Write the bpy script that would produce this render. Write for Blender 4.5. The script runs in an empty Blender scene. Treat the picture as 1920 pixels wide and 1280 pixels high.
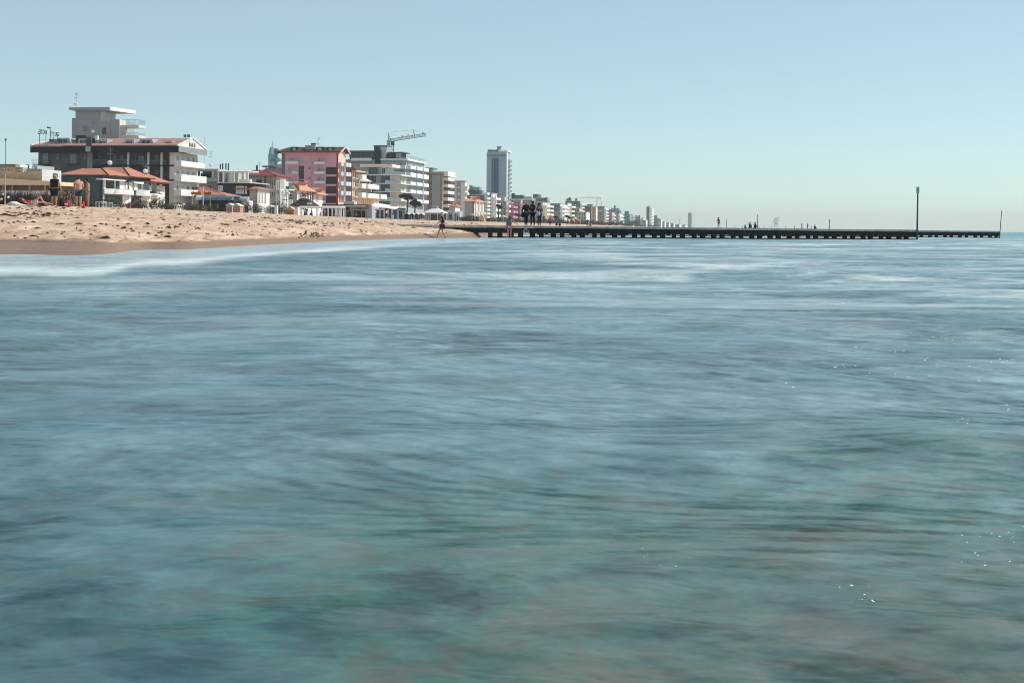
import bpy, bmesh, math, random
from mathutils import Vector, Matrix, noise as mn

S = bpy.context.scene
COL = S.collection
R = math.radians
random.seed(7)

# ------------------------------------------------------------------ camera, sky, sun
F, CX, HY, ROLL, H = 2667.0, 960.0, 428.4, 0.007, 0.65     # lens in photo pixels, horizon, roll, eye height
cam_d = bpy.data.cameras.new('camera')
cam_d.sensor_width = 36.0
cam_d.lens = F / 1920 * 36.0
cam_d.shift_y = -(640 - HY) / 1920
cam_d.clip_start, cam_d.clip_end = 0.05, 90000
cam = bpy.data.objects.new('camera', cam_d)
COL.objects.link(cam)
_c, _s = math.cos(ROLL), math.sin(ROLL)
cam.matrix_world = Matrix(((_c, -_s, 0, 0), (0, 0, -1, 0), (_s, _c, 0, H), (0, 0, 0, 1)))
S.camera = cam

SUN_EL, SUN_AZ = R(43), R(68)                 # azimuth from the view axis towards the sea
W = bpy.data.worlds.new('World'); S.world = W; W.use_nodes = True
nt = W.node_tree
bg = nt.nodes['Background']
sky = nt.nodes.new('ShaderNodeTexSky')
sky.sky_type = 'NISHITA'; sky.sun_disc = False
sky.sun_elevation = SUN_EL; sky.sun_rotation = SUN_AZ
sky.altitude = 0; sky.air_density = 0.6; sky.dust_density = 0.3; sky.ozone_density = 3.0
tint = nt.nodes.new('ShaderNodeMix'); tint.data_type = 'RGBA'; tint.blend_type = 'MULTIPLY'
tint.inputs[0].default_value = 1.0
tint.inputs[7].default_value = (1.0, 1.09, .84, 1)
nt.links.new(sky.outputs[0], tint.inputs[6])
veil = nt.nodes.new('ShaderNodeMix'); veil.data_type = 'RGBA'; veil.inputs[0].default_value = 0.36     # thin even veil of sea haze over the blue
veil.inputs[7].default_value = (5.0, 5.9, 6.6, 1)
nt.links.new(tint.outputs[2], veil.inputs[6])
nt.links.new(veil.outputs[2], bg.inputs['Color'])
bg.inputs['Strength'].default_value = 0.10
sd = bpy.data.lights.new('sun', 'SUN'); sd.energy = 3.3; sd.angle = R(0.5); sd.color = (1.0, 0.955, 0.89)
sun = bpy.data.objects.new('sun', sd); COL.objects.link(sun)
_d = Vector((math.sin(SUN_AZ) * math.cos(SUN_EL), math.cos(SUN_AZ) * math.cos(SUN_EL), math.sin(SUN_EL)))
sun.rotation_euler = _d.to_track_quat('Z', 'Y').to_euler(); sun.location = _d * 200
S.view_settings.view_transform = 'Standard'; S.view_settings.look = 'None'
S.view_settings.exposure = 0.47
S.cycles.use_denoising = True; S.cycles.filter_width = 1.0
S.cycles.volume_bounces = 0; S.cycles.max_bounces = 6; S.cycles.transparent_max_bounces = 12
S.cycles.volume_step_rate = 4
S.cycles.caustics_reflective = False; S.cycles.caustics_refractive = False

# ------------------------------------------------------------------ helpers
def tag(o, label=None, cat=None, group=None, kind=None):
    if label: o['label'] = label
    if cat: o['category'] = cat
    if group: o['group'] = group
    if kind: o['kind'] = kind
    return o
def empty(name, loc, rz=0.0, label=None, cat=None, group=None):
    o = bpy.data.objects.new(name, None); COL.objects.link(o)
    o.empty_display_size = 0.3
    o.location = loc; o.rotation_euler = (0, 0, rz)
    return tag(o, label, cat, group)
def copy_tree(o, parent=None):
    c = o.copy(); COL.objects.link(c)
    if parent: c.parent = parent
    for ch in list(o.children): copy_tree(ch, c)
    return c
def lin(h):
    h = h.lstrip('#'); v = [int(h[i:i+2], 16) / 255 for i in (0, 2, 4)]
    return tuple((x / 12.92 if x <= .04045 else ((x + .055) / 1.055) ** 2.4) for x in v) + (1,)
_mats = {}
def mat(h, rough=.85, var=.14, scale=.5, bump=0.0, bscale=8.0, metal=0.0, stretch=(1, 1, 1), spec=.35, tiles=0.0):
    key = (h, rough, var, scale, bump, bscale, metal, stretch, spec, tiles)
    if key in _mats: return _mats[key]
    m = bpy.data.materials.new('paint_' + h.lstrip('#')); m.use_nodes = True
    t = m.node_tree; p = t.nodes['Principled BSDF']; L = t.links.new; N = t.nodes.new
    p.inputs['Roughness'].default_value = rough; p.inputs['Metallic'].default_value = metal
    p.inputs['Specular IOR Level'].default_value = spec
    tc = N('ShaderNodeTexCoord'); mp = N('ShaderNodeMapping'); mp.inputs['Scale'].default_value = stretch
    L(tc.outputs['Object'], mp.inputs[0])
    nz = N('ShaderNodeTexNoise'); nz.inputs['Scale'].default_value = scale; nz.inputs['Detail'].default_value = 6
    nz.inputs['Roughness'].default_value = .65
    L(mp.outputs[0], nz.inputs['Vector'])
    mr = N('ShaderNodeMapRange'); mr.inputs[1].default_value = .3; mr.inputs[2].default_value = .7
    mr.inputs[3].default_value = 1 - var; mr.inputs[4].default_value = 1 + var * .55
    L(nz.outputs[0], mr.inputs[0])
    mx = N('ShaderNodeMix'); mx.data_type = 'RGBA'; mx.blend_type = 'MULTIPLY'; mx.inputs[0].default_value = 1
    mx.inputs[6].default_value = lin(h)
    L(mr.outputs[0], mx.inputs[7]); col = mx.outputs[2]
    hgt = None
    if tiles:
        wv = N('ShaderNodeTexWave'); wv.inputs['Scale'].default_value = tiles; wv.bands_direction = 'X'
        wv.inputs['Distortion'].default_value = .4
        L(tc.outputs['Object'], wv.inputs[0]); hgt = wv.outputs[1]
        m2 = N('ShaderNodeMix'); m2.data_type = 'RGBA'; m2.blend_type = 'MULTIPLY'; m2.inputs[0].default_value = .35
        L(col, m2.inputs[6]); L(wv.outputs[0], m2.inputs[7]); col = m2.outputs[2]
    L(col, p.inputs['Base Color'])
    if bump or tiles:
        b = N('ShaderNodeBump'); b.inputs['Strength'].default_value = bump or .5; b.inputs['Distance'].default_value = .05
        if hgt is None:
            n2 = N('ShaderNodeTexNoise'); n2.inputs['Scale'].default_value = bscale; n2.inputs['Detail'].default_value = 4
            L(tc.outputs['Object'], n2.inputs['Vector']); hgt = n2.outputs[0]
        L(hgt, b.inputs['Height']); L(b.outputs[0], p.inputs['Normal'])
    _mats[key] = m
    return m
def glass(h='#16242a', rough=.12):
    return mat(h, rough, .35, .35, spec=.6)
def foliage(h):
    key = ('leaf', h)
    if key in _mats: return _mats[key]
    m = bpy.data.materials.new('leaf_' + h.lstrip('#')); m.use_nodes = True
    t = m.node_tree; p = t.nodes['Principled BSDF']
    p.inputs['Roughness'].default_value = .6
    g = t.nodes.new('ShaderNodeNewGeometry'); mr = t.nodes.new('ShaderNodeMapRange')
    mr.inputs[3].default_value = .45; mr.inputs[4].default_value = 1.5
    t.links.new(g.outputs['Random Per Island'], mr.inputs[0])
    mx = t.nodes.new('ShaderNodeMix'); mx.data_type = 'RGBA'; mx.blend_type = 'MULTIPLY'; mx.inputs[0].default_value = 1
    mx.inputs[6].default_value = lin(h); t.links.new(mr.outputs[0], mx.inputs[7])
    t.links.new(mx.outputs[2], p.inputs['Base Color'])
    _mats[key] = m
    return m

class MB:
    """collects boxes, prisms and tubes into one mesh"""
    def __init__(s): s.v, s.f = [], []
    def add(s, vs, fs):
        k = len(s.v); s.v += [tuple(v) for v in vs]; s.f += [tuple(i + k for i in f) for f in fs]; return s
    def box(s, x0, x1, y0, y1, z0, z1):
        if x0 > x1: x0, x1 = x1, x0
        if y0 > y1: y0, y1 = y1, y0
        if z0 > z1: z0, z1 = z1, z0
        return s.add([(x0,y0,z0),(x1,y0,z0),(x1,y1,z0),(x0,y1,z0),(x0,y0,z1),(x1,y0,z1),(x1,y1,z1),(x0,y1,z1)],
                     [(0,3,2,1),(4,5,6,7),(0,1,5,4),(1,2,6,5),(2,3,7,6),(3,0,4,7)])
    def hull(s, bot, top):
        n = len(bot)
        return s.add(list(bot) + list(top), [tuple(range(n))[::-1], tuple(range(n, 2*n))] +
                     [(i, (i+1) % n, n + (i+1) % n, n + i) for i in range(n)])
    def prism(s, poly, axis, a, b):
        """poly of 2-D points; axis 'x': points are (y,z), 'y': (x,z), 'z': (x,y)"""
        f = {'x': lambda p, t: (t, p[0], p[1]), 'y': lambda p, t: (p[0], t, p[1]), 'z': lambda p, t: (p[0], p[1], t)}[axis]
        return s.hull([f(p, a) for p in poly], [f(p, b) for p in poly])
    def tube(s, a, b, r0, r1=None, n=8):
        a, b = Vector(a), Vector(b); r1 = r0 if r1 is None else r1
        d = (b - a).normalized(); u = d.orthogonal().normalized(); w = d.cross(u)
        cs = [(math.cos(2*math.pi*i/n), math.sin(2*math.pi*i/n)) for i in range(n)]
        return s.hull([a + (u*c + w*q)*r0 for c, q in cs], [b + (u*c + w*q)*r1 for c, q in cs])
    def path(s, pts, r, n=6):
        for i in range(len(pts)-1):
            r0 = r[i] if isinstance(r, (list, tuple)) else r; r1 = r[i+1] if isinstance(r, (list, tuple)) else r
            s.tube(pts[i], pts[i+1], r0, r1, n)
        return s
    def hip(s, x0, x1, y0, y1, z0, zr, ix, iy, t=.18):
        """hip roof over a rectangle, ridge inset by ix/iy"""
        top = [(x0+ix, y0+iy, zr), (x1-ix, y0+iy, zr), (x1-ix, y1-iy, zr), (x0+ix, y1-iy, zr)]
        s.box(x0, x1, y0, y1, z0 - t, z0 - .001)
        return s.add([(x0,y0,z0),(x1,y0,z0),(x1,y1,z0),(x0,y1,z0)] + top,
                     [(0,1,5,4),(1,2,6,5),(2,3,7,6),(3,0,4,7),(4,5,6,7),(3,2,1,0)])
    def lathe(s, prof, n=14, c=(0, 0, 0)):
        k = len(s.v); m = len(prof)
        for r, z in prof:
            for i in range(n):
                a = 2*math.pi*i/n; s.v.append((c[0]+r*math.cos(a), c[1]+r*math.sin(a), c[2]+z))
        for j in range(m-1):
            for i in range(n):
                s.f.append((k+j*n+i, k+j*n+(i+1) % n, k+(j+1)*n+(i+1) % n, k+(j+1)*n+i))
        s.f.append(tuple(k+i for i in range(n))[::-1]); s.f.append(tuple(k+(m-1)*n+i for i in range(n)))
        return s
    def build(s, name, m=None, parent=None, smooth=False):
        me = bpy.data.meshes.new(name); me.from_pydata(s.v, [], s.f); me.update()
        bm = bmesh.new(); bm.from_mesh(me); bmesh.ops.recalc_face_normals(bm, faces=bm.faces); bm.to_mesh(me); bm.free()
        if smooth: me.polygons.foreach_set('use_smooth', [True]*len(me.polygons))
        if m: me.materials.append(m)
        o = bpy.data.objects.new(name, me); COL.objects.link(o)
        if parent: o.parent = parent
        return o
def raw(name, v, f, m, parent=None, smooth=True):
    me = bpy.data.meshes.new(name); me.from_pydata(v, [], f); me.update()
    if smooth: me.polygons.foreach_set('use_smooth', [True]*len(me.polygons))
    if m: me.materials.append(m)
    o = bpy.data.objects.new(name, me); COL.objects.link(o)
    if parent: o.parent = parent
    return o

def ray(px, py):
    dx, dy = (px - CX) / F, (HY - py) / F
    return dx*_c - dy*_s, dx*_s + dy*_c          # x and z per metre of distance
def interp(t, x):
    if x <= t[0][0]: return t[0][1] + (x - t[0][0]) * (t[1][1]-t[0][1]) / (t[1][0]-t[0][0]) * .5
    for (a, b), (c, d) in zip(t, t[1:]):
        if x <= c: return b + (d-b) * (x-a) / (c-a)
    return t[-1][1]

# ------------------------------------------------------------------ lie of the land (metres; bearing given as a slope in lens units)
T_DW = [(0, 31), (62, 31.5), (110, 30.6), (165, 31), (215, 33), (255, 38.5), (300, 39.5), (350, 39.5), (480, 50), (560, 58), (640, 68), (725, 79), (780, 87),
        (860, 93), (905, 101), (940, 116), (1000, 152), (1100, 262), (1200, 520), (1300, 1300), (1400, 5200), (1500, 30000)]
T_Q = [(0, 38.2), (170, 34.6), (330, 30.3), (480, 25.2), (620, 20.0), (700, 17.2), (850, 13.2), (950, 11.6), (1020, 10.2), (1100, 8.2),
       (1200, 5.4), (1300, 3.2), (1400, 1.4), (1500, .5)]
T_P = [(0, 2.0), (480, 3.0), (780, 4.6), (900, 4.0), (1000, 3.0), (1500, 2.0)]
T_WET = [(0, .27), (170, .26), (255, .15), (480, .16), (780, .2), (900, .25)]      # upper limit of the wet sand
CREST = 1.1
def dwater(px): return max(6, sum(interp(T_DW, px+k) for k in (-24, -12, 0, 12, 24))/5)
def qcrest(px): return max(.3, interp(T_Q, px))
def dcrest(px): return max(dwater(px)*1.25, F*CREST/qcrest(px))
def ucoef(px): return max(.08, .30 - .0003*max(0, px))
def udist(px, u):
    """distance of the beach surface on a bearing: u = 0 at the water, 1 on the crest"""
    c = ucoef(px); return dwater(px)*(dcrest(px)/dwater(px))**(c*u + (1-c)*u**max(1.2, interp(T_P, px)))
def land(px, D):
    """height of the beach and the town's ground on a bearing"""
    dw, dc, q = dwater(px), dcrest(px), qcrest(px)
    if D >= dc: return H + q*D/F*.985 + (0.02*q*dc/F)
    if D <= dw: return -.035*(dw-D) if D > dw-30 else -1.05
    t = math.log(D/dw)/math.log(dc/dw); c, p = ucoef(px), max(1.2, interp(T_P, px)); a, b = 0.0, 1.0
    for _ in range(18):
        u = (a+b)/2
        if c*u + (1-c)*u**p < t: a = u
        else: b = u
    q0 = -H*F/dw
    return H + (q0 + (q-q0)*u)*D/F
def gz(X, Y): return land(CX + F*X/Y, Y)
def pos(px, D):
    X = (px-CX)/F*D
    return X, D, land(px, D)
# ------------------------------------------------------------------ beach and ground
def beach_material():
    m = bpy.data.materials.new('sand'); m.use_nodes = True
    t = m.node_tree; p = t.nodes['Principled BSDF']; L = t.links.new; N = t.nodes.new
    tc = N('ShaderNodeTexCoord')
    wet = N('ShaderNodeAttribute'); wet.attribute_name = 'wet'
    n1 = N('ShaderNodeTexNoise'); n1.inputs['Scale'].default_value = .9; n1.inputs['Detail'].default_value = 8; n1.inputs['Roughness'].default_value = .7
    mp = N('ShaderNodeMapping'); mp.inputs['Scale'].default_value = (1.5, .5, 1)
    L(tc.outputs['Object'], mp.inputs[0]); L(mp.outputs[0], n1.inputs['Vector'])
    cr = N('ShaderNodeValToRGB'); e = cr.color_ramp.elements
    e[0].position = .30; e[0].color = lin('#a5876c'); e[1].position = .62; e[1].color = lin('#d6bca6')
    L(n1.outputs[0], cr.inputs[0])
    mw = N('ShaderNodeMix'); mw.data_type = 'RGBA'; mw.inputs[7].default_value = lin('#846850')
    L(wet.outputs['Fac'], mw.inputs[0]); L(cr.outputs[0], mw.inputs[6])
    n2 = N('ShaderNodeTexNoise'); n2.inputs['Scale'].default_value = 1.0; n2.inputs['Detail'].default_value = 7; n2.inputs['Roughness'].default_value = .75
    mp2 = N('ShaderNodeMapping'); mp2.inputs['Scale'].default_value = (1.7, .42, 1); L(tc.outputs['Object'], mp2.inputs[0]); L(mp2.outputs[0], n2.inputs['Vector'])
    cd = N('ShaderNodeValToRGB'); d = cd.color_ramp.elements
    d[0].position = .47; d[0].color = (0, 0, 0, 1); d[1].position = .60; d[1].color = (1, 1, 1, 1)
    L(n2.outputs[0], cd.inputs[0])
    wr = N('ShaderNodeAttribute'); wr.attribute_name = 'wrack_holes'
    ml = N('ShaderNodeMath'); ml.operation = 'MULTIPLY'; L(cd.outputs[0], ml.inputs[0]); L(wr.outputs['Fac'], ml.inputs[1])
    m3 = N('ShaderNodeMix'); m3.data_type = 'RGBA'; m3.inputs[7].default_value = lin('#62493a')
    L(ml.outputs[0], m3.inputs[0]); L(mw.outputs[2], m3.inputs[6]); L(m3.outputs[2], p.inputs['Base Color'])
    rr = N('ShaderNodeMapRange'); rr.inputs[3].default_value = .95; rr.inputs[4].default_value = .42
    L(wet.outputs['Fac'], rr.inputs[0]); L(rr.outputs[0], p.inputs['Roughness'])
    b = N('ShaderNodeBump'); b.inputs['Strength'].default_value = .9; b.inputs['Distance'].default_value = .12
    L(n1.outputs[0], b.inputs['Height']); L(b.outputs[0], p.inputs['Normal'])
    p.inputs['Specular IOR Level'].default_value = .25
    return m
def build_beach():
    pxs = [-2600, -1900, -1400, -1050, -800, -600, -450, -330, -240, -170, -110, -70, -40] + list(range(-20, 960, 4)) + \
          list(range(960, 1440, 12)) + [1460, 1500, 1560]
    us = [i/130 for i in range(131)]
    v, wet, wrack_holes, cols = [], [], [], []
    for px in pxs:
        dw, dc = dwater(px), dcrest(px)
        p = max(1.2, interp(T_P, px)); col = []
        for D in (max(3, dw-60), max(3.5, dw-30), max(4, dw-12), max(4.5, dw-4), dw-1.2):
            col.append(len(v)); v.append(((px-CX)/F*D, D, land(px, D)-.02)); wet.append(1); wrack_holes.append(0)
        for u in us:
            D = udist(px, u); X = (px-CX)/F*D; z = land(px, D)
            wu = interp(T_WET, px) + .012*mn.noise(Vector((px*.03, 1, 1))); k = min(1, max(0, (u-wu)/.05))
            n = mn.fractal(Vector((X*.9, D*.7, 0)), .9, 2.1, 5); n2 = mn.noise(Vector((X*2.6, D*1.1, 4)))
            n3 = mn.noise(Vector((X*.23, D*.31, 9)))
            near = min(1.0, 60/D)
            z += k*(.075*n + .06*n2 + .045*n3)*(.5+.5*near)*(1 if u < .97 else .6) + (.03 if wu < u < wu+.07 else 0)
            z += .012*n3*(1-k)
            col.append(len(v)); v.append((X, D, z)); wet.append(1-k)
            wrack_holes.append(k*max(math.exp(-((u-wu-.04)/.035)**2), .75*math.exp(-((u-wu-.15)/.03)**2), .55*math.exp(-((u-.78)/.09)**2), .30))  # band below the crest darkens the sand like shaded footprint holes
        for g in [1.004, 1.012, 1.03, 1.06, 1.1, 1.16, 1.25, 1.4, 1.6, 1.9, 2.3, 2.9, 3.8, 5, 7, 10, 16, 26, 40, 60]:
            D = dc*g; X = (px-CX)/F*D
            col.append(len(v)); v.append((X, D, land(px, D)-.25*(1-math.exp(-(g-1)*4))*0)); wet.append(0); wrack_holes.append(.2)
        cols.append(col)
    f = [(a[j], b[j], b[j+1], a[j+1]) for a, b in zip(cols, cols[1:]) for j in range(len(a)-1)]
    o = raw('beach', v, f, beach_material())
    for nm, dat in (('wet', wet), ('wrack_holes', wrack_holes)):
        at = o.data.attributes.new(nm, 'FLOAT', 'POINT'); at.data.foreach_set('value', dat)
    tag(o, kind='structure')
build_beach()

# ground sheet under everything, to the horizon
g = MB(); g.box(-60000, 60000, -60000, 60000, -3.2, -2.9)
tag(g.build('seabed', mat('#6f6a55', .9, .3, .05)), kind='structure')

# ------------------------------------------------------------------ water
def water_material():
    m = bpy.data.materials.new('sea_water'); m.use_nodes = True
    t = m.node_tree; p = t.nodes['Principled BSDF']; L = t.links.new; N = t.nodes.new
    tc = N('ShaderNodeTexCoord')
    def noise(sc, det, ro, st=(1, 1, 1), dist=0.0):
        mp = N('ShaderNodeMapping'); mp.inputs['Scale'].default_value = st; L(tc.outputs['Object'], mp.inputs[0])
        n = N('ShaderNodeTexNoise'); n.inputs['Scale'].default_value = sc; n.inputs['Detail'].default_value = det
        n.inputs['Roughness'].default_value = ro; n.inputs['Distortion'].default_value = dist
        L(mp.outputs[0], n.inputs['Vector']); return n.outputs[0]
    def ramp(fac, stops):
        c = N('ShaderNodeValToRGB'); e = c.color_ramp.elements
        while len(e) < len(stops): e.new(.5)
        for i, (q, h) in enumerate(stops): e[i].position = q; e[i].color = lin(h) if isinstance(h, str) else (h, h, h, 1)
        L(fac, c.inputs[0]); return c.outputs[0]
    def mix(fac, a, b):
        x = N('ShaderNodeMix'); x.data_type = 'RGBA'
        if isinstance(fac, float): x.inputs[0].default_value = fac
        else: L(fac, x.inputs[0])
        for k, q in ((6, a), (7, b)):
            if isinstance(q, str): x.inputs[k].default_value = lin(q)
            else: L(q, x.inputs[k])
        return x.outputs[2]
    def attr(n): a = N('ShaderNodeAttribute'); a.attribute_name = n; return a.outputs['Fac']
    def math_(op, a, b):
        x = N('ShaderNodeMath'); x.operation = op
        for k, q in ((0, a), (1, b)):
            if isinstance(q, float): x.inputs[k].default_value = q
            else: L(q, x.inputs[k])
        return x.outputs[0]
    # clear water over weed and sand near by, grey-green open water beyond
    bed = ramp(noise(3.4, 7, .74, (.9, 1, 1), .5), [(.38, '#172b29'), (.45, '#173f39'), (.51, '#225c4c'), (.57, '#3c4c3a'), (.66, '#4e4738')])
    deep = ramp(noise(.7, 8, .78, (.9, 1, 1), .5), [(.40, '#1c353b'), (.60, '#46707a')])
    sandy = ramp(noise(4.0, 7, .74, (.9, 1, 1), .5), [(.40, '#1d2a26'), (.50, '#3c4234'), (.60, '#594f3c')])
    bed = mix(attr('sandy'), bed, sandy)
    col = mix(attr('shallow'), deep, bed)
    col = mix(attr('open'), col, '#17717f')
    # thin milky veils of spent foam, also painting in light off the water, at every size from metres to centimetres
    v1 = ramp(noise(.5, 9, .80, (.9, 1, 1), .6), [(.44, 0.0), (.60, 1.0)])
    v2 = ramp(noise(3.2, 6, .74, (.85, 1, 1), .5), [(.43, 0.0), (.62, 1.0)])
    veil = math_('MULTIPLY', math_('ADD', math_('MULTIPLY', v1, .55), math_('MULTIPLY', v2, .45)), attr('veil'))
    col = mix(veil, col, '#9fbcc4')
    fn = ramp(noise(.22, 10, .74, (.8, 1, 1), .8), [(.46, 0.0), (.64, 1.0)])
    fo = math_('MULTIPLY', attr('foam'), fn)
    fn2 = ramp(noise(1.1, 6, .6, (.3, 1, 1)), [(.3, .5), (.55, 1.0)])
    sf = math_('MULTIPLY', attr('surf'), fn2)
    col = mix(math_('MAXIMUM', fo, sf), col, '#d6dcda')
    col = mix(math_('MULTIPLY', attr('film'), .45), col, '#c3d0d4')
    L(col, p.inputs['Base Color'])
    p.inputs['IOR'].default_value = 1.33
    r0 = N('ShaderNodeMapRange'); r0.inputs[3].default_value = .34; r0.inputs[4].default_value = .12; L(attr('film'), r0.inputs[0])
    L(math_('ADD', r0.outputs[0], math_('MULTIPLY', veil, .25)), p.inputs['Roughness'])
    L(math_('SUBTRACT', .5, math_('MULTIPLY', veil, .38)), p.inputs['Specular IOR Level'])
    b = N('ShaderNodeBump'); b.inputs['Strength'].default_value = 1.0; b.inputs['Distance'].default_value = .22
    h = math_('ADD', noise(.8, 4, .62, (.8, 1, 1), .4), math_('MULTIPLY', noise(5.0, 3, .6, (.85, 1, 1), .3), .075))
    L(h, b.inputs['Height']); L(b.outputs[0], p.inputs['Normal'])
    return m
def build_water():
    rows = []; D = .8
    while D < 9: rows.append(D); D *= 1.016
    while D < 140: rows.append(D); D *= 1.013
    while D < 60000: rows.append(D); D *= 1.16
    angs = [R(a) for a in (-175, -150, -120, -95, -75, -60, -48, -38, -31, -26)] + [R(-22 + 44*i/230) for i in range(231)] + \
           [R(a) for a in (26, 31, 38, 48, 60, 75, 95, 120, 150, 175)]
    v, att = [], {k: [] for k in ('foam', 'shallow', 'surf', 'film', 'open', 'veil', 'sandy')}
    for r in rows:
        for a in angs:
            X, Y = r*math.sin(a), r*math.cos(a)
            px = CX + F*X/max(Y, .3) if Y > 0 else (-5000 if X < 0 else 6000)
            z = 0.0; right = max(0, min(1, (px+300)/1900))
            for lam, amp in ((.4, .005), (1.0, .015), (2.6, .036), (7.5, .055)):
                if lam > r*.03: z += amp*mn.noise(Vector((X/lam*.55, Y/lam, lam*3)))
            dw = dwater(px) if Y > 0 else 1e6
            near = 0.0
            if px < 1000:
                t = (dw - Y)/dw                        # 0 at the water's edge
                wob = .035*mn.noise(Vector((X*.25, Y*.1, 2))) + .02*mn.noise(Vector((X*.9, Y*.3, 5)))
                near = max(0, min(1, (.37+wob-t)/.06))
                wide = .055 + .03*mn.noise(Vector((X*.12, 0, 7)))
                sf = math.exp(-((t-.335+wob)/max(.025, wide))**2) + .75*math.exp(-(t/.012)**2)
                sf *= max(0, min(1, (900-px)/300)) if t > -.1 else 0
                z *= 1 - .9*near
                if t < -.03: z -= .05
            else: sf = 0
            v.append((X, Y, z))
            att['surf'].append(sf); att['film'].append(near)
            big = mn.fractal(Vector((X*.05, Y*.035, 3)), .9, 2, 4)
            right = max(0, min(1, (px+300)/1900))
            fo = (.12 + .95*right)*max(0, min(1, (Y-3.5)/14))*max(0, min(1, .6+1.2*big))*max(0, min(1, (330-Y)/200))
            att['foam'].append(fo*(1-near))
            shl = max(0, min(1, (4.3 - r + 1.6*right + 2.0*mn.noise(Vector((X*.5, Y*.35, 1))))/2.6))*(.35+.65*max(0, min(1, (px-150)/700)))
            att['shallow'].append(shl)
            att['sandy'].append(max(0, min(1, (px-500)/1000))*max(0, min(1, (3.3 - r + 1.2*mn.noise(Vector((X*.9, Y*.6, 12))))/1.2)))
            att['veil'].append((1+.35*max(0, min(1, (r-7)/8)))*max(0, min(1, .22+.48*right+.25*mn.fractal(Vector((X*.3, Y*.22, 8)), .9, 2, 3)))*max(.25, min(1, (r-1.2)/3.0)))  # stronger to the right and far off, painting brighter light there
            att['open'].append(max(0, min(1, (Y-95)/120)))
    n = len(angs)
    f = [(j*n+i, j*n+i+1, (j+1)*n+i+1, (j+1)*n+i) for j in range(len(rows)-1) for i in range(n-1)]
    f += [(j*n+n-1, j*n, (j+1)*n, (j+1)*n+n-1) for j in range(len(rows)-1)]
    k = len(v); v.append((0, 0, 0))
    for q in att.values(): q.append(0.0)
    f += [(k, i+1, i) for i in range(n-1)] + [(k, 0, n-1)]
    f = [tuple(reversed(q)) for q in f]
    o = raw('sea', v, f, water_material())
    bm = bmesh.new(); bm.from_mesh(o.data); bmesh.ops.recalc_face_normals(bm, faces=bm.faces)
    bm.faces.ensure_lookup_table()
    if bm.faces[0].normal.z < 0: bmesh.ops.reverse_faces(bm, faces=bm.faces)
    bm.to_mesh(o.data); bm.free()
    for nm, dat in att.items():
        a = o.data.attributes.new(nm, 'FLOAT', 'POINT'); a.data.foreach_set('value', dat)
    tag(o, kind='structure')
build_water()
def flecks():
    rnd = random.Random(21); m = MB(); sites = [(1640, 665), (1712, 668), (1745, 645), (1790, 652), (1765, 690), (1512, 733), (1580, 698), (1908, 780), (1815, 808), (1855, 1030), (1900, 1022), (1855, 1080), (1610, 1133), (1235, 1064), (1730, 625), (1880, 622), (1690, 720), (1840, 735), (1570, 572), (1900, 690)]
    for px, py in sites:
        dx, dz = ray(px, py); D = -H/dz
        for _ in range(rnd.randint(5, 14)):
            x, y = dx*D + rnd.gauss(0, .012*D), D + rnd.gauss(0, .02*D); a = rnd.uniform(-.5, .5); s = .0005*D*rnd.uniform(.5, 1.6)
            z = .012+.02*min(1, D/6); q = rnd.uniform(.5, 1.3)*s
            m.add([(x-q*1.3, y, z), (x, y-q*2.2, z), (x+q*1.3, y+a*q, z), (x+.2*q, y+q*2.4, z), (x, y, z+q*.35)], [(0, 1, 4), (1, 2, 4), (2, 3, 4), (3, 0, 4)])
    tag(m.build('glint_flecks', mat('#e9eeec', .4, .05)), kind='stuff')  # pale slivers modelled as the sun's glints on the water
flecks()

# distant hills and haze
hl = []
for i in range(80):
    px = 1225 + i*2.2; D = 7000; k = i/79
    hgt = max(2, 24*(1-k)**.5*(.75+.5*mn.noise(Vector((px*.05, 0, 0)))) + 6*mn.noise(Vector((px*.2, 3, 0))))
    hl.append(((px-CX)/F*D, D, hgt))
v = [(x, y, -1) for x, y, z in hl] + [(x, y+40, z) for x, y, z in hl] + [(x, y+900, -1) for x, y, z in hl]
n = len(hl)
f = [(i, i+1, n+i+1, n+i) for i in range(n-1)] + [(n+i, n+i+1, 2*n+i+1, 2*n+i) for i in range(n-1)]
tag(raw('hills', v, f, mat('#31463c', .95, .4, .02)), kind='structure')

hz = MB(); hz.box(-3000, 8000, -60, 9000, -4.4, 95)
ho = hz.build('haze'); hm = bpy.data.materials.new('haze'); hm.use_nodes = True
t = hm.node_tree; t.nodes.remove(t.nodes['Principled BSDF'])
pv = t.nodes.new('ShaderNodeVolumePrincipled'); pv.inputs['Color'].default_value = (.98, 1, 1, 1)
pv.inputs['Density'].default_value = .00013; pv.inputs['Anisotropy'].default_value = 0
t.links.new(pv.outputs[0], t.nodes['Material Output'].inputs['Volume'])
ho.data.materials.append(hm); tag(ho, kind='stuff')

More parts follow.
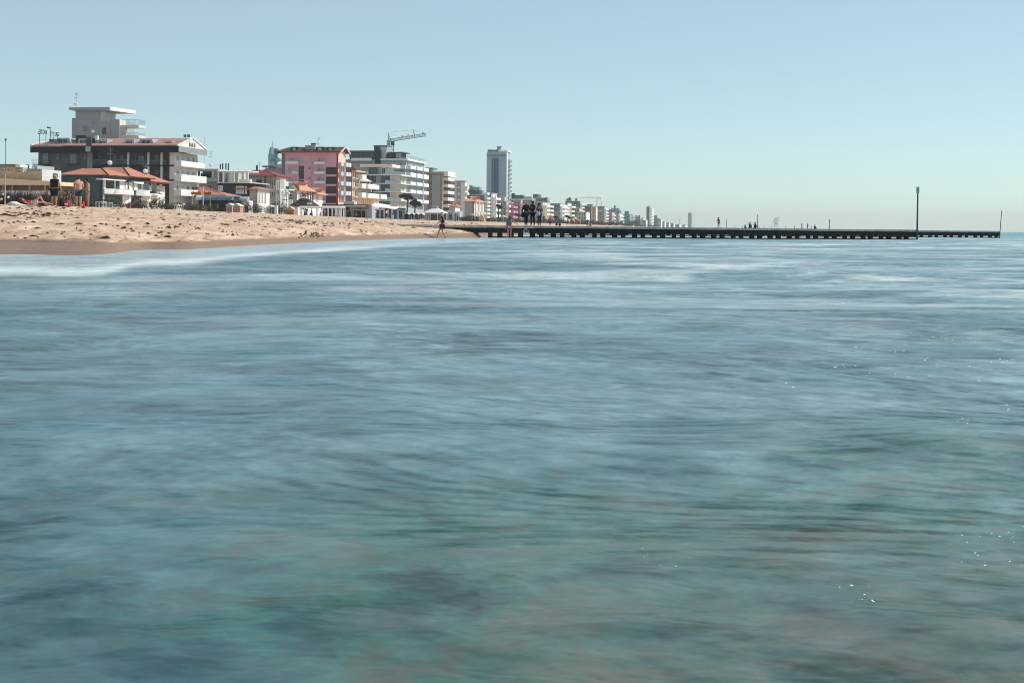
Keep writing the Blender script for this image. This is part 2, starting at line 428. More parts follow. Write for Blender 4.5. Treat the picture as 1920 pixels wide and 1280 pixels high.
# ------------------------------------------------------------------ piers
WOOD = mat('#2a2623', .9, .45, 1.5, .5, 14, stretch=(.3, 1, 4))
DECK = mat('#b8b6b1', .85, .3, 2.2, .4, 20)
def pier(label, p0, p1, zt0, zt1, spacing, width, skip=0):
    """p0, p1: ends of the sea-facing edge on plan"""
    a, b = Vector(p0), Vector(p1); L = (b-a).length; ang = math.atan2(b.y-a.y, b.x-a.x)
    root = empty('pier', (a.x, a.y, 0), ang, label, 'pier')
    zt = lambda x: zt0 + (zt1-zt0)*x/L
    d = MB(); x = 0.0; rnd = random.Random(3)
    while x < L-.05:
        w = min(rnd.uniform(.9, 1.5), L-x)
        dz = rnd.uniform(-.012, .012)
        d.hull([(x, -.04+rnd.uniform(-.02, .02), zt(x)-.15+dz), (x+w-.02, -.04, zt(x+w)-.15+dz), (x+w-.02, width, zt(x+w)-.15+dz), (x, width, zt(x)-.15+dz)],
               [(x, -.04, zt(x)+dz), (x+w-.02, -.04, zt(x+w)+dz), (x+w-.02, width, zt(x+w)+dz), (x, width, zt(x)+dz)])
        x += w
    d.build('deck', DECK, root)
    for y in (0, width-.16):
        m = MB(); x = 0.0
        while x < L-.05:
            w = min(4.0, L-x); dz = rnd.uniform(-.01, .01)
            m.hull([(x, y, zt(x)-.53+dz), (x+w-.015, y, zt(x+w)-.53+dz), (x+w-.015, y+.16, zt(x+w)-.53+dz), (x, y+.16, zt(x)-.53+dz)],
                   [(x, y, zt(x)-.155), (x+w-.015, y, zt(x+w)-.155), (x+w-.015, y+.16, zt(x+w)-.155), (x, y+.16, zt(x)-.155)])
            x += w
        m.build('side_beam', WOOD, root)
    x = skip
    while x < L-.1:
        w = min(rnd.uniform(3, 5), L-x); z = rnd.uniform(-.01, .02); m = MB().box(x, x+w-.02, .03, .13, -.25, .075+z); m.build('waling', WOOD, root); x += w
    x = skip; k = 0
    while x < L-.1:
        w = rnd.uniform(.12, .16)
        m = MB(); m.box(x-w, x+w, .02, .16+w, -1.6, zt(x)-.52); m.build('pile', WOOD, root)
        x += spacing*(1 + .16*(1 if k % 2 else -1)*min(1, x/14)) + rnd.uniform(-.03, .03); k += 1
    x = skip
    while x < L:
        m = MB(); m.box(x-.1, x+.1, .17, width-.17, .36, .6); m.build('cross_beam', WOOD, root); x += spacing*4
    return root
pr = pier('near dark timber pier on piles running out from the sand', ((700-CX)/F*99, 98.2), ((1722-CX)/F*112, 112), .87, .77, .80, 1.7, 8.6)
pier('dark timber pier behind the near one with a thin leaning pole at its seaward tip', ((1010-CX)/F*146, 146), ((1876-CX)/F*152, 152), .84, .74, .84, 1.6)
pier('farthest low pier, carrying a lone standing bather', ((1120-CX)/F*214, 214), ((1590-CX)/F*222, 222), .9, .8, 1.4, 1.6)
# ------------------------------------------------------------------ building kit
ANG = math.atan((1410-CX)/F)            # bearing of the shoreline
SHORE_D = lambda px: 129/max(.02, (1410-px)/F)
def win_mesh(m, x0, x1, z0, z1, fw, a, b):
    for q in ((x0, x0+fw, z0, z1), (x1-fw, x1, z0, z1), (x0+fw, x1-fw, z0, z0+fw), (x0+fw, x1-fw, z1-fw, z1)):
        m.box(q[0], q[1], a, b, q[2], q[3])
class Bld:
    def __init__(s, name, label, cat, crop, cx, cy=None, D=None, group=None, ang=ANG, base=1.0):
        s.crop = crop; s.ang = ang
        px, _ = s.p(cx, 0); py = 400 if cy is None else s.p(0, cy)[1]
        s.D = D or SHORE_D(px)
        X = ray(px, py)[0]*s.D; s.zg = land(px, s.D)
        s.o = (X, s.D, s.zg); s.root = empty(name, s.o, -ang, label, cat, group); s.base = -base
        s.ex = (math.cos(ang), -math.sin(ang)); s.ey = (math.sin(ang), math.cos(ang)); s.par = s.root
    def p(s, x, y): ox, oy, k = s.crop; return ox + x/k, oy + y/k
    def F(s, x, y=0, off=0.0):
        """pixel -> (x, z) on the plane local y = off (faces the camera)"""
        dx, dz = ray(*s.p(x, y)); rx, ry = dx*1.0, 1.0
        t = (off + s.o[0]*s.ey[0] + s.o[1]*s.ey[1]) / (rx*s.ey[0] + ry*s.ey[1])
        X, Y = rx*t - s.o[0], ry*t - s.o[1]
        return X*s.ex[0] + Y*s.ex[1], H + dz*t - s.zg
    def S(s, x, y=0, off=0.0):
        """pixel -> (y, z) on the plane local x = off (faces the sea)"""
        dx, dz = ray(*s.p(x, y)); rx, ry = dx, 1.0
        t = (off + s.o[0]*s.ex[0] + s.o[1]*s.ex[1]) / (rx*s.ex[0] + ry*s.ex[1])
        X, Y = rx*t - s.o[0], ry*t - s.o[1]
        return X*s.ey[0] + Y*s.ey[1], H + dz*t - s.zg
    def put(s, name, m, mb, par=None, smooth=False): return mb.build(name, m, par or s.root, smooth)
    def fb(s, name, m, x0, y0, x1, y1, d0=-.1, d1=0, par=None):
        """box whose front face fills a pixel rectangle on the plane y = d0"""
        a, zt = s.F(x0, y0, d0); b, zb = s.F(x1, y1, d0)
        return s.put(name, m, MB().box(a, b, d0, d1, zb, zt), par)
    def sb(s, name, m, x0, x1, yt, yb, d0=.1, d1=0, par=None):
        """box on the sea face; yt, yb read at x0"""
        a, zt = s.S(x0, yt, d0); b, _ = s.S(x1, yt, d0); zb = s.S(x0, yb, d0)[1]
        return s.put(name, m, MB().box(d1, d0, a, b, zb, zt), par)
    def fw(s, x0, y0, x1, y1, fr, gl, off=0.0, fwid=.1, name='window', sill=True, mull=1, arch=False):
        a, zt = s.F(x0, y0, off); b, zb = s.F(x1, y1, off); m = MB()
        win_mesh(m, a, b, zb, zt, fwid, off-.09, off-.003)
        for i in range(1, mull+1):
            c = a + (b-a)*i/(mull+1); m.box(c-.03, c+.03, off-.07, off-.02, zb+fwid, zt-fwid)
        if sill: m.box(a-.1, b+.1, off-.2, off-.003, zb-.09, zb-.002)
        o = s.put(name, fr, m)
        s.put('pane', gl, MB().box(a+fwid, b-fwid, off-.045, off-.012, zb+fwid, zt-fwid), o)
        return o
    def sw(s, y0, y1, z0, z1, fr, gl, off=0.0, fwid=.09, name='window', sill=True):
        """window on the sea face in metres"""
        m = MB()
        for q in ((y0, y0+fwid, z0, z1), (y1-fwid, y1, z0, z1), (y0+fwid, y1-fwid, z0, z0+fwid), (y0+fwid, y1-fwid, z1-fwid, z1)):
            m.box(off+.003, off+.09, q[0], q[1], q[2], q[3])
        if sill: m.box(off+.003, off+.2, y0-.1, y1+.1, z0-.09, z0-.002)
        o = s.put(name, fr, m)
        s.put('pane', gl, MB().box(off+.012, off+.045, y0+fwid, y1-fwid, z0+fwid, z1-fwid), o)
        return o
    def fwm(s, x0, x1, z0, z1, fr, gl, off=0.0, fwid=.09, name='window'):
        m = MB(); win_mesh(m, x0, x1, z0, z1, fwid, off-.09, off-.003); o = s.put(name, fr, m)
        s.put('pane', gl, MB().box(x0+fwid, x1-fwid, off-.045, off-.012, z0+fwid, z1-fwid), o)
        return o
    def sbal(s, y0, y1, z, depth, m, ph=1.0, off=0.0, th=.2, rail=None, name='balcony'):
        """balcony on the sea face: slab and parapet (or open railing)"""
        b = MB().box(off+.002, off+depth, y0, y1, z-th, z)
        if rail is None:
            b.box(off+depth-.12, off+depth+.01, y0-.01, y1+.01, z+.002, z+ph); b.box(off+.002, off+depth-.122, y0-.01, y0+.1, z+.002, z+ph); b.box(off+.002, off+depth-.122, y1-.1, y1+.01, z+.002, z+ph)
        o = s.put(name, m, b)
        if rail is not None:
            r = MB(); y = y0
            r.box(off+depth-.08, off+depth-.02, y0, y1, z+ph-.06, z+ph); 
            while y <= y1: r.box(off+depth-.07, off+depth-.03, y, y+.04, z+.002, z+ph-.062); y += .28
            s.put('railing', rail, r, o)
        return o
    def fbal(s, x0, y0, x1, y1, depth, m, th=.2, off=0.0, rail=None, name='balcony', taper=0.0):
        """balcony on the camera-facing side; the parapet's outer face fills the pixel rectangle"""
        d = off-depth; a, zt = s.F(x0, y0, d); b, zb = s.F(x1, y1, d); z = zb+th
        q = MB().box(a, b, d, off-.002, zb, z)
        if rail is None:
            q.box(a-.01, b+.01, d-.01, d+.1, z+.002, zt); q.box(a-.01, a+.1, d+.102, off-.002, z+.002, zt); q.box(b-.1, b+.01, d+.102, off-.002, z+.002, zt)
        o = s.put(name, m, q)
        if rail is not None:
            r = MB().box(a, b, d+.02, d+.08, zt-.06, zt); x = a
            while x < b: r.box(x, x+.04, d+.03, d+.07, z+.002, zt-.062); x += .26
            s.put('railing', rail, r, o)
        return o
def aerial(root, x, y, z, h, m, parent=True, dish=0.0, name='aerial'):
    a = MB().tube((x, y, z), (x, y, z+h), .035, .03, 6)
    for k, w in ((.96, .55), (.86, .4), (.7, .6)):
        a.box(x-w, x+w, y-.02, y+.02, z+h*k-.02, z+h*k+.02)
        for i in range(4): a.box(x-w+i*w*.6, x-w+i*w*.6+.03, y-.35, y+.35, z+h*k+.022, z+h*k+.05)
    o = a.build(name, m, root)
    if dish:
        d = MB().lathe([(.02, 0), (dish*.5, .05), (dish, .22), (dish*.97, .25), (.02, .08)], 14)
        q = d.build('dish', mat('#e6e6e4', .5, .05), root, True); q.location = (x, y-.25, z+h*.25); q.rotation_euler = (R(75), 0, R(35))
    return o

C1, C2, C3, C4 = (0, 170, 5.567), (200, 230, 6.4), (440, 240, 7.53), (630, 230, 6.7375)
V, CH, CT, CB = (180, 320, 12.8), (500, 262, 12.0), (895, 265, 9.85), (780, 300, 11.633)
CD, CR, CK, CQ = (470, 310, 14.222), (640, 330, 16), (330, 340, 12.8), (600, 260, 9.14)
SRC = (0, 0, 1)
WHITE, CREAM, OFFW = mat('#dcdcd8', .8, .10), mat('#e2d8c6', .8, .12), mat('#cfcfca', .85, .14)
CONC, DARKC, BLACK = mat('#8d9294', .9, .16), mat('#565b5c', .9, .2), mat('#1b1d1f', .7, .2)
TERRA, TERRA2, REDTILE, BROWNT = (mat('#cf8e7c', .85, .2, .9, .5, tiles=3.2), mat('#b58a80', .85, .2, .9, .4, tiles=3.2),
                                  mat('#96454c', .85, .2, .9, .4, tiles=3.2), mat('#5d4440', .9, .25, .9, .4, tiles=3.2))
TERRA3 = mat('#dba588', .85, .2, .9, .5, tiles=3.2)
GL, GLT, GLB = glass(), mat('#1f5560', .12, .3, .3, spec=.6), mat('#2b3c46', .15, .4, .5, spec=.6)
FRM, FRMD = mat('#d4d6d6', .6, .08), mat('#4a4d4e', .6, .1)
RAILW, RAILD = mat('#b9c2c4', .5, .08), mat('#3a4145', .5, .1)
STEEL = mat('#8b9192', .45, .1, metal=.6)

# ================================================================== big hotel on the left
b = Bld('hotel', 'long dark gallery-fronted hotel with black fascia, dormered pinkish roof and a white sea gable', 'hotel', C2, 815, 500)
xl = b.F(-(200-72)*6.4, 380)[0]; L = b.S(1095, 400)[0]; zT = b.F(815, 352)[1]
xg = b.F(-(200-173)*6.4, 400)[0]
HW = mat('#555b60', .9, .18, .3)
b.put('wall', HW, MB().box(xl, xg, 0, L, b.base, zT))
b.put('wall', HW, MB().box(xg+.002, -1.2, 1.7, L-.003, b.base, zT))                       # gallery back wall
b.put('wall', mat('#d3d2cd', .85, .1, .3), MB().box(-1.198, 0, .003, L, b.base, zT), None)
# gallery floors, columns, railings
for yy in (518, 692): b.fb('gallery_slab', mat('#2d3032', .85, .2), (173-200)*6.4, yy-10, 806, yy+6, -.15, 1.69)
for x in (255, 497, 656): b.fb('column', mat('#d6dadb', .8, .08), x-9, 356, x+9, 760, -.12, .3)
b.crop = C1
for x0, x1, y0, y1 in ((965, 1322, 722, 766), (1347, 1530, 726, 768), (1555, 1730, 728, 770), (1347, 1530, 868, 905)):
    a, zt = b.F(x0, y0, .05); c, zb = b.F(x1, y1, .05); q = MB().box(a, c, .02, .08, zt-.07, zt); x = a
    while x < c: q.box(x, x+.05, .03, .07, zb, zt-.072); x += .22
    b.put('railing', mat('#7f8c92', .5, .1), q)
for x0, y0, x1, y1 in ((1000, 672, 1045, 770), (1180, 672, 1210, 770), (1255, 680, 1285, 715), (1385, 670, 1420, 770), (1620, 676, 1650, 722), (1625, 830, 1650, 870)):
    b.fw(x0, y0, x1, y1, mat('#8b9499', .7, .1), GLB, 1.7, .12)
b.fw(1450, 690, 1498, 770, FRM, GL, 1.7, .16, 'door', False)
for x0, y0, x1, y1 in ((592, 665, 614, 710), (878, 672, 898, 708), (592, 820, 612, 850)): b.fw(x0, y0, x1, y1, mat('#8b9499', .7, .1), GLB, 0, .1)
for x0, y0, x1, y1 in ((450, 658, 502, 768), (735, 662, 796, 766)): b.fw(x0, y0, x1, y1, mat('#8fa0a6', .7, .1), mat('#7e9199', .4, .15), 0, .14, 'balcony_door', False)
b.fw(445, 815, 506, 900, DARKC, GL, 0, .12)
for x0, x1 in ((396, 516), (682, 806)): b.fbal(x0, 715, x1, 772, 1.1, mat('#3a3f42', .8), .2, rail=mat('#6d7c83', .5))
b.fbal(340, 716, 398, 775, .3, mat('#3a3f42', .8), .2, rail=mat('#6d7c83', .5))
b.fb('wall_stripe', mat('#868f94', .9, .12), 912, 640, 962, 960, -.06, .01)
# black fascia round the eaves
b.crop = C2
x0f = b.F((56.6-200)*6.4, 300, -1.6)[0]; x1f = b.F(870, 355, -1.6)[0]; z1f = b.F(860, 281, -1.6)[1]; z0f = b.F(860, 356, -1.6)[1]
b.put('fascia', mat('#181a1c', .75, .25, .4), MB().box(x0f, x1f-.01, -1.6, -1.4, z0f, z1f).box(x0f, x1f-.01, -1.4, L, z0f+.5, z0f+.62))
b.put('fascia', mat('#8d9396', .8, .15, .4), MB().box(x1f-.18, x1f, -1.62, L+1.4, z0f+.1, z1f-.1))  # same fascia on the sea side, its sunlit look put into the grey
# roof: long gable with terracotta slope
zr = b.S(963, 198, 0)[1]; ym = L/2; xr0 = b.F((98-200)*6.4, 270, ym)[0]
zr = H + ray(200+955/6.4, 230+198/6.4)[1]*(b.D+ym) - b.zg
ze = z1f+.05
rf = MB()
for a, c, sgn in ((-1.7, ym, 1), (L+1.5, ym, -1)):
    rf.hull([(x0f+.2, a, ze), (x1f-.35, a, ze), (x1f-.35, c, zr), (xr0+1.5, c, zr)], [(x0f+.2, a, ze+.22), (x1f-.35, a, ze+.22), (x1f-.35, c, zr+.22), (xr0+1.5, c, zr+.22)])
roof = b.put('roof', TERRA2, rf)
vr = MB().prism([(-1.75, ze-.05), (ym, zr-.02), (L+1.5, ze-.05)], 'x', x1f-.9, x1f-.33)
vr.path([(x1f-.28, -1.9, ze+.1), (x1f-.28, ym, zr+.3), (x1f-.28, L+1.7, ze+.1)], .2, 4)
gb = b.put('gable', mat('#e4e3de', .8, .08), vr)
for k in (-1.6, -.2, 1.2):
    b.put('gable_window', mat('#6b5a50', .7, .2), MB().prism([(ym+k-.42, ze+.2), (ym+k+.42, ze+.2), (ym+k+.42, ze+.85), (ym+k+.2, ze+1.15), (ym+k-.2, ze+1.15), (ym+k-.42, ze+.85)], 'x', x1f-.32, x1f-.24), gb)
b.put('verge', mat('#e8e6e0', .8, .06), MB().hull([(x0f, -1.75, ze+.0), (x0f+.45, -1.75, ze+.0), (xr0+1.9, ym, zr+.0), (xr0+1.4, ym, zr+.0)], [(x0f, -1.75, ze+.36), (x0f+.45, -1.75, ze+.36), (xr0+1.9, ym, zr+.36), (xr0+1.4, ym, zr+.36)]))
b.crop = C1
DM = mat('#9aa7ab', .7, .12)
for x0, x1, y0, y1, big in ((515, 572, 514, 546, 0), (600, 712, 504, 552, 1), (828, 905, 508, 552, 1), (1030, 1106, 520, 552, 0), (1308, 1386, 520, 556, 0), (1470, 1576, 515, 560, 1), (1722, 1790, 535, 562, 0)):
    yo = .6; a, zt = b.F(x0, y0, yo); c, zb = b.F(x1, y1, yo); w = .7 if big else .25
    d = b.put('dormer', DM, MB().hull([(a-w, yo+.1, zb-.1), (c+w, yo+.1, zb-.1), (c+w*.3, yo+4, zt+.3), (a-w*.3, yo+4, zt+.3)], [(a-.15, yo+.1, zt+.22), (c+.15, yo+.1, zt+.22), (c+.1, yo+4, zt+.35), (a-.1, yo+4, zt+.35)]))
    q = MB(); win_mesh(q, a, c, zb, zt, .12, yo, yo+.098); q.box((a+c)/2-.05, (a+c)/2+.05, yo+.01, yo+.09, zb+.12, zt-.12)
    o = b.put('window', FRM, q, d); b.put('pane', GL, MB().box(a+.12, c-.12, yo+.03, yo+.095, zb+.12, zt-.12), o)
# lift housing and flue on the slope
b.fb('flue', mat('#a9b0b2', .7, .1), 892, 582, 940, 636, -2.1, -1.65)
b.fb('flue_pipe', mat('#3f4446', .6, .2), 900, 490, 950, 582, -1.9, -1.4)
b.fb('lift_housing', mat('#3b4143', .85, .2), 790, 466, 900, 545, 2.0, 5.0)
b.fb('lift_housing', mat('#23282a', .85, .2), 905, 500, 985, 560, 1.0, 3.2)
b.fb('vent_cowl', mat('#dfe3e3', .6, .1), 990, 470, 1018, 520, .8, 1.5)
# sea face
b.crop = C2
for lv, (yt, yb, yrail) in enumerate(((382, 520, 455), (556, 700, 620), (728, 872, 800))):
    zf = b.F(815, yb)[1]; zr_ = b.F(815, yrail)[1]; zc = b.F(815, yt)[1]
    b.sbal(.25, L+(.3 if lv == 0 else 1.6), zf+.25, 1.5, mat('#e4e4e0', .8, .07), max(.9, zr_-zf-.25), 0, .3)
    for k in range(4):
        y0 = .8+k*(L-1.4)/4
        b.sw(y0, y0+1.5, zf+.35, zf+2.45, FRM, mat('#4d6168', .2, .3, spec=.6) if k != 1 else mat('#b9c6c9', .5, .1), 0, .12, 'balcony_door', False)
b.put('railing', RAILW, MB().box(1.35, 1.42, L+.4, L+.46, zf+6.5, zf+14))

# rooftop lettering, seen from behind
def text_mesh(txt, h, ext, bold=0.0):
    cu = bpy.data.curves.new('lettering', 'FONT'); cu.body = txt; cu.size = h; cu.extrude = ext; cu.offset = bold
    cu.resolution_u = 2; cu.space_character = 1.12
    o = bpy.data.objects.new('lettering', cu); COL.objects.link(o)
    dg = bpy.context.evaluated_depsgraph_get(); me = bpy.data.meshes.new_from_object(o.evaluated_get(dg)); bpy.data.objects.remove(o)
    return me
Dg = b.D + ym
X, Y = ray(92, 250)[0]*(Dg-2), Dg-2
sg = empty('rooftop_sign', (X, Y, 0), -ANG, 'rooftop hotel letters and three stars on thin posts, seen from behind', 'sign')
sg.location.z = H + ray(92, 265)[1]*Dg
def sign_part(txt, px0, px1, py0, py1, name='lettering'):
    me = text_mesh(txt, 1.0, .04, .02); xs = [v.co.x for v in me.vertices]; ys = [v.co.y for v in me.vertices]
    wx, hy = (px1-px0)*Dg/F, (py1-py0)*Dg/F; x0 = (px0-92)*Dg/F; z0 = ray(92, py1)[1]*Dg + H - sg.location.z
    for v in me.vertices:
        u = (v.co.x-min(xs))/(max(xs)-min(xs)); w = (v.co.y-min(ys))/(max(ys)-min(ys))
        zz = v.co.z
        v.co = (x0 + (1-u)*wx, zz, z0 + w*hy - (1-u)*wx*.085)
    me.flip_normals(); me.materials.append(mat('#1d2226', .6, .1))
    o = bpy.data.objects.new(name, me); COL.objects.link(o); o.parent = sg
sign_part('HOTEL', 69.5, 87.2, 243.5, 252.5); sign_part('GRITTI', 95, 112.2, 248, 256.0)
for i in range(3):
    x = (88.8+i*2.6-92)*Dg/F; z = ray(92, 240.3+i*.35)[1]*Dg + H - sg.location.z; pts = []
    for k in range(10):
        r = .26 if k % 2 == 0 else .11; a = math.pi/2 + k*math.pi/5; pts.append((x+r*math.cos(a), z+r*math.sin(a)))
    MB().prism(pts, 'y', -.04, .04).build('star', mat('#1d2226', .6, .1), sg)
for px, pyt in ((72.5, 252), (85.5, 254), (94.5, 243), (101, 257), (109, 257)):
    x = (px-92)*Dg/F; z = ray(92, pyt)[1]*Dg + H - sg.location.z
    MB().tube((x, .06, z), (x, .06, -2.5 if px < 88 else -.4), .06, .06, 5).build('post', mat('#3b4449', .6), sg)
MB().box((71-92)*Dg/F, (112-92)*Dg/F, .05, .1, .1, .18).build('rail', mat('#3b4449', .6), sg)
X, Y = ray(351, 255)[0]*(Dg-4), Dg-4
sg2 = empty('roof_sign', (X, Y, H + ray(351, 262)[1]*(Dg-4)), -ANG, 'small blue lettered sign on two posts above the white hotel gable', 'sign')
for x0, x1 in ((344, 349.6), (351, 356.5)):
    w0, w1 = (x0-351)*Dg/F, (x1-351)*Dg/F
    MB().box(w0, w1, -.05, .05, .55, 1.15).build('panel', mat('#4a7a92', .6, .4, 6), sg2)
for x in (-.55, .45): MB().tube((x, .1, -.5), (x, .1, 1.0), .05, .05, 5).build('post', STEEL, sg2)

# ================================================================== concrete tower block behind it
b = Bld('tower_block', 'grey concrete block with cantilevered flat roof rising behind the long hotel', 'building', C1, 1243, 400, 338)
GC = mat('#a0a7aa', .9, .12, .25); GC_LIT = mat('#d8d5cd', .85, .1, .3)  # second, paler concrete puts the sunlight of the sea side into the colour
A0, A1, B1, E0 = b.F(788, 300)[0], b.F(1045, 300)[0], 0.0, b.F(740, 300)[0]
La = b.S(1205, 270, A1)[0]; zR = b.F(900, 193)[1]; zB = b.F(1100, 322)[1]; zP = b.F(1200, 300)[1]
La = min(max(La, 4), 14)
b.put('wall', GC, MB().box(A0, A1, 0, La, b.base, zR))
b.put('wall', GC, MB().box(A1+.002, -.002, .003, La-.003, b.base, zB))
b.put('wall', GC, MB().box(E0, A0-.002, .5, La, b.base, b.F(760, 285)[1]))
b.put('parapet', GC, MB().box(b.F(1150, 300)[0], -.004, -.01, .25, zB-.002, zP).box(-.25, -.004, .252, La, zB-.002, zP))
b.put('sea_wall', GC_LIT, MB().box(-.001, .12, .004, max(3, b.S(1305, 400)[0]), b.base, zP-.02))
b.put('loggia_wall', GC_LIT, MB().box(A1+.003, A1+.12, .2, La-.1, zB, zR-.05))
b.put('loggia_window', FRM, MB().box(A1+.121, A1+.2, 3.2, 3.6, zB+.3, zR-.4))
r0, r1 = b.F(720, 200, -1.2)[0], b.F(1140, 200, -1.2)[0]; zt = b.F(1140, 172, -1.2)[1]; zb_ = b.F(1140, 206, -1.2)[1]
b.put('roof_slab', GC, MB().hull([(r0, -1.2, zb_+.2), (r1, -1.2, zb_), (r1+1.5, La+1, zb_), (r0, La+1, zb_)], [(r0, -1.2, zt), (r1, -1.2, zt), (r1+1.5, La+1, zt), (r0, La+1, zt)]))
b.put('roof_edge', mat('#f0e9df', .8, .05), MB().hull([(r1, -1.21, zb_-.05), (r1+.3, -1.21, zb_), (r1+1.9, La+1, zb_), (r1+1.502, La+1, zb_)], [(r1, -1.21, zt+.04), (r1+.3, -1.21, zt+.04), (r1+1.9, La+1, zt+.04), (r1+1.502, La+1, zt+.04)]))
b.fw(862, 364, 920, 428, mat('#a3abad', .7), mat('#7d878b', .4, .1), 0, .14)
b.fw(1070, 388, 1105, 448, DARKC, GL, 0, .1)
for yt, yb, yg in ((340, 386, 300), (442, 492, 442)):
    x1 = b.F(1447, 350, .5)[0]; z0, z1 = b.F(1400, yb, .5)[1], b.F(1400, yb-28, .5)[1]
    o = b.put('balcony', GC_LIT, MB().box(.13, x1, .5, 4.5, z0, z1))
    zg_ = b.F(1400, yg if yg == 300 else 440, .5)[1]; q = MB().box(.6, x1-.02, .52, .56, zg_-.08, zg_); x = .6
    while x < x1: q.box(x, x+.05, .52, .56, z1+.002, zg_-.082); x += .3
    q.box(x1-.06, x1-.02, .57, 4.4, zg_-.08, zg_); y = .6
    while y < 4.4: q.box(x1-.06, x1-.02, y, y+.05, z1+.002, zg_-.082); y += .3
    b.put('railing', mat('#8fb0ba', .4), q, o)
aerial(b.root, b.F(776, 165)[0], 1, zt, 3.6, STEEL, dish=.45)
for x, y in ((1145, 0),): b.fb('downpipe', mat('#a5afb2', .6), x-3, 322, x+3, 480, -.12, -.01)
aerial(b.root, b.F(1000, 430)[0], -1.5, b.F(1000, 470)[1], 3.4, STEEL, dish=.4)

# ================================================================== red-roofed villa in front of the hotel
b = Bld('villa', 'low villa with stepped orange-red hipped roofs and rounded white balconies, before the dark hotel', 'house', C1, 1060, 900, 283)
W_ = b.F(635, 950)[0]; b.crop = V; L = b.S(1640, 600)[0]
zE = b.F((190.5-180)*12.8, 118)[1]; TW = mat('#435a61', .9, .15, .3); SW = mat('#dcd6cd', .85, .12, .4)
b.put('wall', TW, MB().box(W_, -.002, 0, L*.98, b.base, zE))
m = MB(); b.put('sea_wall', SW, MB().box(-.001, .15, L*.62, L, b.base, zE-1.2))
b.put('sea_wall', SW, MB().box(-.001, .15, L*.30, L*.36, b.base, zE-.4))
# loggias on the sea side: recessed bays with white piers
zb1, zp1 = b.S(190, 556)[1], b.S(190, 432)[1]
ya, yb_ = .2, b.S(850, 450)[0]
b.put('loggia_back', mat('#77858a', .9, .15), MB().box(.002, .1, .2, L*.30, b.base, zE-.1))
def curved_balcony(y0, y1, z0, z1, dep, name='balcony'):
    n = 10; pts = [(.16, y0)] + [(dep*min(1, 1.15*math.sin(math.pi*(.08+.84*i/n))), y0+(y1-y0)*i/n) for i in range(n+1)] + [(.16, y1)]
    q = MB().prism(pts, 'z', z0, z0+.25)
    for i in range(len(pts)-1):
        (xa, ya_), (xb, yb2) = pts[i], pts[i+1]
        q.hull([(xa-.1, ya_, z0+.252), (xa, ya_, z0+.252), (xb, yb2, z0+.252), (xb-.1, yb2, z0+.252)], [(xa-.1, ya_, z1), (xa, ya_, z1), (xb, yb2, z1), (xb-.1, yb2, z1)])
    return b.put(name, mat('#d9dcdb', .8, .1), q)
curved_balcony(ya, yb_, zb1, zp1, 1.9)
y2, y3 = b.S(920, 500)[0], b.S(1290, 500)[0]
curved_balcony(y2, y3, b.S(925, 600)[1], b.S(925, 468)[1], 1.6)
WP = mat('#e9e9e6', .8, .06)
for x0, x1, yt, yb in ((184, 240, 215, 432), (446, 474, 215, 432), (570, 690, 250, 438), (712, 758, 290, 440), (800, 880, 270, 460), (915, 1000, 320, 470), (1096, 1128, 310, 470),
                       (186, 200, 560, 790), (640, 690, 590, 810), (706, 764, 575, 830), (780, 838, 580, 830), (1096, 1112, 650, 800)):
    b.sb('pier_panel', WP, x0, x1, yt, yb, .32, .11)
b.sb('porch_roof', WP, 178, 712, 188, 212, 1.7, .11)
b.sb('awning', WP, 922, 1150, 246, 306, 1.0, .16)
for x0, x1, yt, yb in ((1016, 1090, 345, 465), (1140, 1262, 262, 470), (1325, 1455, 275, 555), (1028, 1088, 660, 800), (1340, 1455, 650, 800)):
    y0, z1 = b.S(x0, yt, .16); y1, _ = b.S(x1, yt, .16); z0 = b.S(x0, yb, .16)[1]
    b.sw(y0, y1, z0, z1, FRM if x0 < 1300 or yt > 600 else WP, GLB if yt < 600 else mat('#5a4038', .7, .2), .16, .12)
y0, z1 = b.S(1520, 322, .16); b.sw(y0, y0+1.3, z1-1.9, z1, WP, mat('#c4cdd0', .6, .1), .16, .12, 'shutter')
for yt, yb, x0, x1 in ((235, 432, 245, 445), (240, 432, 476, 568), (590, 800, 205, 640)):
    b.sb('recess_shade_panel', mat('#4a5355', .9, .2), x0, x1, yt, yb, .14, .102)  # flat dark panels painting the shaded depth of the porch bays
y0 = b.S(1345, 480, .16)[0]; z0 = b.S(1345, 560, .16)[1]
b.sbal(y0-.3, b.S(1460, 480, .16)[0]+.3, z0, .7, WP, .95, .16, .2, RAILD)
for x, t, bt in ((140, 118, 620), (905, 205, 780), (700, 200, 800)): b.sb('downpipe', mat('#2c3234', .7), x, x+14, t, bt, .22, .155)
# hipped roofs, one stepped block after another
z0 = zE+.15; ov = .7
for y0, y1, dz, rise in ((-ov, L*.36, 0, 1.45), (L*.30, L*.70, .1, 2.0), (L*.62, L+ov, -.6, 1.7)):
    b.put('roof', mat('#cd8670', .85, .25, .7, .5, tiles=3.2), MB().hip(W_-ov, ov+1.0, y0, y1, z0+dz, z0+dz+rise, 3.5, min(4.5, (y1-y0)*.42)))
for y0, y1, dz, rise in ((-ov, L*.36, 0, 1.45), (L*.30, L*.70, .1, 2.0), (L*.62, L+ov, -.6, 1.7)):
    iy = min(4.5, (y1-y0)*.42); zt = z0+dz+rise
    b.put('hip_ridge', mat('#4a2a24', .9), MB().path([(ov+1.0-3.5, y0+iy, zt+.06), (ov+1.05, y0, z0+dz+.05)], .11, 5))
    b.put('gutter', mat('#3a2a28', .8), MB().box(ov+1.0, ov+1.12, y0, y1, z0+dz-.2, z0+dz-.04))
b.put('gutter', mat('#3a2a28', .8), MB().box(W_-ov, ov+1.0, -ov-.12, -ov-.002, z0-.2, z0-.04))
b.crop = C1
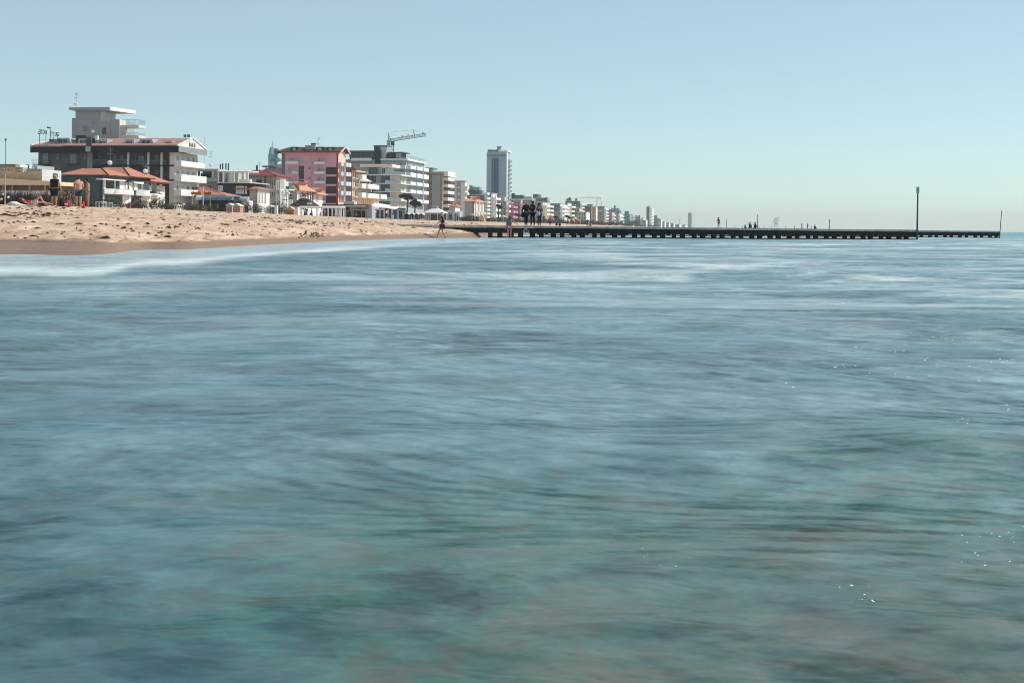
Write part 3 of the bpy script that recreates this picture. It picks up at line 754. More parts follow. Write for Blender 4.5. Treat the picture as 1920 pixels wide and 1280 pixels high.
b.fw(680, 950, 745, 1030, TW, mat('#8aa0a6', .4, .15), 0, .1)
b.fb('corner_post', mat('#1d2a2e', .8), 1050, 880, 1064, 1180, -.12, -.005)
for x, y, h in ((1150, 790, 4.2), (1520, 850, 2.0)): aerial(b.root, b.F(x, y, 6)[0], 6, b.F(x, y, 6)[1]-.4, h, STEEL, dish=.5)
b.put('skylight', mat('#cfd6d8', .3, .1), MB().box(-4.6, -3.0, 8.2, 9.4, zE+.7, zE+1.55))

# ================================================================== low flats at the far left
b = Bld('apartment_building', 'pale low flats with stepped terraces behind the tan flat-roofed building', 'building', C1, 225, 800, 262, ang=ANG)
BE = mat('#a99c8c', .85, .15)
zt = b.F(100, 768)[1]; x_l = b.F(-420, 800)[0]
b.put('wall', mat('#b5a894', .85, .15), MB().box(x_l, b.F(165, 800)[0], 0, 9, b.base, b.F(100, 790)[1]))
b.put('roof_slab', mat('#777c7c', .85, .15), MB().box(x_l-.3, b.F(160, 800)[0]+.4, -.8, 9, b.F(100, 790)[1]+.002, zt))
b.put('terrace', WHITE, MB().box(b.F(155, 800)[0]+.42, 0, -.6, 8, b.F(200, 800)[1], b.F(200, 772)[1]))
b.put('wall', mat('#a4a6a4', .85, .15), MB().box(b.F(165, 800)[0]+.002, -.003, .4, 8, b.base, b.F(200, 800)[1]-.002))
for x0, x1, y0, y1 in ((70, 150, 805, 850), (165, 178, 815, 905), (185, 215, 822, 860), (20, 55, 812, 852)): b.fw(x0, y0, x1, y1, WHITE, GLB if x0 != 70 else mat('#c49a66', .8, .2), .0 if x0 < 160 else .4, .12)
b.put('wall', mat('#c9ccca', .85, .1), MB().box(.4, b.F(395, 850)[0], 1.5, 9, b.base, b.F(300, 818)[1]))
b.put('upper_wall', mat('#9fa5a5', .85, .1), MB().box(.8, b.F(320, 820)[0], 2.5, 9, b.F(300, 818)[1]+.002, b.F(300, 775)[1]))
b.put('cornice', mat('#8c9496', .8, .1), MB().box(.3, b.F(400, 830)[0], 1.2, 1.49, b.F(300, 838)[1], b.F(300, 815)[1]))
b.fw(262, 772, 305, 812, DARKC, GL, 2.5, .1); b.fw(335, 795, 352, 822, FRM, GL, 1.5, .1)
b.fw(255, 845, 298, 900, FRM, mat('#a8402f', .7, .2), 1.5, .1); b.fw(318, 850, 352, 900, WHITE, mat('#9ba6a8', .5, .2), 1.5, .1)
b = Bld('beach_building', 'flat-roofed tan building with a deep pale fascia behind the dry shrubs', 'building', C1, 540, 960, 205)
x_l = b.F(-500, 960)[0]; zt, z0 = b.F(400, 945, -1)[1], b.F(400, 985, -1)[1]
b.put('fascia', mat('#dcc7a9', .85, .12), MB().hull([(x_l, -1, z0), (.3, -1, z0), (.3, 8, z0), (x_l, 8, z0)], [(x_l, -1, zt+.9), (.3, -1, zt), (.3, 8, zt), (x_l, 8, zt+.9)]))
b.put('wall', mat('#7b6a58', .9, .25, .6), MB().box(x_l, -.4, .6, 8, b.base, z0-.002))
for x in (460, 300, 120, 20): b.fb('post', mat('#bfae94', .85), x, 985, x+10, 1060, .2, .5)
q = MB(); a, zt2 = b.F(-100, 852, 3); c, zb2 = b.F(430, 930, 3)
q.box(a, c, 3, 3.08, zt2-.12, zt2)
for i in range(9): q.box(a+(c-a)*i/8-.06, a+(c-a)*i/8+.06, 3.09, 3.2, z0+.3, zt2)
q.box(a, c, 3.02, 3.06, z0+.6, zt2-.2)
b.put('terrace_screen', mat('#b89b80', .8, .2), q)
w = Bld('garden_wall', 'white rendered garden wall behind the dry shrubs at the left', 'wall', C1, 530, 1080, 180)
w.put('wall', mat('#d9dad8', .9, .12), MB().box(w.F(-500, 1080)[0], 0, 0, .25, -1.2, w.F(400, 1052)[1]))
w.put('coping', mat('#c0c2c0', .9, .1), MB().box(w.F(-500, 1080)[0], .03, -.05, .3, w.F(400, 1052)[1]+.002, w.F(400, 1052)[1]+.1))
# ================================================================== terrace building with white pergola
b = Bld('terrace_building', 'dark two-storey building with a white-columned roof terrace, right of the long hotel', 'building', C2, 1690, 850, 352)
xl = b.F(1095, 650)[0]; xm = b.F(1335, 650)[0]; zt, zs = b.F(1200, 556)[1], b.F(1500, 728)[1]
DK = mat('#2c3a40', .85, .25, .4)
b.put('wall', DK, MB().box(xm, 0, 0, 12, b.base, zs))
b.put('wall', mat('#8e9395', .9, .15), MB().box(xl, xm-.002, .4, 12, b.base, b.F(1200, 705)[1]))
b.put('roof_slab', mat('#b4babc', .85, .12), MB().box(xl-.2, xm+.3, -.8, 12, zt-.5, zt))
b.put('upper_wall', mat('#7c8487', .9, .15), MB().box(xl, xm-.002, 3, 12, b.F(1200, 705)[1]+.002, zt-.502))
for x0, x1, m_ in ((1095, 1110, DK), (1262, 1285, WHITE), (1285, 1335, mat('#9aa0a2', .9, .12))): b.fb('column', m_, x0, 575, x1, 706, -.1, .35)
b.fb('balcony', mat('#a3abad', .85, .12), 1150, 662, 1330, 708, -.7, .39)
b.fw(1130, 610, 1255, 665, DARKC, GLB, 3, .12, mull=3)
b.put('terrace_slab', OFFW, MB().box(xm, b.F(1745, 720, -1)[0], -.8, 12, zs+.002, zs+.22))
b.put('terrace_wall', mat('#b8b6ae', .85, .12), MB().box(xm, b.F(1560, 640, 5)[0], 6, 12, zs+.222, b.F(1400, 600, 6)[1]))
for x0, x1 in ((1330, 1342), (1388, 1402), (1462, 1476), (1486, 1500), (1518, 1532), (1616, 1630), (1634, 1648), (1684, 1696)): b.fb('column', WHITE, x0, 588, x1, 728, -.2, .2)
zq = b.F(1400, 574, -.5)[1]
for y in (-.5, 2.8, 6.2): b.put('pergola_beam', WHITE, MB().box(xm-.2, .5, y, y+.22, zq-.45, zq-.15))
for i in range(14): b.put('rafter', WHITE, MB().box(xm+(0.4-xm)*i/13-.07, xm+(0.4-xm)*i/13+.07, -.9, 6.9, zq-.148, zq))
b.put('parapet', WP, MB().prism([(b.F(1590, 700, -1)[0]+.9*math.cos(a)*0 + (b.F(1745, 700, -1)[0]-b.F(1590, 700, -1)[0])*(.5-.5*math.cos(a)), -1-1.2*math.sin(a)) for a in [math.pi*i/10 for i in range(11)]], 'z', zs+.05, b.F(1650, 680, -1)[1]))
for x0, x1, y0, y1 in ((1340, 1396, 755, 816), (1552, 1648, 760, 850), (1660, 1684, 765, 850)): b.fw(x0, y0, x1, y1, WP, mat('#c9d0d2', .6, .12), 0, .14)
for i in range(7): b.fb('cladding_board', mat('#26434b', .8, .2), 1400, 745+i*18, 1545, 759+i*18, -.08, -.005)
b.fw(1205, 748, 1265, 800, FRM, GLB, .4, .1)
for x in (1360, 1389, 1428, 1458): b.fb('chimney_pipe', mat('#2f3437', .7), x-4, 488 + (x % 3)*9, x+4, 580, 6, 6.4)
aerial(b.root, b.F(1178, 500)[0], 4, zt, 4.6, STEEL, dish=.5)

b = Bld('low_house', 'single-storey house with a sloping coral tiled roof behind the orange signboards', 'house', C2, 1420, 900, 325)
x0, z1 = b.F(1085, 772, 3); zE = b.F(1400, 868, -1)[1]
b.put('wall', OFFW, MB().box(x0-6, -.6, 0, 8, b.base, zE-.1))
b.put('roof', TERRA, MB().hip(x0-6.5, .6, -1, 9, zE, z1, 1.5+abs(x0)*.95, 4.2))
b.fw(1190, 880, 1240, 920, FRM, GL, 0, .1)
b.fw(1280, 880, 1320, 920, FRM, GL, 0, .1)

# ================================================================== villa with the dark red roof
b = Bld('red_roof_house', 'white house with a dark red hipped roof and tall white sea-side columns', 'house', CD, 690, 900, 372)
xl = b.F(-20, 400)[0]; L = b.S(1010, 400)[0]; zE = b.F(600, 300)[1]; xs = b.F(395, 400)[0]
WG, WC = mat('#aab1b2', .9, .12), mat('#cfcbc0', .85, .12)
b.put('wall', WG, MB().box(xl-4, xs-.002, -1.2, L, b.base, zE))
b.put('wall', WC, MB().box(xs, 0, 0, L, b.base, zE))
zr = b.F(420, 135, 5)[1]
b.put('roof', REDTILE, MB().hip(xl-5, .9, -2.0, L+.9, zE+.15, zr, 5.2, min(6.5, L*.45)))
b.put('roof_edge', mat('#d9a08e', .8, .1), MB().path([(.9-5.2, -2+min(6.5, L*.45), zr+.08), (.95, -2.0, zE+.22)], .14, 5))
b.fw(160, 378, 300, 518, FRMD, GL, -1.2, .12, mull=2)
for x0 in (450, 510, 615): b.fw(x0, 388, x0+38, 545, WHITE, GL, 0, .09, mull=0)
b.fw(562, 396, 598, 615, WHITE, GL, 0, .09, mull=0, name='balcony_door')
for x0 in (455, 505, 565, 615): b.fw(x0, 705, x0+34, 850, WHITE, GLB, 0, .09, mull=0)
b.fb('downpipe', mat('#3a4244', .7), 370, 305, 396, 600, -1.35, -1.21)
n = 5
zt, zm0, zm1 = b.S(690, 345, .9)[1], b.S(690, 632, .9)[1], b.S(690, 662, .9)[1]; y1 = b.S(915, 500, .9)[0]
b.put('sea_slab', WP, MB().box(.002, 1.0, 0, y1+.3, zm1, zm0))
for i in range(n):
    y = .05+(y1-.3)*i/(n-1)
    b.put('column', WP, MB().box(.72, 1.05, y, y+.35, zm0+.002, zt)); b.put('column', WP, MB().box(.72, 1.05, y, y+.35, b.base, zm1-.002))
for i in range(n-1):
    y = .6+(y1-.3)*i/(n-1)
    for z0, z1 in ((zm0+.2, zt-.5), (b.base+1.2, zm1-.4)): b.sw(y, y+(y1)/(n-1)*.55, z0, z1, WHITE, GLB, 0, .1)
b.put('green_balcony', mat('#1e7a66', .7, .12), MB().box(.9, 1.9, y1+.5, y1+.9, b.S(925, 625, 1.9)[1], b.S(925, 552, 1.9)[1]).box(1.8, 1.9, y1+.902, y1+4.5, b.S(925, 625, 1.9)[1], b.S(925, 552, 1.9)[1]))
b.put('balcony_slab', WP, MB().box(.002, 2, y1+.4, y1+4.7, b.S(925, 655, 1.9)[1], b.S(925, 626, 1.9)[1]))
b.put('side_wall', WP, MB().box(.002, .9, y1+.45, y1+.7, b.base, zt-.3))
b.fb('chimney', mat('#24282a', .8, .2), 142, 2, 166, 150, 4, 4.8)
aerial(b.root, b.F(60, 130)[0], 5, b.F(60, 150)[1], 2.4, STEEL)
b = Bld('lean_to_house', 'small white annex with a dull pink hipped roof below the red-roofed house', 'house', CD, 170, 800, 352)
xl = b.F(-30, 700)[0]; zE = b.F(150, 640)[1]; zr = b.F(50, 515, 3)[1]
b.put('wall', mat('#b6bcbc', .9, .12), MB().box(xl, 0, 0, 9, b.base, zE)); b.put('sea_wall', WP, MB().box(-.002, .12, .02, 8.98, b.base, zE-.02))
b.put('roof', TERRA2, MB().hip(xl-4, .8, -.8, 9.8, zE+.1, zr, 3.8, 4.5))
b.fb('downpipe', mat('#5c6668', .7), 160, 650, 172, 990, -.12, -.01)
for y0, y1 in ((.8, 1.8), (3, 3.9), (5.2, 6.1)): b.sw(y0, y1, zE-3.2, zE-.8, mat('#cc9c92', .8), mat('#a8a29a', .5, .2), .12, .1)

# ================================================================== villa with the orange roof
b = Bld('orange_roof_house', 'low villa with a pale orange hipped roof and green shutters, before the pink hotel', 'house', CD, 1230, 900, 392)
xl = b.F(1015, 800)[0]; b.crop = C3; L = b.S(1235, 1000)[0]; zE = b.S(880, 885)[1]
b.put('wall', mat('#a7acab', .9, .12), MB().box(xl, 0, 0, L, b.base, zE))
b.put('sea_wall', WP, MB().box(-.002, .12, .02, L-.02, b.base, zE-.02))
zr = b.F(800, 775, 5)[1]
b.put('roof', TERRA3, MB().hip(xl-1, 1.0, -1, L*.62, zE+.15, zr+.3, 3.2, 4.0))
b.put('roof', TERRA3, MB().hip(xl+1, 1.5, L*.58, L+1, zE-.5, zE+1.3, 3.0, 3.5))
b.put('hip_ridge', mat('#4a2e28', .9), MB().path([(1.02-3.2, 3.0, zr+.38), (1.02, -1, zE+.24)], .1, 5))
b.crop = CD
b.fw(1030, 755, 1110, 850, WHITE, mat('#1f6f64', .7, .2), 0, .12, 'shutter', mull=0)
b.fb('green_rail', mat('#1e7a66', .7, .12), 1000, 866, 1112, 905, -.8, -.7); b.fb('porch_wall', WP, 985, 910, 1115, 1080, -.8, -.6)
b.crop = C3
for x in (968, 1040, 1078, 1110): b.sb('porch_post', mat('#4a3430', .8), x-5, x+5, 900, 1060, .8, .6)
for x0, x1 in ((895, 955), (985, 1030), (1145, 1180)):
    y0, z1 = b.S(x0, 920, .12); y1, _ = b.S(x1, 920, .12); b.sw(y0, max(y1, y0+1), z1-2.4, z1, FRM, mat('#b9b2ac', .6, .15), .12, .1)
b.put('chimney', WP, MB().box(-1.6, -1.0, L*.5, L*.5+.6, zr-.8, zr+.6))

# ================================================================== pink hotel
b = Bld('pink_hotel', 'pink five-storey hotel with dark red window panels and white box balconies', 'hotel', CH, 1600, 900)
xl = b.F(350, 600)[0]; L = b.S(1765, 500)[0]; zE = b.F(1600, 292)[1]
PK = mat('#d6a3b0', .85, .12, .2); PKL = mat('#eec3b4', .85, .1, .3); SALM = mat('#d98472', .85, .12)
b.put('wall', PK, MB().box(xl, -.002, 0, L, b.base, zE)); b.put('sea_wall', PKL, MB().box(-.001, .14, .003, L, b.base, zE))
b.put('edge_wall', mat('#6b6f74', .9, .12), MB().box(xl-.2, xl+.9, -.04, 1, b.base, zE-.2))
b.fb('corner_strip', mat('#8e3348', .85, .12), 1574, 300, 1598, 1900, -.12, -.005)
zr = H + ray(500+1735/12, 262+183/12)[1]*(b.D+L*.5) - b.zg
rf = MB()
x0, x1 = xl-2.2, 1.3
for a, c in ((-1.2, L*.5), (L+1.2, L*.5)):
    sg_ = 1 if a < 0 else -1
    rf.hull([(x0, a, zE+.05), (x1, a, zE+.05), (x1, c, zr), (x0+3.4, c, zr)], [(x0, a, zE+.3), (x1, a, zE+.3), (x1, c, zr+.28), (x0+3.4, c, zr+.28)])
rf.hull([(x0, -1.2, zE+.05), (x0+3.4, L*.5, zr), (x0, L+1.2, zE+.05)], [(x0, -1.2, zE+.3), (x0+3.4, L*.5, zr+.28), (x0, L+1.2, zE+.3)])
b.put('roof', BROWNT, rf)
b.put('gable', PKL, MB().prism([(.01, zE), (L*.5, zr-.03), (L-.01, zE)], 'x', -.3, .12))
b.put('bargeboard', mat('#f0d4c8', .8), MB().path([(x1+.06, -1.3, zE+.12), (x1+.06, L*.5, zr+.2), (x1+.06, L+1.3, zE+.12)], .2, 4))
b.put('eaves_soffit', mat('#e08a76', .85, .1), MB().box(xl, -.02, -1.0, -.02, zE-.1, zE+.04))
for x0, x1, y0, y1 in ((548, 695, 160, 245), (1110, 1285, 160, 245), (1355, 1510, 165, 245)):
    a, zt = b.F(x0, y0, .3); c, z0 = b.F(x1, y1, .3)
    d = b.put('dormer', mat('#2c2a2c', .8, .2), MB().box(a, c, .3, 4, z0-.2, zt))
    b.put('pane', mat('#aebfc6', .25, .3, .6), MB().box(a+.6, c-.6, .22, .298, z0+.1, zt-.35), d)
b.fb('chimney', mat('#a9a29a', .85, .12), 998, 82, 1078, 252, .8, 2.2); b.fb('chimney_cap', mat('#3b3836', .8), 990, 80, 1085, 104, .7, 2.3)
b.fb('roof_hut', mat('#b3a49a', .85, .12), 872, 140, 1000, 250, 1.4, 4); b.fb('hut_roof', SALM, 858, 128, 1005, 142, 1.2, 4.3)
aerial(b.root, b.F(1125, 40)[0], 2, b.F(1125, 120)[1], 2.5, STEEL, dish=.45)
BW = mat('#d9e0e4', .75, .07)
fl = 218.0
for i in range(5):
    y = 492+i*217
    x0 = 442 if i != 1 else 580
    b.fbal(x0, y-12+(16 if i > 0 else 0), 694, y+58, 1.3, BW, .25)
    b.fbal(1068, y, 1300, y+62, 1.3, BW, .25)
    if i < 5:
        o = b.fw(540 if i == 0 else 480, 400+i*217, 608 if i == 0 else 545, 480+i*217+(55 if i else 0), PK, mat('#8aa3a6', .5, .15), 0, .12, 'balcony_door', False, 0)
        b.fw(1148, 408+i*217, 1212, 500+i*217, PK, mat('#7d9a98', .5, .15), 0, .12, 'balcony_door', False, 0)
        b.fw(1235, 420+i*217, 1290, 500+i*217, PK, mat('#b7a6a6', .5, .15), 0, .12, 'shutter', False, 0)
        b.fw(940, 400+i*217, 985, 460+i*217, mat('#c8b5ba', .7), GLB if i else mat('#8fb4bb', .4), 0, .1, mull=0)
b.fw(728, 395, 842, 492, mat('#a8aeb2', .8), mat('#8cb8c0', .4, .12), 0, .2)
for y0, y1 in ((590, 680), (690, 888), (910, 1080), (1100, 1300)): b.fw(724, y0, 838, y1, mat('#3a2f34', .8), mat('#222a2a', .3, .4, spec=.6), 0, .12, 'stair_window', False, 1)
for i in range(5):
    b.fb('dark_panel', mat('#2e1a20', .5, .25, .5), 1336, 616+i*215, 1570, 782+i*215, -.06, .05)
b.fb('downpipe', mat('#d9a4ac', .8), 985, 300, 1000, 1800, -.25, -.005)
b.crop = CQ
for i in range(4):
    zf = b.S(306, 455+i*165, .14)[1]; ph = max(.9, b.S(306, 402+i*165, .14)[1]-zf)
    b.sbal(.3, L*.36, zf, .9, mat('#c3c9cc', .8), ph, .14, .2); b.sbal(L*.42, L*.70, zf, 1.7, BW, ph, .14, .25); b.sbal(L*.73, L*.99, zf, 1.9, BW, ph, .14, .25)
    for k in range(4):
        y = .7+k*(L-1)/4; b.sw(y, y+1.1, zf-.25-2.3, zf-.35, PKL, mat('#a84a2c', .6, .25) if k % 2 else GLB, .14, .1, sill=False)
    for k in (.38, .71): b.put('pilaster', WP, MB().box(.141, .5, L*k, L*k+.35, zf-2.6, zf-.26))

# ================================================================== cream hotel with apricot shutters
b = Bld('cream_hotel', 'cream sea-side hotel stepping down in terraces with flower boxes and a conical gazebo roof', 'hotel', CR, 318, 600)
xl = b.F(110, 400)[0]; L1 = b.S(545, 300)[0]; L2 = b.S(880, 300)[0]; L3 = b.S(1060, 600)[0]
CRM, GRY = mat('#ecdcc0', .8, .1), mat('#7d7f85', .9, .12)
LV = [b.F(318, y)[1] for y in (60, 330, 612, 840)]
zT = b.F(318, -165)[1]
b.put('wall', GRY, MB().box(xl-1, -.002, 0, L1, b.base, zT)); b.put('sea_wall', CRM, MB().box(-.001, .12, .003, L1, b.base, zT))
b.put('roof', mat('#5a4640', .9, .2, .9, .4, tiles=3), MB().hip(xl-2, 1.6, -1, L1+.6, zT+.1, zT+2.6, 2.8, L1*.42))
b.put('eaves', mat('#e8c9b2', .8), MB().box(.2, 1.7, -.9, L1+.7, zT-.35, zT+.02))
b.put('wall', CRM, MB().box(-8, .4, L1+.01, L2, b.base, LV[1]+.0)); b.put('wall', CRM, MB().box(-8, .8, L2+.01, L3, b.base, LV[2]))
for k, z in enumerate(LV[:3]):
    b.sbal(.2, L1*.4, z, 1.0, WHITE, 1.0, .12, .2, mat('#9aa0a4', .6)); b.sbal(L1*.44, L1, z, 2.2, WP, 1.35, .12, .25)
    if k >= 1: b.sbal(L1+.2, L2, z, 2.6, WP, 1.3, .4, .25)
    if k >= 2: b.sbal(L2+.2, L3, z, 2.8, WP, 1.3, .8, .25)
    for q in range(4):
        y = .5+q*L1/4.2; b.sw(y, y+.9, z+.1, z+2.3, mat('#e8b48c', .7), GLB if q % 2 else mat('#c08a62', .6, .2), .12, .1, 'shutter_door', False)
    for q in range(5):
        y = L1+.8+q*(L2-L1)/5.5
        if k >= 1: b.sw(y, y+.9, z-2.6, z-.35, mat('#e8b48c', .7), mat('#c27a52', .6, .25), .4, .1, 'shutter_door', False)
for q in range(6): y = .4+q*L1/6.2; b.sw(y, y+.6, LV[2]-3.0, LV[2]-.4, WHITE, mat('#d88e62', .6, .2), .12, .1, 'shutter_door', False)
y0 = L1+.6; zc = LV[1]
gz_ = empty('terrace_gazebo', (0, 0, 0), 0); gz_.parent = b.root
rr = (L2-L1)*.42; cc = (-1.2, L1+(L2-L1)*.52)
for a in range(8): MB().tube((cc[0]+2.6*math.cos(a*math.pi/4), cc[1]+rr*math.sin(a*math.pi/4), zc), (cc[0]+2.6*math.cos(a*math.pi/4), cc[1]+rr*math.sin(a*math.pi/4), zc+2.4), .09, n=6).build('post', WHITE, gz_)
q = MB(); n = 16
q.add([(cc[0]+3.2*math.cos(2*math.pi*i/n), cc[1]+rr*1.2*math.sin(2*math.pi*i/n), zc+2.35) for i in range(n)] + [(cc[0]+.3*math.cos(2*math.pi*i/n), cc[1]+.3*math.sin(2*math.pi*i/n), zc+3.9) for i in range(n)] + [(cc[0], cc[1], zc+4.5)],
      [(i, (i+1) % n, n+(i+1) % n, n+i) for i in range(n)] + [(n+i, n+(i+1) % n, 2*n) for i in range(n)] + [tuple(range(n))[::-1]])
q.build('cone_roof', mat('#d8cdcb', .8, .1), gz_)
def leafball(m, c, r, n, size, rnd, flat=.8):
    for _ in range(n):
        while True:
            d = Vector((rnd.uniform(-1, 1), rnd.uniform(-1, 1), rnd.uniform(-1, 1)))
            if .35 < d.length < 1: break
        p = Vector(c) + Vector((d.x*r[0], d.y*r[1], d.z*r[2]))
        u = Vector((rnd.gauss(0, 1), rnd.gauss(0, 1), rnd.gauss(0, 1))).normalized(); w = u.orthogonal().normalized(); s_ = size*rnd.uniform(.6, 1.4)
        m.add([p-u*s_*.5, p+w*s_*.32, p+u*s_*.5, p-w*s_*.32], [(0, 1, 2, 3)])
def planter(bb, y0, y1, x, z):
    m = MB(); rnd = random.Random(int(y0*100)); k = int((y1-y0)*22)
    for _ in range(k): leafball(m, (x+rnd.uniform(-.1, .1), rnd.uniform(y0, y1), z+.15), (.2, .3, .25), 3, .25, rnd)
    m.build('flowers', foliage('#2c3a20'), bb.root)
planter(b, L1*.5, L1*.95, 2.2, LV[1]+1.35); planter(b, L1+.6, L2-.4, 2.7, LV[2]+1.3); planter(b, L1*.5, L1*.9, 2.2, LV[0]+1.35)

# ================================================================== white modern flats with glass corners
b = Bld('modern_flats', 'white modern apartment block with thin slab floors and teal glass bays', 'apartment block', C4, 778, 900, 505)
xl = b.F(335, 700)[0]; L = b.S(862, 900)[0]
SL = mat('#d5d8d6', .8, .08); CRW = mat('#cfc9ba', .85, .12)
sl = [(652, 668), (762, 775), (868, 881), (975, 990)]
zt = b.F(600, 525)[1]; x1 = b.F(640, 600)[0]
b.put('wall', mat('#3b4a50', .85, .2), MB().box(xl-2, -.5, 1.5, L+4, b.base, b.F(600, 660)[1]))
b.put('upper_wall', mat('#a9b0b2', .85, .12), MB().box(xl, x1, 1.5, 10, b.F(600, 660)[1]+.002, zt-.6))
b.put('roof_slab', mat('#e4dbce', .8, .08), MB().box(xl-.8, b.F(718, 540)[0], -.6, 11, zt-1.0, zt))
b.fb('privacy_panel', mat('#bfc6c9', .8, .08), 332, 612, 410, 668, -.6, -.5)
b.fb('upper_glass', GLT, 415, 570, 522, 655, 1.2, 1.498)
b.fw(572, 570, 628, 650, WP, GLB, 1.49, .15)
for i, (ya, yb) in enumerate(sl):
    z1, z0 = b.F(700, ya, -.8)[1], b.F(700, yb, -.8)[1]
    b.put('floor_slab', SL, MB().box(b.F(415 if i == 0 else 435+i*18, ya, -.8)[0], b.F(822, ya, -.8)[0], -.8, L+3, z0, z1))
    yn = sl[i+1][0] if i < 3 else 1075
    b.fb('glass_bay', GLT, 568, yb+4, 680, yn-2, .3, 1.49)
    b.fb('wall_panel', mat('#9aa19f', .85, .12), 505, yb+4, 566, yn-2, .8, 1.49)
    b.fb('pier', CRW, 682, yb+3, 776, yn-3, 0, 1.49); b.fb('glass_bay', GLB, 470, yb+4, 502, yn-2, 1.0, 1.49)
    b.put('sea_wall', CRW, MB().box(-.498, -.01, 1.6, L+2.9, b.F(700, yn-2)[1], b.F(700, yb+3)[1]))
    for y in (2.5, 5.5, 8): b.sw(y, y+1.6, b.F(700, yn-6)[1]+.2, b.F(700, yb+8)[1], FRM, GLT, -.01, .1, sill=False)
    b.put('glass_rail', mat('#a9c6c8', .15, .1, spec=.6), MB().box(b.F(620, ya, -.75)[0], b.F(818, ya, -.75)[0], -.78, -.74, z1+.01, z1+.95))

# ================================================================== large white stepped hotel
b = Bld('white_hotel', 'large white hotel with rounded balcony rows, dark glazed penthouse and lift tower', 'hotel', C4, 882, 900, 530)
xl = b.F(120, 700)[0]; L = b.S(1112, 700)[0]; zT = b.F(882, 478)[1]
WW, WS = mat('#a4afb4', .85, .1), mat('#dfe1df', .8, .08)
b.put('wall', WW, MB().box(xl-2, 0, 0, L, b.base, zT))
b.put('roof_slab', mat('#dcdedd', .8, .1), MB().box(b.F(570, 470)[0], .8, -1.0, L+.8, zT+.002, zT+.7))
b.put('roof_slab', mat('#7e8c92', .85, .15), MB().box(b.F(115, 470)[0]-2, b.F(500, 470)[0], -1.4, 12, b.F(300, 500)[1], b.F(300, 468)[1]))
b.put('terrace_wall', mat('#e6e6e2', .8, .08), MB().box(b.F(188, 460, -1.6)[0], b.F(450, 460, -1.6)[0], -1.6, -1.41, b.F(300, 482, -1.6)[1], b.F(300, 446, -1.6)[1]))
o = b.put('penthouse', mat('#2a3439', .7, .25), MB().box(b.F(160, 400)[0], b.F(490, 400)[0], 1.5, 12, b.F(300, 466)[1], b.F(300, 372)[1]))
b.put('roof', mat('#5d6a70', .85, .15), MB().box(b.F(150, 400)[0], b.F(500, 400)[0], .6, 12.5, b.F(300, 370)[1], b.F(300, 352)[1]))
for i in range(7):
    b.fw(170+i*45, 378, 208+i*45, 440, DARKC, mat('#3f545d', .15, .4, spec=.6), 1.5, .12, sill=False)
b.put('penthouse', mat('#2f3c42', .7, .2), MB().box(b.F(650, 400)[0], b.F(805, 400)[0], 2, 10, zT+.7, b.F(700, 382)[1]))
b.put('roof', mat('#55646b', .85, .15), MB().box(b.F(635, 400)[0], b.F(848, 400)[0], 1.2, 11, b.F(700, 380)[1], b.F(700, 368)[1]))
for i in range(3): b.fw(758+i*22, 390, 776+i*22, 445, WHITE, GLB, 1.99, .1, sill=False)
# lift tower with sloping screen
a0, a1, a2 = b.F(472, 300)[0], b.F(550, 300)[0], b.F(640, 300)[0]
zt2, zb2 = b.F(550, 300)[1], b.F(550, 500)[1]
b.put('lift_tower', mat('#3d5058', .85, .2), MB().box(a0, a1, 1, 8, zb2, zt2))
b.put('lift_tower', mat('#b9bec0', .85, .1), MB().hull([(a1+.002, 1, zb2), (b.F(600, 450)[0], 1, zb2), (b.F(600, 450)[0], 8, zb2), (a1+.002, 8, zb2)], [(a1+.002, 1, zt2), (a2, 1, zt2-.1), (a2, 8, zt2-.1), (a1+.002, 8, zt2)]))
b.put('tower_cap', mat('#66757b', .85, .15), MB().box(a0-.2, a2+.1, .8, 8.2, zt2+.002, zt2+.5))
b.fb('stair_core', mat('#26323a', .8, .3), 492, 345, 560, 520, -.6, .99)
rows = [(540, 584), (628, 684), (742, 786), (844, 888), (962, 1006)]
for i, (ya, yb) in enumerate(rows):
    b.fbal(742, ya-4, 876, yb, 1.5, WS, .25)
    zf, zt_ = b.F(884, yb)[1], b.F(884, ya)[1]
    for k in range(3):
        y0 = .3+k*L/3.0; b.sbal(y0, y0+L/3-.9, zf+.25, 1.7+.2*k, WS, zt_-zf-.25, 0, .25)
        b.sw(y0+.5, y0+2.1, zf+.3, zf+2.5, FRM, GLB, 0, .12, 'balcony_door', False); b.sw(y0+2.6, y0+3.4, zf+.9, zf+2.4, FRM, GLB, 0, .1)
    b.fw(800, ya-38, 838, ya, FRM, mat('#6f8890', .3, .15), 0, .12, 'balcony_door', False, 0)
    b.fw(640, ya-30, 690, ya+20, FRM, GLB, 0, .12)
q = MB()
for z in (zT+1.3, zT+1.75): q.box(b.F(850, 450)[0], .6, -.9, -.84, z-.05, z).box(.55, .6, -.8, L, z-.05, z)
for i in range(12): q.box(.54, .61, i*L/11-.8, i*L/11-.74, zT+.702, zT+1.75)
b.put('roof_railing', RAILD, q)
b = Bld('white_hotel_annex', 'stepped white annex with flat slab roofs behind the tan balcony block', 'building', C4, 1150, 900, 600)
b.put('wall', mat('#9fabb0', .85, .12), MB().box(b.F(960, 700)[0], 0, 0, 14, b.base, b.F(1100, 600)[1]))
b.put('roof_slab', mat('#596870', .85, .15), MB().box(b.F(1095, 560)[0], b.F(1225, 560)[0], -.5, 9, b.F(1150, 585)[1], b.F(1150, 570)[1]))
b.put('upper_wall', mat('#b3c0c5', .85, .12), MB().box(b.F(1100, 560)[0], b.F(1190, 560)[0], .2, 8, b.F(1150, 600)[1]+.01, b.F(1150, 586)[1]))
b.fw(1140, 588, 1170, 620, FRM, GLB, -.0, .12)
b.fw(1100, 610, 1130, 640, FRM, GLB, 0, .12)

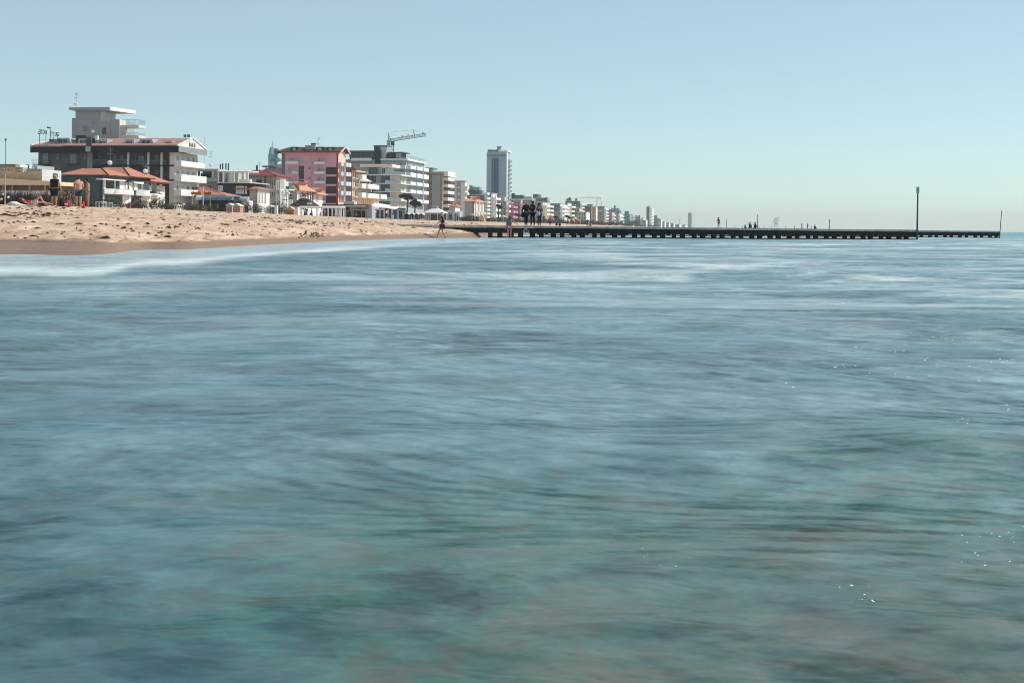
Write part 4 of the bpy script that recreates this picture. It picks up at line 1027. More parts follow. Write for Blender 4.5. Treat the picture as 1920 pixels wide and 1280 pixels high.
# ================================================================== tower crane
Xc, Dc = ray(734, 260)[0]*560, 560
cr = empty('tower_crane', (Xc, Dc, land(734, 560)), 0, 'lattice tower crane with its jib raised above the white hotel roofs', 'crane')
def cp(px, py): x, z = ray(px, py); return (x*560-Xc, 0, H+z*560-cr.location.z)
STC = mat('#5b6265', .6, .2)
def lattice(p, q, w, n, name, th=.09):
    p, q = Vector(p), Vector(q); d = (q-p).normalized(); side = Vector((0, 1, 0)); up = d.cross(side).normalized(); m = MB()
    cs = [side*w+up*w, side*-w+up*w, side*-w-up*w, side*w-up*w]
    for c in cs: m.tube(p+c, q+c, th, n=4)
    L_ = (q-p).length
    for i in range(n):
        a, e = p+d*L_*i/n, p+d*L_*(i+1)/n
        for k in range(4): m.tube(a+cs[k], e+cs[(k+1) % 4], th*.7, n=4); m.tube(a+cs[k], a+cs[(k+1) % 4], th*.6, n=4)
    return m.build(name, STC, cr)
m0 = cp(734, 284); lattice((m0[0], 0, -1), cp(734, 264), .85, 18, 'mast', .1)
lattice(cp(731, 263.5), cp(799, 252.8), .5, 22, 'jib', .07)
top = cp(727, 249); jt = cp(776, 243.5)
MB().path([cp(733, 263), top, cp(729, 263.5)], [.16, .1, .16], 5).build('apex_frame', STC, cr)
MB().path([cp(773.5, 256.5), jt, cp(777.5, 256.5)], [.12, .07, .12], 5).build('jib_strut', STC, cr)
MB().path([top, jt], .04, 4).path([jt, cp(797, 252.5)], .04, 4).path([top, cp(752, 259)], .03, 4).build('stay_cables', STC, cr)
a = cp(732, 265); MB().box(a[0]-1.4, a[0]-.2, -.9, .9, a[2]-1.8, a[2]+.4).build('cab', mat('#a8aeb0', .6, .15), cr)
MB().box(a[0]+.2, a[0]+1.6, -.8, .8, a[2]-1.6, a[2]-.1).build('winch_house', mat('#4d5356', .7, .2), cr)
for px, w in ((754, .2), (765, .16), (793, .22)): p_ = cp(px, 260-(px-731)*.155); MB().box(p_[0]-w, p_[0]+w, -.5, .5, p_[2]-.1, p_[2]+.5).build('trolley', STC, cr)

# ================================================================== tan balcony block
b = Bld('tan_block', 'tan apartment block with a grey end panel and stacked white balconies', 'apartment block', CB, 575, 900, 600)
xl = b.F(60, 600)[0]; L = b.S(735, 600)[0]; zT = b.F(575, 300)[1]
TAN = mat('#9c8268', .9, .14, .3)
b.put('wall', TAN, MB().box(xl, -.002, 0, L, b.base, zT)); b.put('sea_wall', mat('#d8cbb8', .85, .12), MB().box(-.001, .25, -.02, .8, b.base, zT)); b.put('sea_wall', mat('#4a3834', .85, .2), MB().box(-.001, .1, .82, L, b.base, zT))
b.put('roof_slab', mat('#a59484', .85, .12), MB().box(b.F(90, 300)[0], .5, -.6, L+.5, zT+.002, zT+.5))
b.put('parapet', mat('#e2e0da', .8, .06), MB().box(b.F(280, 280)[0], 1.6, .8, L+.6, zT+.502, b.F(575, 248)[1]))
b.put('parapet', mat('#eceae4', .8, .06), MB().box(.6, 2.3, .4, L+.7, zT-1.1, zT+1.0))
b.fb('end_panel', mat('#969ea2', .9, .1, .2), 350, 322, 520, 1260, -.14, .0)
for i in range(6):
    y = 316+i*146
    if y < 1100: b.fw(202, y, 256, y+66, mat('#c7b7a2', .8), mat('#2e4550', .2, .3, spec=.6), 0, .14, mull=0); b.fw(308, y, 348, y+66, mat('#8a7660', .8), mat('#6a5f52', .5, .3), 0, .1, mull=0); b.fw(98, y, 120, y+60, mat('#8a7660', .8), GLB, 0, .1, mull=0)
    zf = b.F(580, 446+i*146)[1]; b.sbal(1.2, L, zf+.2, 2.0, mat('#d9d8d2', .8, .08), 1.15, .1, .22)
    for k in range(3): y0 = 1.6+k*(L-1.2)/3; b.sw(y0, y0+1.7, zf+.25, zf+2.4, mat('#8e7f72', .7), mat('#3a2a28', .3, .4, spec=.5), .1, .1, 'balcony_door', False)

# ================================================================== pale block with curved balconies
b = Bld('pale_block', 'pale narrow apartment block with curved corner balconies beside the tan block', 'apartment block', CB, 1045, 900, 660)
xl = b.F(730, 700)[0]; L = b.S(1095, 700)[0]; zT = b.F(1045, 472)[1]
b.put('wall', mat('#a8b0b4', .85, .1), MB().box(xl, b.F(880, 700)[0], 0, L+2, b.base, b.F(850, 458)[1]))
b.put('wall', mat('#cfcbc3', .85, .1), MB().box(b.F(880, 700)[0]+.002, 0, .9, L, b.base, zT)); b.put('sea_wall', mat('#e6e2da', .8, .06), MB().box(-.001, .4, .3, L, b.base, zT))
b.fb('pilaster', mat('#dcd8d0', .85, .06), 980, 478, 1044, 1300, -.1, .898); b.fb('pilaster', mat('#c6cacb', .85, .08), 845, 470, 882, 1300, -.25, -.005)
b.put('roof_slab', mat('#c9c6be', .85, .1), MB().box(xl-.3, .8, -.5, L+.6, zT+.002, zT+.5))
for i in range(6):
    z = b.F(930, 612+i*136)[1]; a, c = b.F(884, 600)[0]+.1, b.F(978, 600)[0]; n = 8
    pts = [(a, .88)] + [(a+(c-a)*k/n, .6-1.1*math.sin(math.pi*k/n)) for k in range(n+1)] + [(c, .88)]
    b.put('balcony', WS, MB().prism(pts, 'z', z-.25, z+.75)); b.fw(905, 555+i*136, 965, 606+i*136, WHITE, mat('#8c9698', .4), .89, .1, 'balcony_door', False, 0)
    b.fw(745, 515+i*130, 788, 560+i*130, mat('#8b979c', .8), mat('#3f5f6e', .25, .3, spec=.5), 0, .12, mull=0)
    b.sbal(.6, L-.2, z, 1.1, WS, .9, .4, .2)
b.fb('chimney', mat('#2e3638', .8, .2), 752, 398, 795, 450, 2, 3.5); b.fb('downpipe', mat('#6c7a80', .7), 812, 470, 826, 1300, -.15, -.005)

# ================================================================== tall tower
b = Bld('hotel_tower', 'tall slender white tower with a teal window strip and a stack of sea balconies', 'tower', CT, 533, 1000, 1010)
xl = b.F(170, 600)[0]; L = b.S(600, 600)[0]; zT = b.F(533, 195)[1]
TWR = mat('#8fa9b6', .85, .1, .1)
b.put('wall', TWR, MB().box(xl, -.002, 0, L, b.base, zT)); b.put('sea_wall', mat('#f0f1ef', .8, .05), MB().box(-.001, .35, 0, L*.22, b.base, zT)); b.put('sea_wall', mat('#aab4b8', .85, .1), MB().box(-.001, .1, L*.22+.01, L, b.base, zT))
b.fb('stair_strip', mat('#0b4c62', .3, .25, .15), 310, 318, 350, 1400, -.3, .0); b.fb('strip_back', mat('#28667b', .7, .2), 262, 318, 395, 1400, -.1, .0)
for i in range(13):
    y = 332+i*79.5
    for x0, x1 in ((268, 300), (362, 392)): b.fw(x0, y, x1, y+58, mat('#cfdade', .8), mat('#123f4e', .2, .3, spec=.5), -.1, .06, mull=0, sill=False)
    zf = b.F(533, y+40)[1]; b.sbal(L*.25, L*.9, zf, 1.8, mat('#9fb0b6', .7), 1.0, .1, .2, RAILW); b.sw(L*.28, L*.85, zf+.05, zf+2.1, FRM, GL, .1, .12, 'balcony_door', False)
x = 182
for i in range(10): b.fw(x, 246, x+27, 280, mat('#b9c6cb', .8), mat('#2f4f5a', .2, .3, spec=.5), 0, .06, mull=0, sill=False); x += 35
for i in range(4): b.fw(272+i*31, 288, 298+i*31, 306, TWR, mat('#2f4f5a', .2, .3), 0, .05, mull=0, sill=False)
b.put('crown', mat('#93a2a8', .85, .15), MB().box(b.F(185, 180)[0], b.F(400, 180)[0], 1.5, L, zT+.002, b.F(300, 152)[1]))
b.put('parapet', mat('#eceeed', .8, .06), MB().box(b.F(395, 180)[0], .9, -.4, L+.5, zT+.002, b.F(470, 162)[1]))
b.fb('roof_tank', mat('#7f9097', .85, .2), 368, 104, 425, 158, 3, 7); b.fb('tank_cap', mat('#3e5058', .85, .2), 358, 98, 436, 108, 2.6, 7.4)
for x0 in (190, 240, 335): b.fb('roof_unit', mat('#46575e', .8, .2), x0, 158, x0+26, 182, .2, 1.2)
b.put('mast', STEEL, MB().tube((b.F(350, 70)[0], 4, zT), (b.F(350, 70)[0], 4, b.F(350, 68)[1]), .12, .06, 5))
# ------------------------------------------------------------------ the receding row of sea-front buildings
def far(label, xl, xc, xr, yt, D=None, fc='#9aa7ad', sc='#d8d8d4', nf=5, cols=2, bal='#e0e0dc', name='apartment_building', cat='apartment block',
        boxes=(), bands=(), gl=None, wx=None, deep=1.4, roof=True, base=1.5):
    b = Bld(name, label, cat, SRC, xc, 410, D)
    w = b.F(xl, 400)[0]; L = max(2.5, b.S(xr, 400)[0]); zT = b.F(xc, yt)[1]
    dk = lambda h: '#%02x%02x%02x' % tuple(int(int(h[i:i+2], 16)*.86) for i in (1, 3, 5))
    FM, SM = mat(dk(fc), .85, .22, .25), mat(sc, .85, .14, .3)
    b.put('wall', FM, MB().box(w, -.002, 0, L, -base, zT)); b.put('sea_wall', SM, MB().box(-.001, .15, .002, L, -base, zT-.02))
    if roof: b.put('roof_slab', mat('#b9bcbb', .85, .12), MB().box(w-.3, .5, -.4, L+.4, zT+.002, zT+.35))
    fh = zT/nf; gl = gl or GL
    x0, x1 = (w, 0) if wx is None else (b.F(wx[0], 400)[0], b.F(wx[1], 400)[0])
    for f in range(nf):
        z = f*fh
        for c in range(cols):
            p_ = (x1-x0)/cols; a = x0+p_*(c+.5)-.55
            b.fwm(a, a+1.1, z+fh*.32, z+fh*.78, mat('#c8cccb', .8), gl, 0, .12)
        if bal and f:
            b.sbal(.4, L*.46, z, deep, mat(bal, .8, .08), .95, .15, .22); b.sbal(L*.52, L-.2, z, deep, mat(bal, .8, .08), .95, .15, .22)
        if bal:
            for k in (.1, .6): b.sw(L*k+.2, L*k+.2+min(2.0, L*.25), z+.1, z+fh*.78, FRM, gl, .15, .12, 'balcony_door', False)
    for nm, a0, a1, t0, t1, h in boxes:
        p0, p1 = b.F(a0, t0, 1.5)[0], b.F(a1, t0, 1.5)[0]; b.put(nm, mat(h, .85, .2), MB().box(p0, p1, 1.5, 1.5+max(2, min(6, L-2)), zT+.352, max(zT+.7, b.F(a0, t0, 1.5)[1])))
    for a0, a1, t0, t1, h in bands:
        b.fbal(a0, t0, a1, t1, 1.1, mat(h, .8, .1), .2)
    return b
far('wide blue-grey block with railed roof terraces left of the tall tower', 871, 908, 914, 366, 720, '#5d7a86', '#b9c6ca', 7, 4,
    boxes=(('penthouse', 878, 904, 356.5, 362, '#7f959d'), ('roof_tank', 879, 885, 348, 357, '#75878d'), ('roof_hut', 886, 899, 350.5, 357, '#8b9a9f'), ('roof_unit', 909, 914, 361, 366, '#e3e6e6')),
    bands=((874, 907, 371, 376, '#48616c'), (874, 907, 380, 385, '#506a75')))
b = Bld('small_tiled_house', 'small white house with an orange hipped roof at the foot of the blue-grey block', 'house', SRC, 888, 400, 615)
w = b.F(871, 400)[0]; L = b.S(907, 400)[0]; zE = b.F(888, 378)[1]
b.put('wall', mat('#9aa3a9', .9, .1), MB().box(w, 0, 0, L, -1, zE)); b.put('sea_wall', mat('#d8d2c6', .85), MB().box(-.001, .15, .01, L, -1, zE-.02))
b.put('roof', mat('#e0a284', .85, .2, .9, .5, tiles=3), MB().hip(w-.6, 1.0, -.6, L+.8, zE+.15, zE+2.4, 4.5, L*.3))
for k in (.1, .42, .72):
    b.put('pilaster', WP, MB().box(.151, .7, L*k, L*k+.8, -1, zE-.1))
    for z in (.4, 3.4): b.sbal(L*k+1.0, L*k+L*.26, z, .9, mat('#cfc6b4', .8), .9, .15, .2); b.sw(L*k+1.3, L*k+3.0, z+.1, z+2.2, FRM, mat('#7a6c60', .5, .3), .15, .1, sill=False)
b.fb('corner_post', mat('#3a4750', .8), 886.6, 379, 888, 410, -.15, -.005)
b = Bld('small_tiled_house', 'low red-tiled house between the tan block and the pale narrow block', 'house', SRC, 853, 400, 560)
w = b.F(842, 400)[0]; L = b.S(862, 400)[0]; zE = b.F(853, 387)[1]
b.put('wall', mat('#b7bab8', .9), MB().box(w, 0, 0, L, -1, zE)); b.put('sea_wall', WP, MB().box(-.001, .12, .01, L, -1, zE-.02))
b.put('roof', mat('#cf8570', .85, .2, .9, .5, tiles=3), MB().hip(w-.6, .8, -.6, L+.6, zE+.15, zE+1.6, 2.6, L*.4)); b.fw(846, 391, 849, 396, FRM, GL, 0, .1)
b.sw(1, 2.2, 1, 2.4, FRM, GLB, .12); b.sw(3.4, 4.6, 1, 2.4, FRM, GLB, .12)
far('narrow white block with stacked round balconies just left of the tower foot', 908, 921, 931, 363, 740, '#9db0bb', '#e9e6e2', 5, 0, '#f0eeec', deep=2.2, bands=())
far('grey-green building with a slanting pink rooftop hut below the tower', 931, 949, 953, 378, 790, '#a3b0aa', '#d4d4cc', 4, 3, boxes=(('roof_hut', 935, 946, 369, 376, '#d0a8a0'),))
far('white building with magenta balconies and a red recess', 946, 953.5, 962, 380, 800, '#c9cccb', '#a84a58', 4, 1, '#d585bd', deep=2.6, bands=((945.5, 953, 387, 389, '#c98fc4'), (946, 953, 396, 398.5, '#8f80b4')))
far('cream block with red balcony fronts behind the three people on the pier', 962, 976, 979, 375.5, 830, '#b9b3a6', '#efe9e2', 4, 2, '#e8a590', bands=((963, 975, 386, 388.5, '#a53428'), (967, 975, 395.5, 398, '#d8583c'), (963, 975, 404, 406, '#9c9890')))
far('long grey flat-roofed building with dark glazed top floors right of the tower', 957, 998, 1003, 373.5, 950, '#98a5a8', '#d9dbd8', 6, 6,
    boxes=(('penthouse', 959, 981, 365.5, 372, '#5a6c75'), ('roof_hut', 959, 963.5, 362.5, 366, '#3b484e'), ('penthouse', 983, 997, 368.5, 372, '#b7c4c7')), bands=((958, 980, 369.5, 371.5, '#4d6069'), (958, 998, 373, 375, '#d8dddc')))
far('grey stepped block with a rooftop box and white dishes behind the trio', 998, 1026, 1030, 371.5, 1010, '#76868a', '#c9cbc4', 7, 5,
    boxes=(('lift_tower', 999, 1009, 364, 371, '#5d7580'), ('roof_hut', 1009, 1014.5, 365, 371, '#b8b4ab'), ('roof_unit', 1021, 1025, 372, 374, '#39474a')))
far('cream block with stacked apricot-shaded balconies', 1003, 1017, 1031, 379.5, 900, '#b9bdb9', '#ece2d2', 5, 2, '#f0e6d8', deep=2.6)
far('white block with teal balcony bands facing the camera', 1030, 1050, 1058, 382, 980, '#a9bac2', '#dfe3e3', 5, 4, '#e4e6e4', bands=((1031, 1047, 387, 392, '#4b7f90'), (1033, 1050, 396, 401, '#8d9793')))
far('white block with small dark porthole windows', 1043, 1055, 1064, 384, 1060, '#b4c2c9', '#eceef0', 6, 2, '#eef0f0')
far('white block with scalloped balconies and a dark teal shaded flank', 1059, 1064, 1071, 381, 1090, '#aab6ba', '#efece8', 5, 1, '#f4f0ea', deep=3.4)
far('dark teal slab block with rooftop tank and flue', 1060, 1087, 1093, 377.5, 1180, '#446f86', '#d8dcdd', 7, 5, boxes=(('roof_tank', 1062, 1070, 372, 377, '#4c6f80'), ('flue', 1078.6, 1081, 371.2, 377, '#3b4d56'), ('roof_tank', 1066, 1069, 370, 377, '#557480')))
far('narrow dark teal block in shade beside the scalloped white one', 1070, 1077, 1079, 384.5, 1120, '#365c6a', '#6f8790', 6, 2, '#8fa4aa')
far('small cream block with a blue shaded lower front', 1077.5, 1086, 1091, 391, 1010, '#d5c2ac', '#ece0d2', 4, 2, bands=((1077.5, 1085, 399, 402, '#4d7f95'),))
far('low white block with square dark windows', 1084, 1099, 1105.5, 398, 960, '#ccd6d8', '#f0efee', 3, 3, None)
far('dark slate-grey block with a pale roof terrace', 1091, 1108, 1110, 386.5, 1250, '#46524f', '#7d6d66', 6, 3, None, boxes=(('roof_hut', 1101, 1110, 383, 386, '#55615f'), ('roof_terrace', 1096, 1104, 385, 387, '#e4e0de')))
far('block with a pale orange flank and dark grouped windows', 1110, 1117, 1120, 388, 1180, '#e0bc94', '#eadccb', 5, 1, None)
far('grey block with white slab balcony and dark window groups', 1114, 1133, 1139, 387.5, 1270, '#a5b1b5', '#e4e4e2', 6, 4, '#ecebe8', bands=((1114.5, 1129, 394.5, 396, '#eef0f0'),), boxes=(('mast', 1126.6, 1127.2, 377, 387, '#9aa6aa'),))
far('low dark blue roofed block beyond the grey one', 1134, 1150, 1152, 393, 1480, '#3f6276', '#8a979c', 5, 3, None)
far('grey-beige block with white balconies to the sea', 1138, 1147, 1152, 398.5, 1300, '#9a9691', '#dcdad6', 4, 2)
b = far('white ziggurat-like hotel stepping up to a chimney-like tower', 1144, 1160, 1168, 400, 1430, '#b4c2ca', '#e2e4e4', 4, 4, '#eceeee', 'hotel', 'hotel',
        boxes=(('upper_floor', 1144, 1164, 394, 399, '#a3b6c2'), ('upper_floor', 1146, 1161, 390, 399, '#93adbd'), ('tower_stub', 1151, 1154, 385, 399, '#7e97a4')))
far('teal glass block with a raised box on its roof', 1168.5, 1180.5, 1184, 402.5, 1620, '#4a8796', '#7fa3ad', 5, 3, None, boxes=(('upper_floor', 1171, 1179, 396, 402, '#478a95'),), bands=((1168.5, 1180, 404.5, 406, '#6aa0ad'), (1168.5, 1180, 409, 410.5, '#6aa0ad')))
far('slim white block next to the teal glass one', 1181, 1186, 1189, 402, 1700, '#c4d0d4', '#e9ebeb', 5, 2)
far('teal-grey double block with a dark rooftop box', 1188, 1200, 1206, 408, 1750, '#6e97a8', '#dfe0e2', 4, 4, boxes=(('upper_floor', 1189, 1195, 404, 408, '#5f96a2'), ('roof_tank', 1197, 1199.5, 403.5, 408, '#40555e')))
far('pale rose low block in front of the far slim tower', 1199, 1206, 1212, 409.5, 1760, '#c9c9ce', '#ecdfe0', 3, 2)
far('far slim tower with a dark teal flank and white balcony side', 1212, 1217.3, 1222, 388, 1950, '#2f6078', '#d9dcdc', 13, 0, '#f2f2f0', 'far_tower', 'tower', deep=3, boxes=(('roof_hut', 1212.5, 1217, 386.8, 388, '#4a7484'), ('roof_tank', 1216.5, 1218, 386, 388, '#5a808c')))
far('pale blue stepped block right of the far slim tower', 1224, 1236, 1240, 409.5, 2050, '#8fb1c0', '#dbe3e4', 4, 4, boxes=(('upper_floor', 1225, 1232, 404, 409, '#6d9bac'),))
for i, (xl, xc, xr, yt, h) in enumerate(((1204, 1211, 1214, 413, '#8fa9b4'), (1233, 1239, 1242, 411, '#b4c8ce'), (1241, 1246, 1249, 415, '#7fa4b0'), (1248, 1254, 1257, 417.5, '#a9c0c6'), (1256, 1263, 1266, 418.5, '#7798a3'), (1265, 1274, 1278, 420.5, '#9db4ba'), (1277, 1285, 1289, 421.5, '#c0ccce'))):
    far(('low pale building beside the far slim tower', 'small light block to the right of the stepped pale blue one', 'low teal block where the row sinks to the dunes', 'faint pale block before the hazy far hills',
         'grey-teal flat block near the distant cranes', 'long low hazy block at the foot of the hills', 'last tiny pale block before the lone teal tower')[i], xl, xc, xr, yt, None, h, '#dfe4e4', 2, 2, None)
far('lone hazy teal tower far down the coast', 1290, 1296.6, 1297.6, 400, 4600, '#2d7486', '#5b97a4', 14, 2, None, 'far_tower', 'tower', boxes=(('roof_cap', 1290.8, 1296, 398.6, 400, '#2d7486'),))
# hazy city towers between the long hotel and the pink one
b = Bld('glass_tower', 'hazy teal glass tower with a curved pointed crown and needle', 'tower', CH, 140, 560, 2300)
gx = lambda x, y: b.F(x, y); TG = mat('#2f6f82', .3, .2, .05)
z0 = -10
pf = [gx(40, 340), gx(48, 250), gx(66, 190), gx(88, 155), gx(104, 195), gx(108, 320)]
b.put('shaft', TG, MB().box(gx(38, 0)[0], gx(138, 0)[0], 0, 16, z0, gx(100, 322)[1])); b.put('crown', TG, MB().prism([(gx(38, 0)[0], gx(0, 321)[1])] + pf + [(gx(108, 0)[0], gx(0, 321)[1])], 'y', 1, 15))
b.put('needle', TG, MB().tube((gx(90, 0)[0], 8, gx(90, 160)[1]), (gx(90, 0)[0], 8, gx(90, 20)[1]), .7, .3, 5))
b.put('side_wing', TG, MB().box(gx(138.5, 0)[0], gx(185, 0)[0], 3, 14, z0, gx(150, 322)[1]))
for i in range(7): b.fb('louvre_band', mat('#7fb0bd', .4, .1), 70+i*2, 225+i*18, 104, 232+i*18, -.4, .9)
b = Bld('antenna_mast', 'hazy telecom mast with a drum-shaped antenna shroud beside the pink hotel', 'mast', CH, 215, 560, 900)
x = b.F(215, 400)[0]; zz = lambda y: b.F(215, y)[1]; MM = mat('#3f6672', .6, .2)
b.put('shaft', MM, MB().tube((0, 0, -2), (0, 0, zz(330)), .9, .5, 8)); b.put('shroud', MM, MB().lathe([(.6, zz(335)), (1.6, zz(325)), (1.6, zz(205)), (.8, zz(200))], 12), None, True)
b.put('platform', MM, MB().lathe([(1, zz(500)), (4.2, zz(480)), (3.4, zz(440)), (1.2, zz(400)), (.6, zz(380))], 10)); b.put('platform', MM, MB().lathe([(.5, zz(380)), (1.5, zz(372)), (1.5, zz(362)), (.5, zz(355))], 10))
b = Bld('grey_flats', 'grey-roofed flats half hidden behind the red-roofed house and the pink hotel', 'building', C3, 668, 640, 480)
b.put('wall', mat('#8b8685', .9, .15), MB().box(b.F(440, 600)[0], 0, 0, 10, -1, b.F(600, 572)[1])); b.put('roof_slab', mat('#5b6266', .85), MB().box(b.F(398, 560)[0], b.F(560, 550)[0], -1, 10, b.F(480, 552)[1], b.F(480, 535)[1]))
b.put('upper_wall', mat('#b9c6cb', .85), MB().box(b.F(560, 560)[0], .0, 2, 10, b.F(600, 572)[1]+.01, b.F(600, 505)[1])); b.put('roof_hut', mat('#3e4a50', .85), MB().box(b.F(620, 500)[0], 0, 3, 9, b.F(600, 505)[1]+.01, b.F(640, 450)[1]))
b.fb('column', mat('#4a5256', .8), 434, 552, 444, 640, -.8, -.4)
# far cranes
def far_crane(label, px, D, yt, xj0, xj1):
    X, Y, Z = pos(px, D); c = empty('far_crane', (X, Y, Z), 0, label, 'crane'); z = H + ray(px, yt)[1]*D - Z; k = D/F
    MB().box(-.35, .35, -.35, .35, -1, z).build('mast', mat('#b7c5ca', .7), c); MB().box((xj0-px)*k, (xj1-px)*k, -.6, .6, z, z+.28).build('jib', mat('#b7c5ca', .7), c)
    MB().box((xj1-px)*k-1.2, (xj1-px)*k, -.6, .6, z-1.2, z-.01).build('counterweight', mat('#b7c5ca', .7), c); MB().path([((xj0-px)*k*.7, 0, z+.5), (0, 0, z+1.6), ((xj1-px)*k*.8, 0, z+.5)], .12, 4).build('stay_cables', mat('#b7c5ca', .7), c)
far_crane('thin horizontal crane jib over the dark teal slab block', 1119, 1300, 371.2, 1086, 1126)
far_crane('tiny hazy crane left of the lone teal tower', 1265.5, 3000, 411.5, 1262, 1274)
far_crane('tiny hazy crane nearest the lone teal tower', 1274, 3300, 411.0, 1270, 1279)
# ------------------------------------------------------------------ things along the beach front
def K(D): return D/F
def place(name, px, D, label, cat, group=None, rz=-ANG, dz=0.0):
    X, Y, Z = pos(px, D); return empty(name, (X, Y, Z+dz), rz, label, cat, group)
def bpx(o, px, D):                       # metres along the object's own x for a pixel at its distance
    return (px - (CX + F*o.location.x/o.location.y))*K(D)
def zpx(o, px, py, D): return H + ray(px, py)[1]*D - o.location.z
def hut(label, px0, px1, yt, D, wall, roof, door, gables=1, depth=1.8, group='beach huts'):
    px = (px0+px1)/2; o = place('beach_hut', px, D, label, 'beach hut', group); w = (px1-px0)*K(D)/2; h = zpx(o, px, yt, D)
    n = gables; ww = 2*w/n
    for i in range(n):
        a, c = -w+i*ww, -w+(i+1)*ww; g = h - .28*ww
        MB().prism([(a+.04, -.4), (c-.04, -.4), (c-.04, g), ((a+c)/2, h-.06), (a+.04, g)], 'y', 0, depth).build('wall', wall, o)
        m = MB(); 
        for sx, ex in ((a-.08, (a+c)/2), (c+.08, (a+c)/2)):
            m.hull([(sx, -.15, g-.08), (ex, -.15, h-.06), (ex, depth+.15, h-.06), (sx, depth+.15, g-.08)], [(sx, -.15, g+.02), (ex, -.15, h+.06), (ex, depth+.15, h+.06), (sx, depth+.15, g+.02)])
        m.build('roof', roof, o)
        MB().box((a+c)/2-.32*ww, (a+c)/2+.32*ww, -.04, -.002, .05, g*.86).build('door', door, o)
        m = MB()
        for k in range(1, 6): m.box(a+.04+(c-a-.08)*k/6-.015, a+.04+(c-a-.08)*k/6+.015, -.02, -.003, 0, .04)
    return o
HW1, HW2, HW3 = mat('#c9a28c', .85, .15), mat('#8d8a88', .85, .15), mat('#c08f62', .85, .2)
hut('pinkish beach hut with a white pitched roof and blue-grey front, left of its twin', 423, 435.6, 381.4, 296, HW1, WP, mat('#8b98a2', .7, .15))
hut('brownish-pink beach hut with a white sunlit side, right of its twin', 435.8, 450.5, 382, 294, mat('#b8907c', .85, .15), WP, mat('#b08874', .8, .15))
hut('ochre wooden hut with a square brown door beside the bending person', 534, 552, 388, 345, HW3, mat('#c5bfb4', .8), mat('#a86a2e', .8, .2))
hut('grey hut with a white gable roof right of the long pergola', 644, 651.5, 393, 385, HW2, WP, mat('#77787c', .8))
hut('second grey hut under a sloping white roof, next to the dark counter opening', 653, 661.5, 393.5, 388, HW2, WP, mat('#94868f', .8))
hut('double grey hut with a zigzag white roof and light side wall', 685.5, 702, 394.5, 395, mat('#86827f', .85, .12), WP, mat('#77736f', .85, .12), 2)

# beach bar with rolled awnings
o = place('beach_bar', 405, 318, 'dark-fronted beach bar under a row of barrel-shaped teal-grey awnings', 'beach bar'); D = 318
w0, w1 = bpx(o, 366, D), bpx(o, 436, D); zt, zb = zpx(o, 400, 367, D), zpx(o, 400, 375.5, D)
MB().box(w0, w1, 1.2, 6, -1, zt-.1).build('wall', mat('#23282a', .9, .3), o)  # dark box painted as the shaded inside of the bar
MB().box(w0, w1, 1.18, 1.199, -.2, .9).build('counter', mat('#4a3a30', .8, .25), o)
def barrel(x0, x1, zt, zb, dep, m, name='awning'):
    n = 8; pr_ = [(1.19-dep*math.sin(math.pi/2*i/n), zt-(zt-zb)*(1-math.cos(math.pi/2*i/n))) for i in range(n+1)]
    return MB().prism(pr_ + [(1.19, zb)], 'x', x0, x1).build(name, m, o)
cu = mat('#5f7c88', .6, .15); x = 375
for i, (p0, p1) in enumerate(((376, 384.5), (385.3, 395.2), (396, 405.2), (406, 415.4), (416, 425.4), (426.2, 435.5))):
    barrel(bpx(o, p0, D), bpx(o, p1, D), zt, zb, 1.3, cu)
barrel(bpx(o, 364, D), bpx(o, 375.4, D), zt+.1, zb+.1, 1.2, mat('#cfd6d6', .6, .1))
for p in (370, 388, 412, 430): MB().box(bpx(o, p, D)-.06, bpx(o, p, D)+.06, .3, .42, -.3, zb).build('post', mat('#3b3f40', .7), o)
MB().box(bpx(o, 386, D), bpx(o, 393, D), 1.1, 1.17, -.3, 1.9).build('door', mat('#7a5c40', .8, .2), o)
o = place('kiosk', 450, 322, 'white kiosk with two dark doorways under a metallic barrel awning', 'kiosk'); D = 322
w0, w1 = bpx(o, 437, D), bpx(o, 463, D); zt, zb = zpx(o, 450, 368.5, D), zpx(o, 450, 377, D)
MB().box(w0, w1, 1.2, 4, -1, zb+.1).build('wall', WP, o)
for p0, p1 in ((436.5, 453), (453.6, 464.5)): barrel(bpx(o, p0, D), bpx(o, p1, D), zt, zb, 1.5, mat('#b5c0c4', .35, .1, metal=.3))
for p0, p1 in ((456, 458.6), (460, 462.5)): MB().box(bpx(o, p0, D), bpx(o, p1, D), 1.12, 1.198, -.2, 1.7).build('door', mat('#20262a', .6, .2), o)
MB().box(bpx(o, 440, D), bpx(o, 452, D), 1.13, 1.198, 1.0, 2.2).build('window', mat('#aab2b6', .5, .2), o)

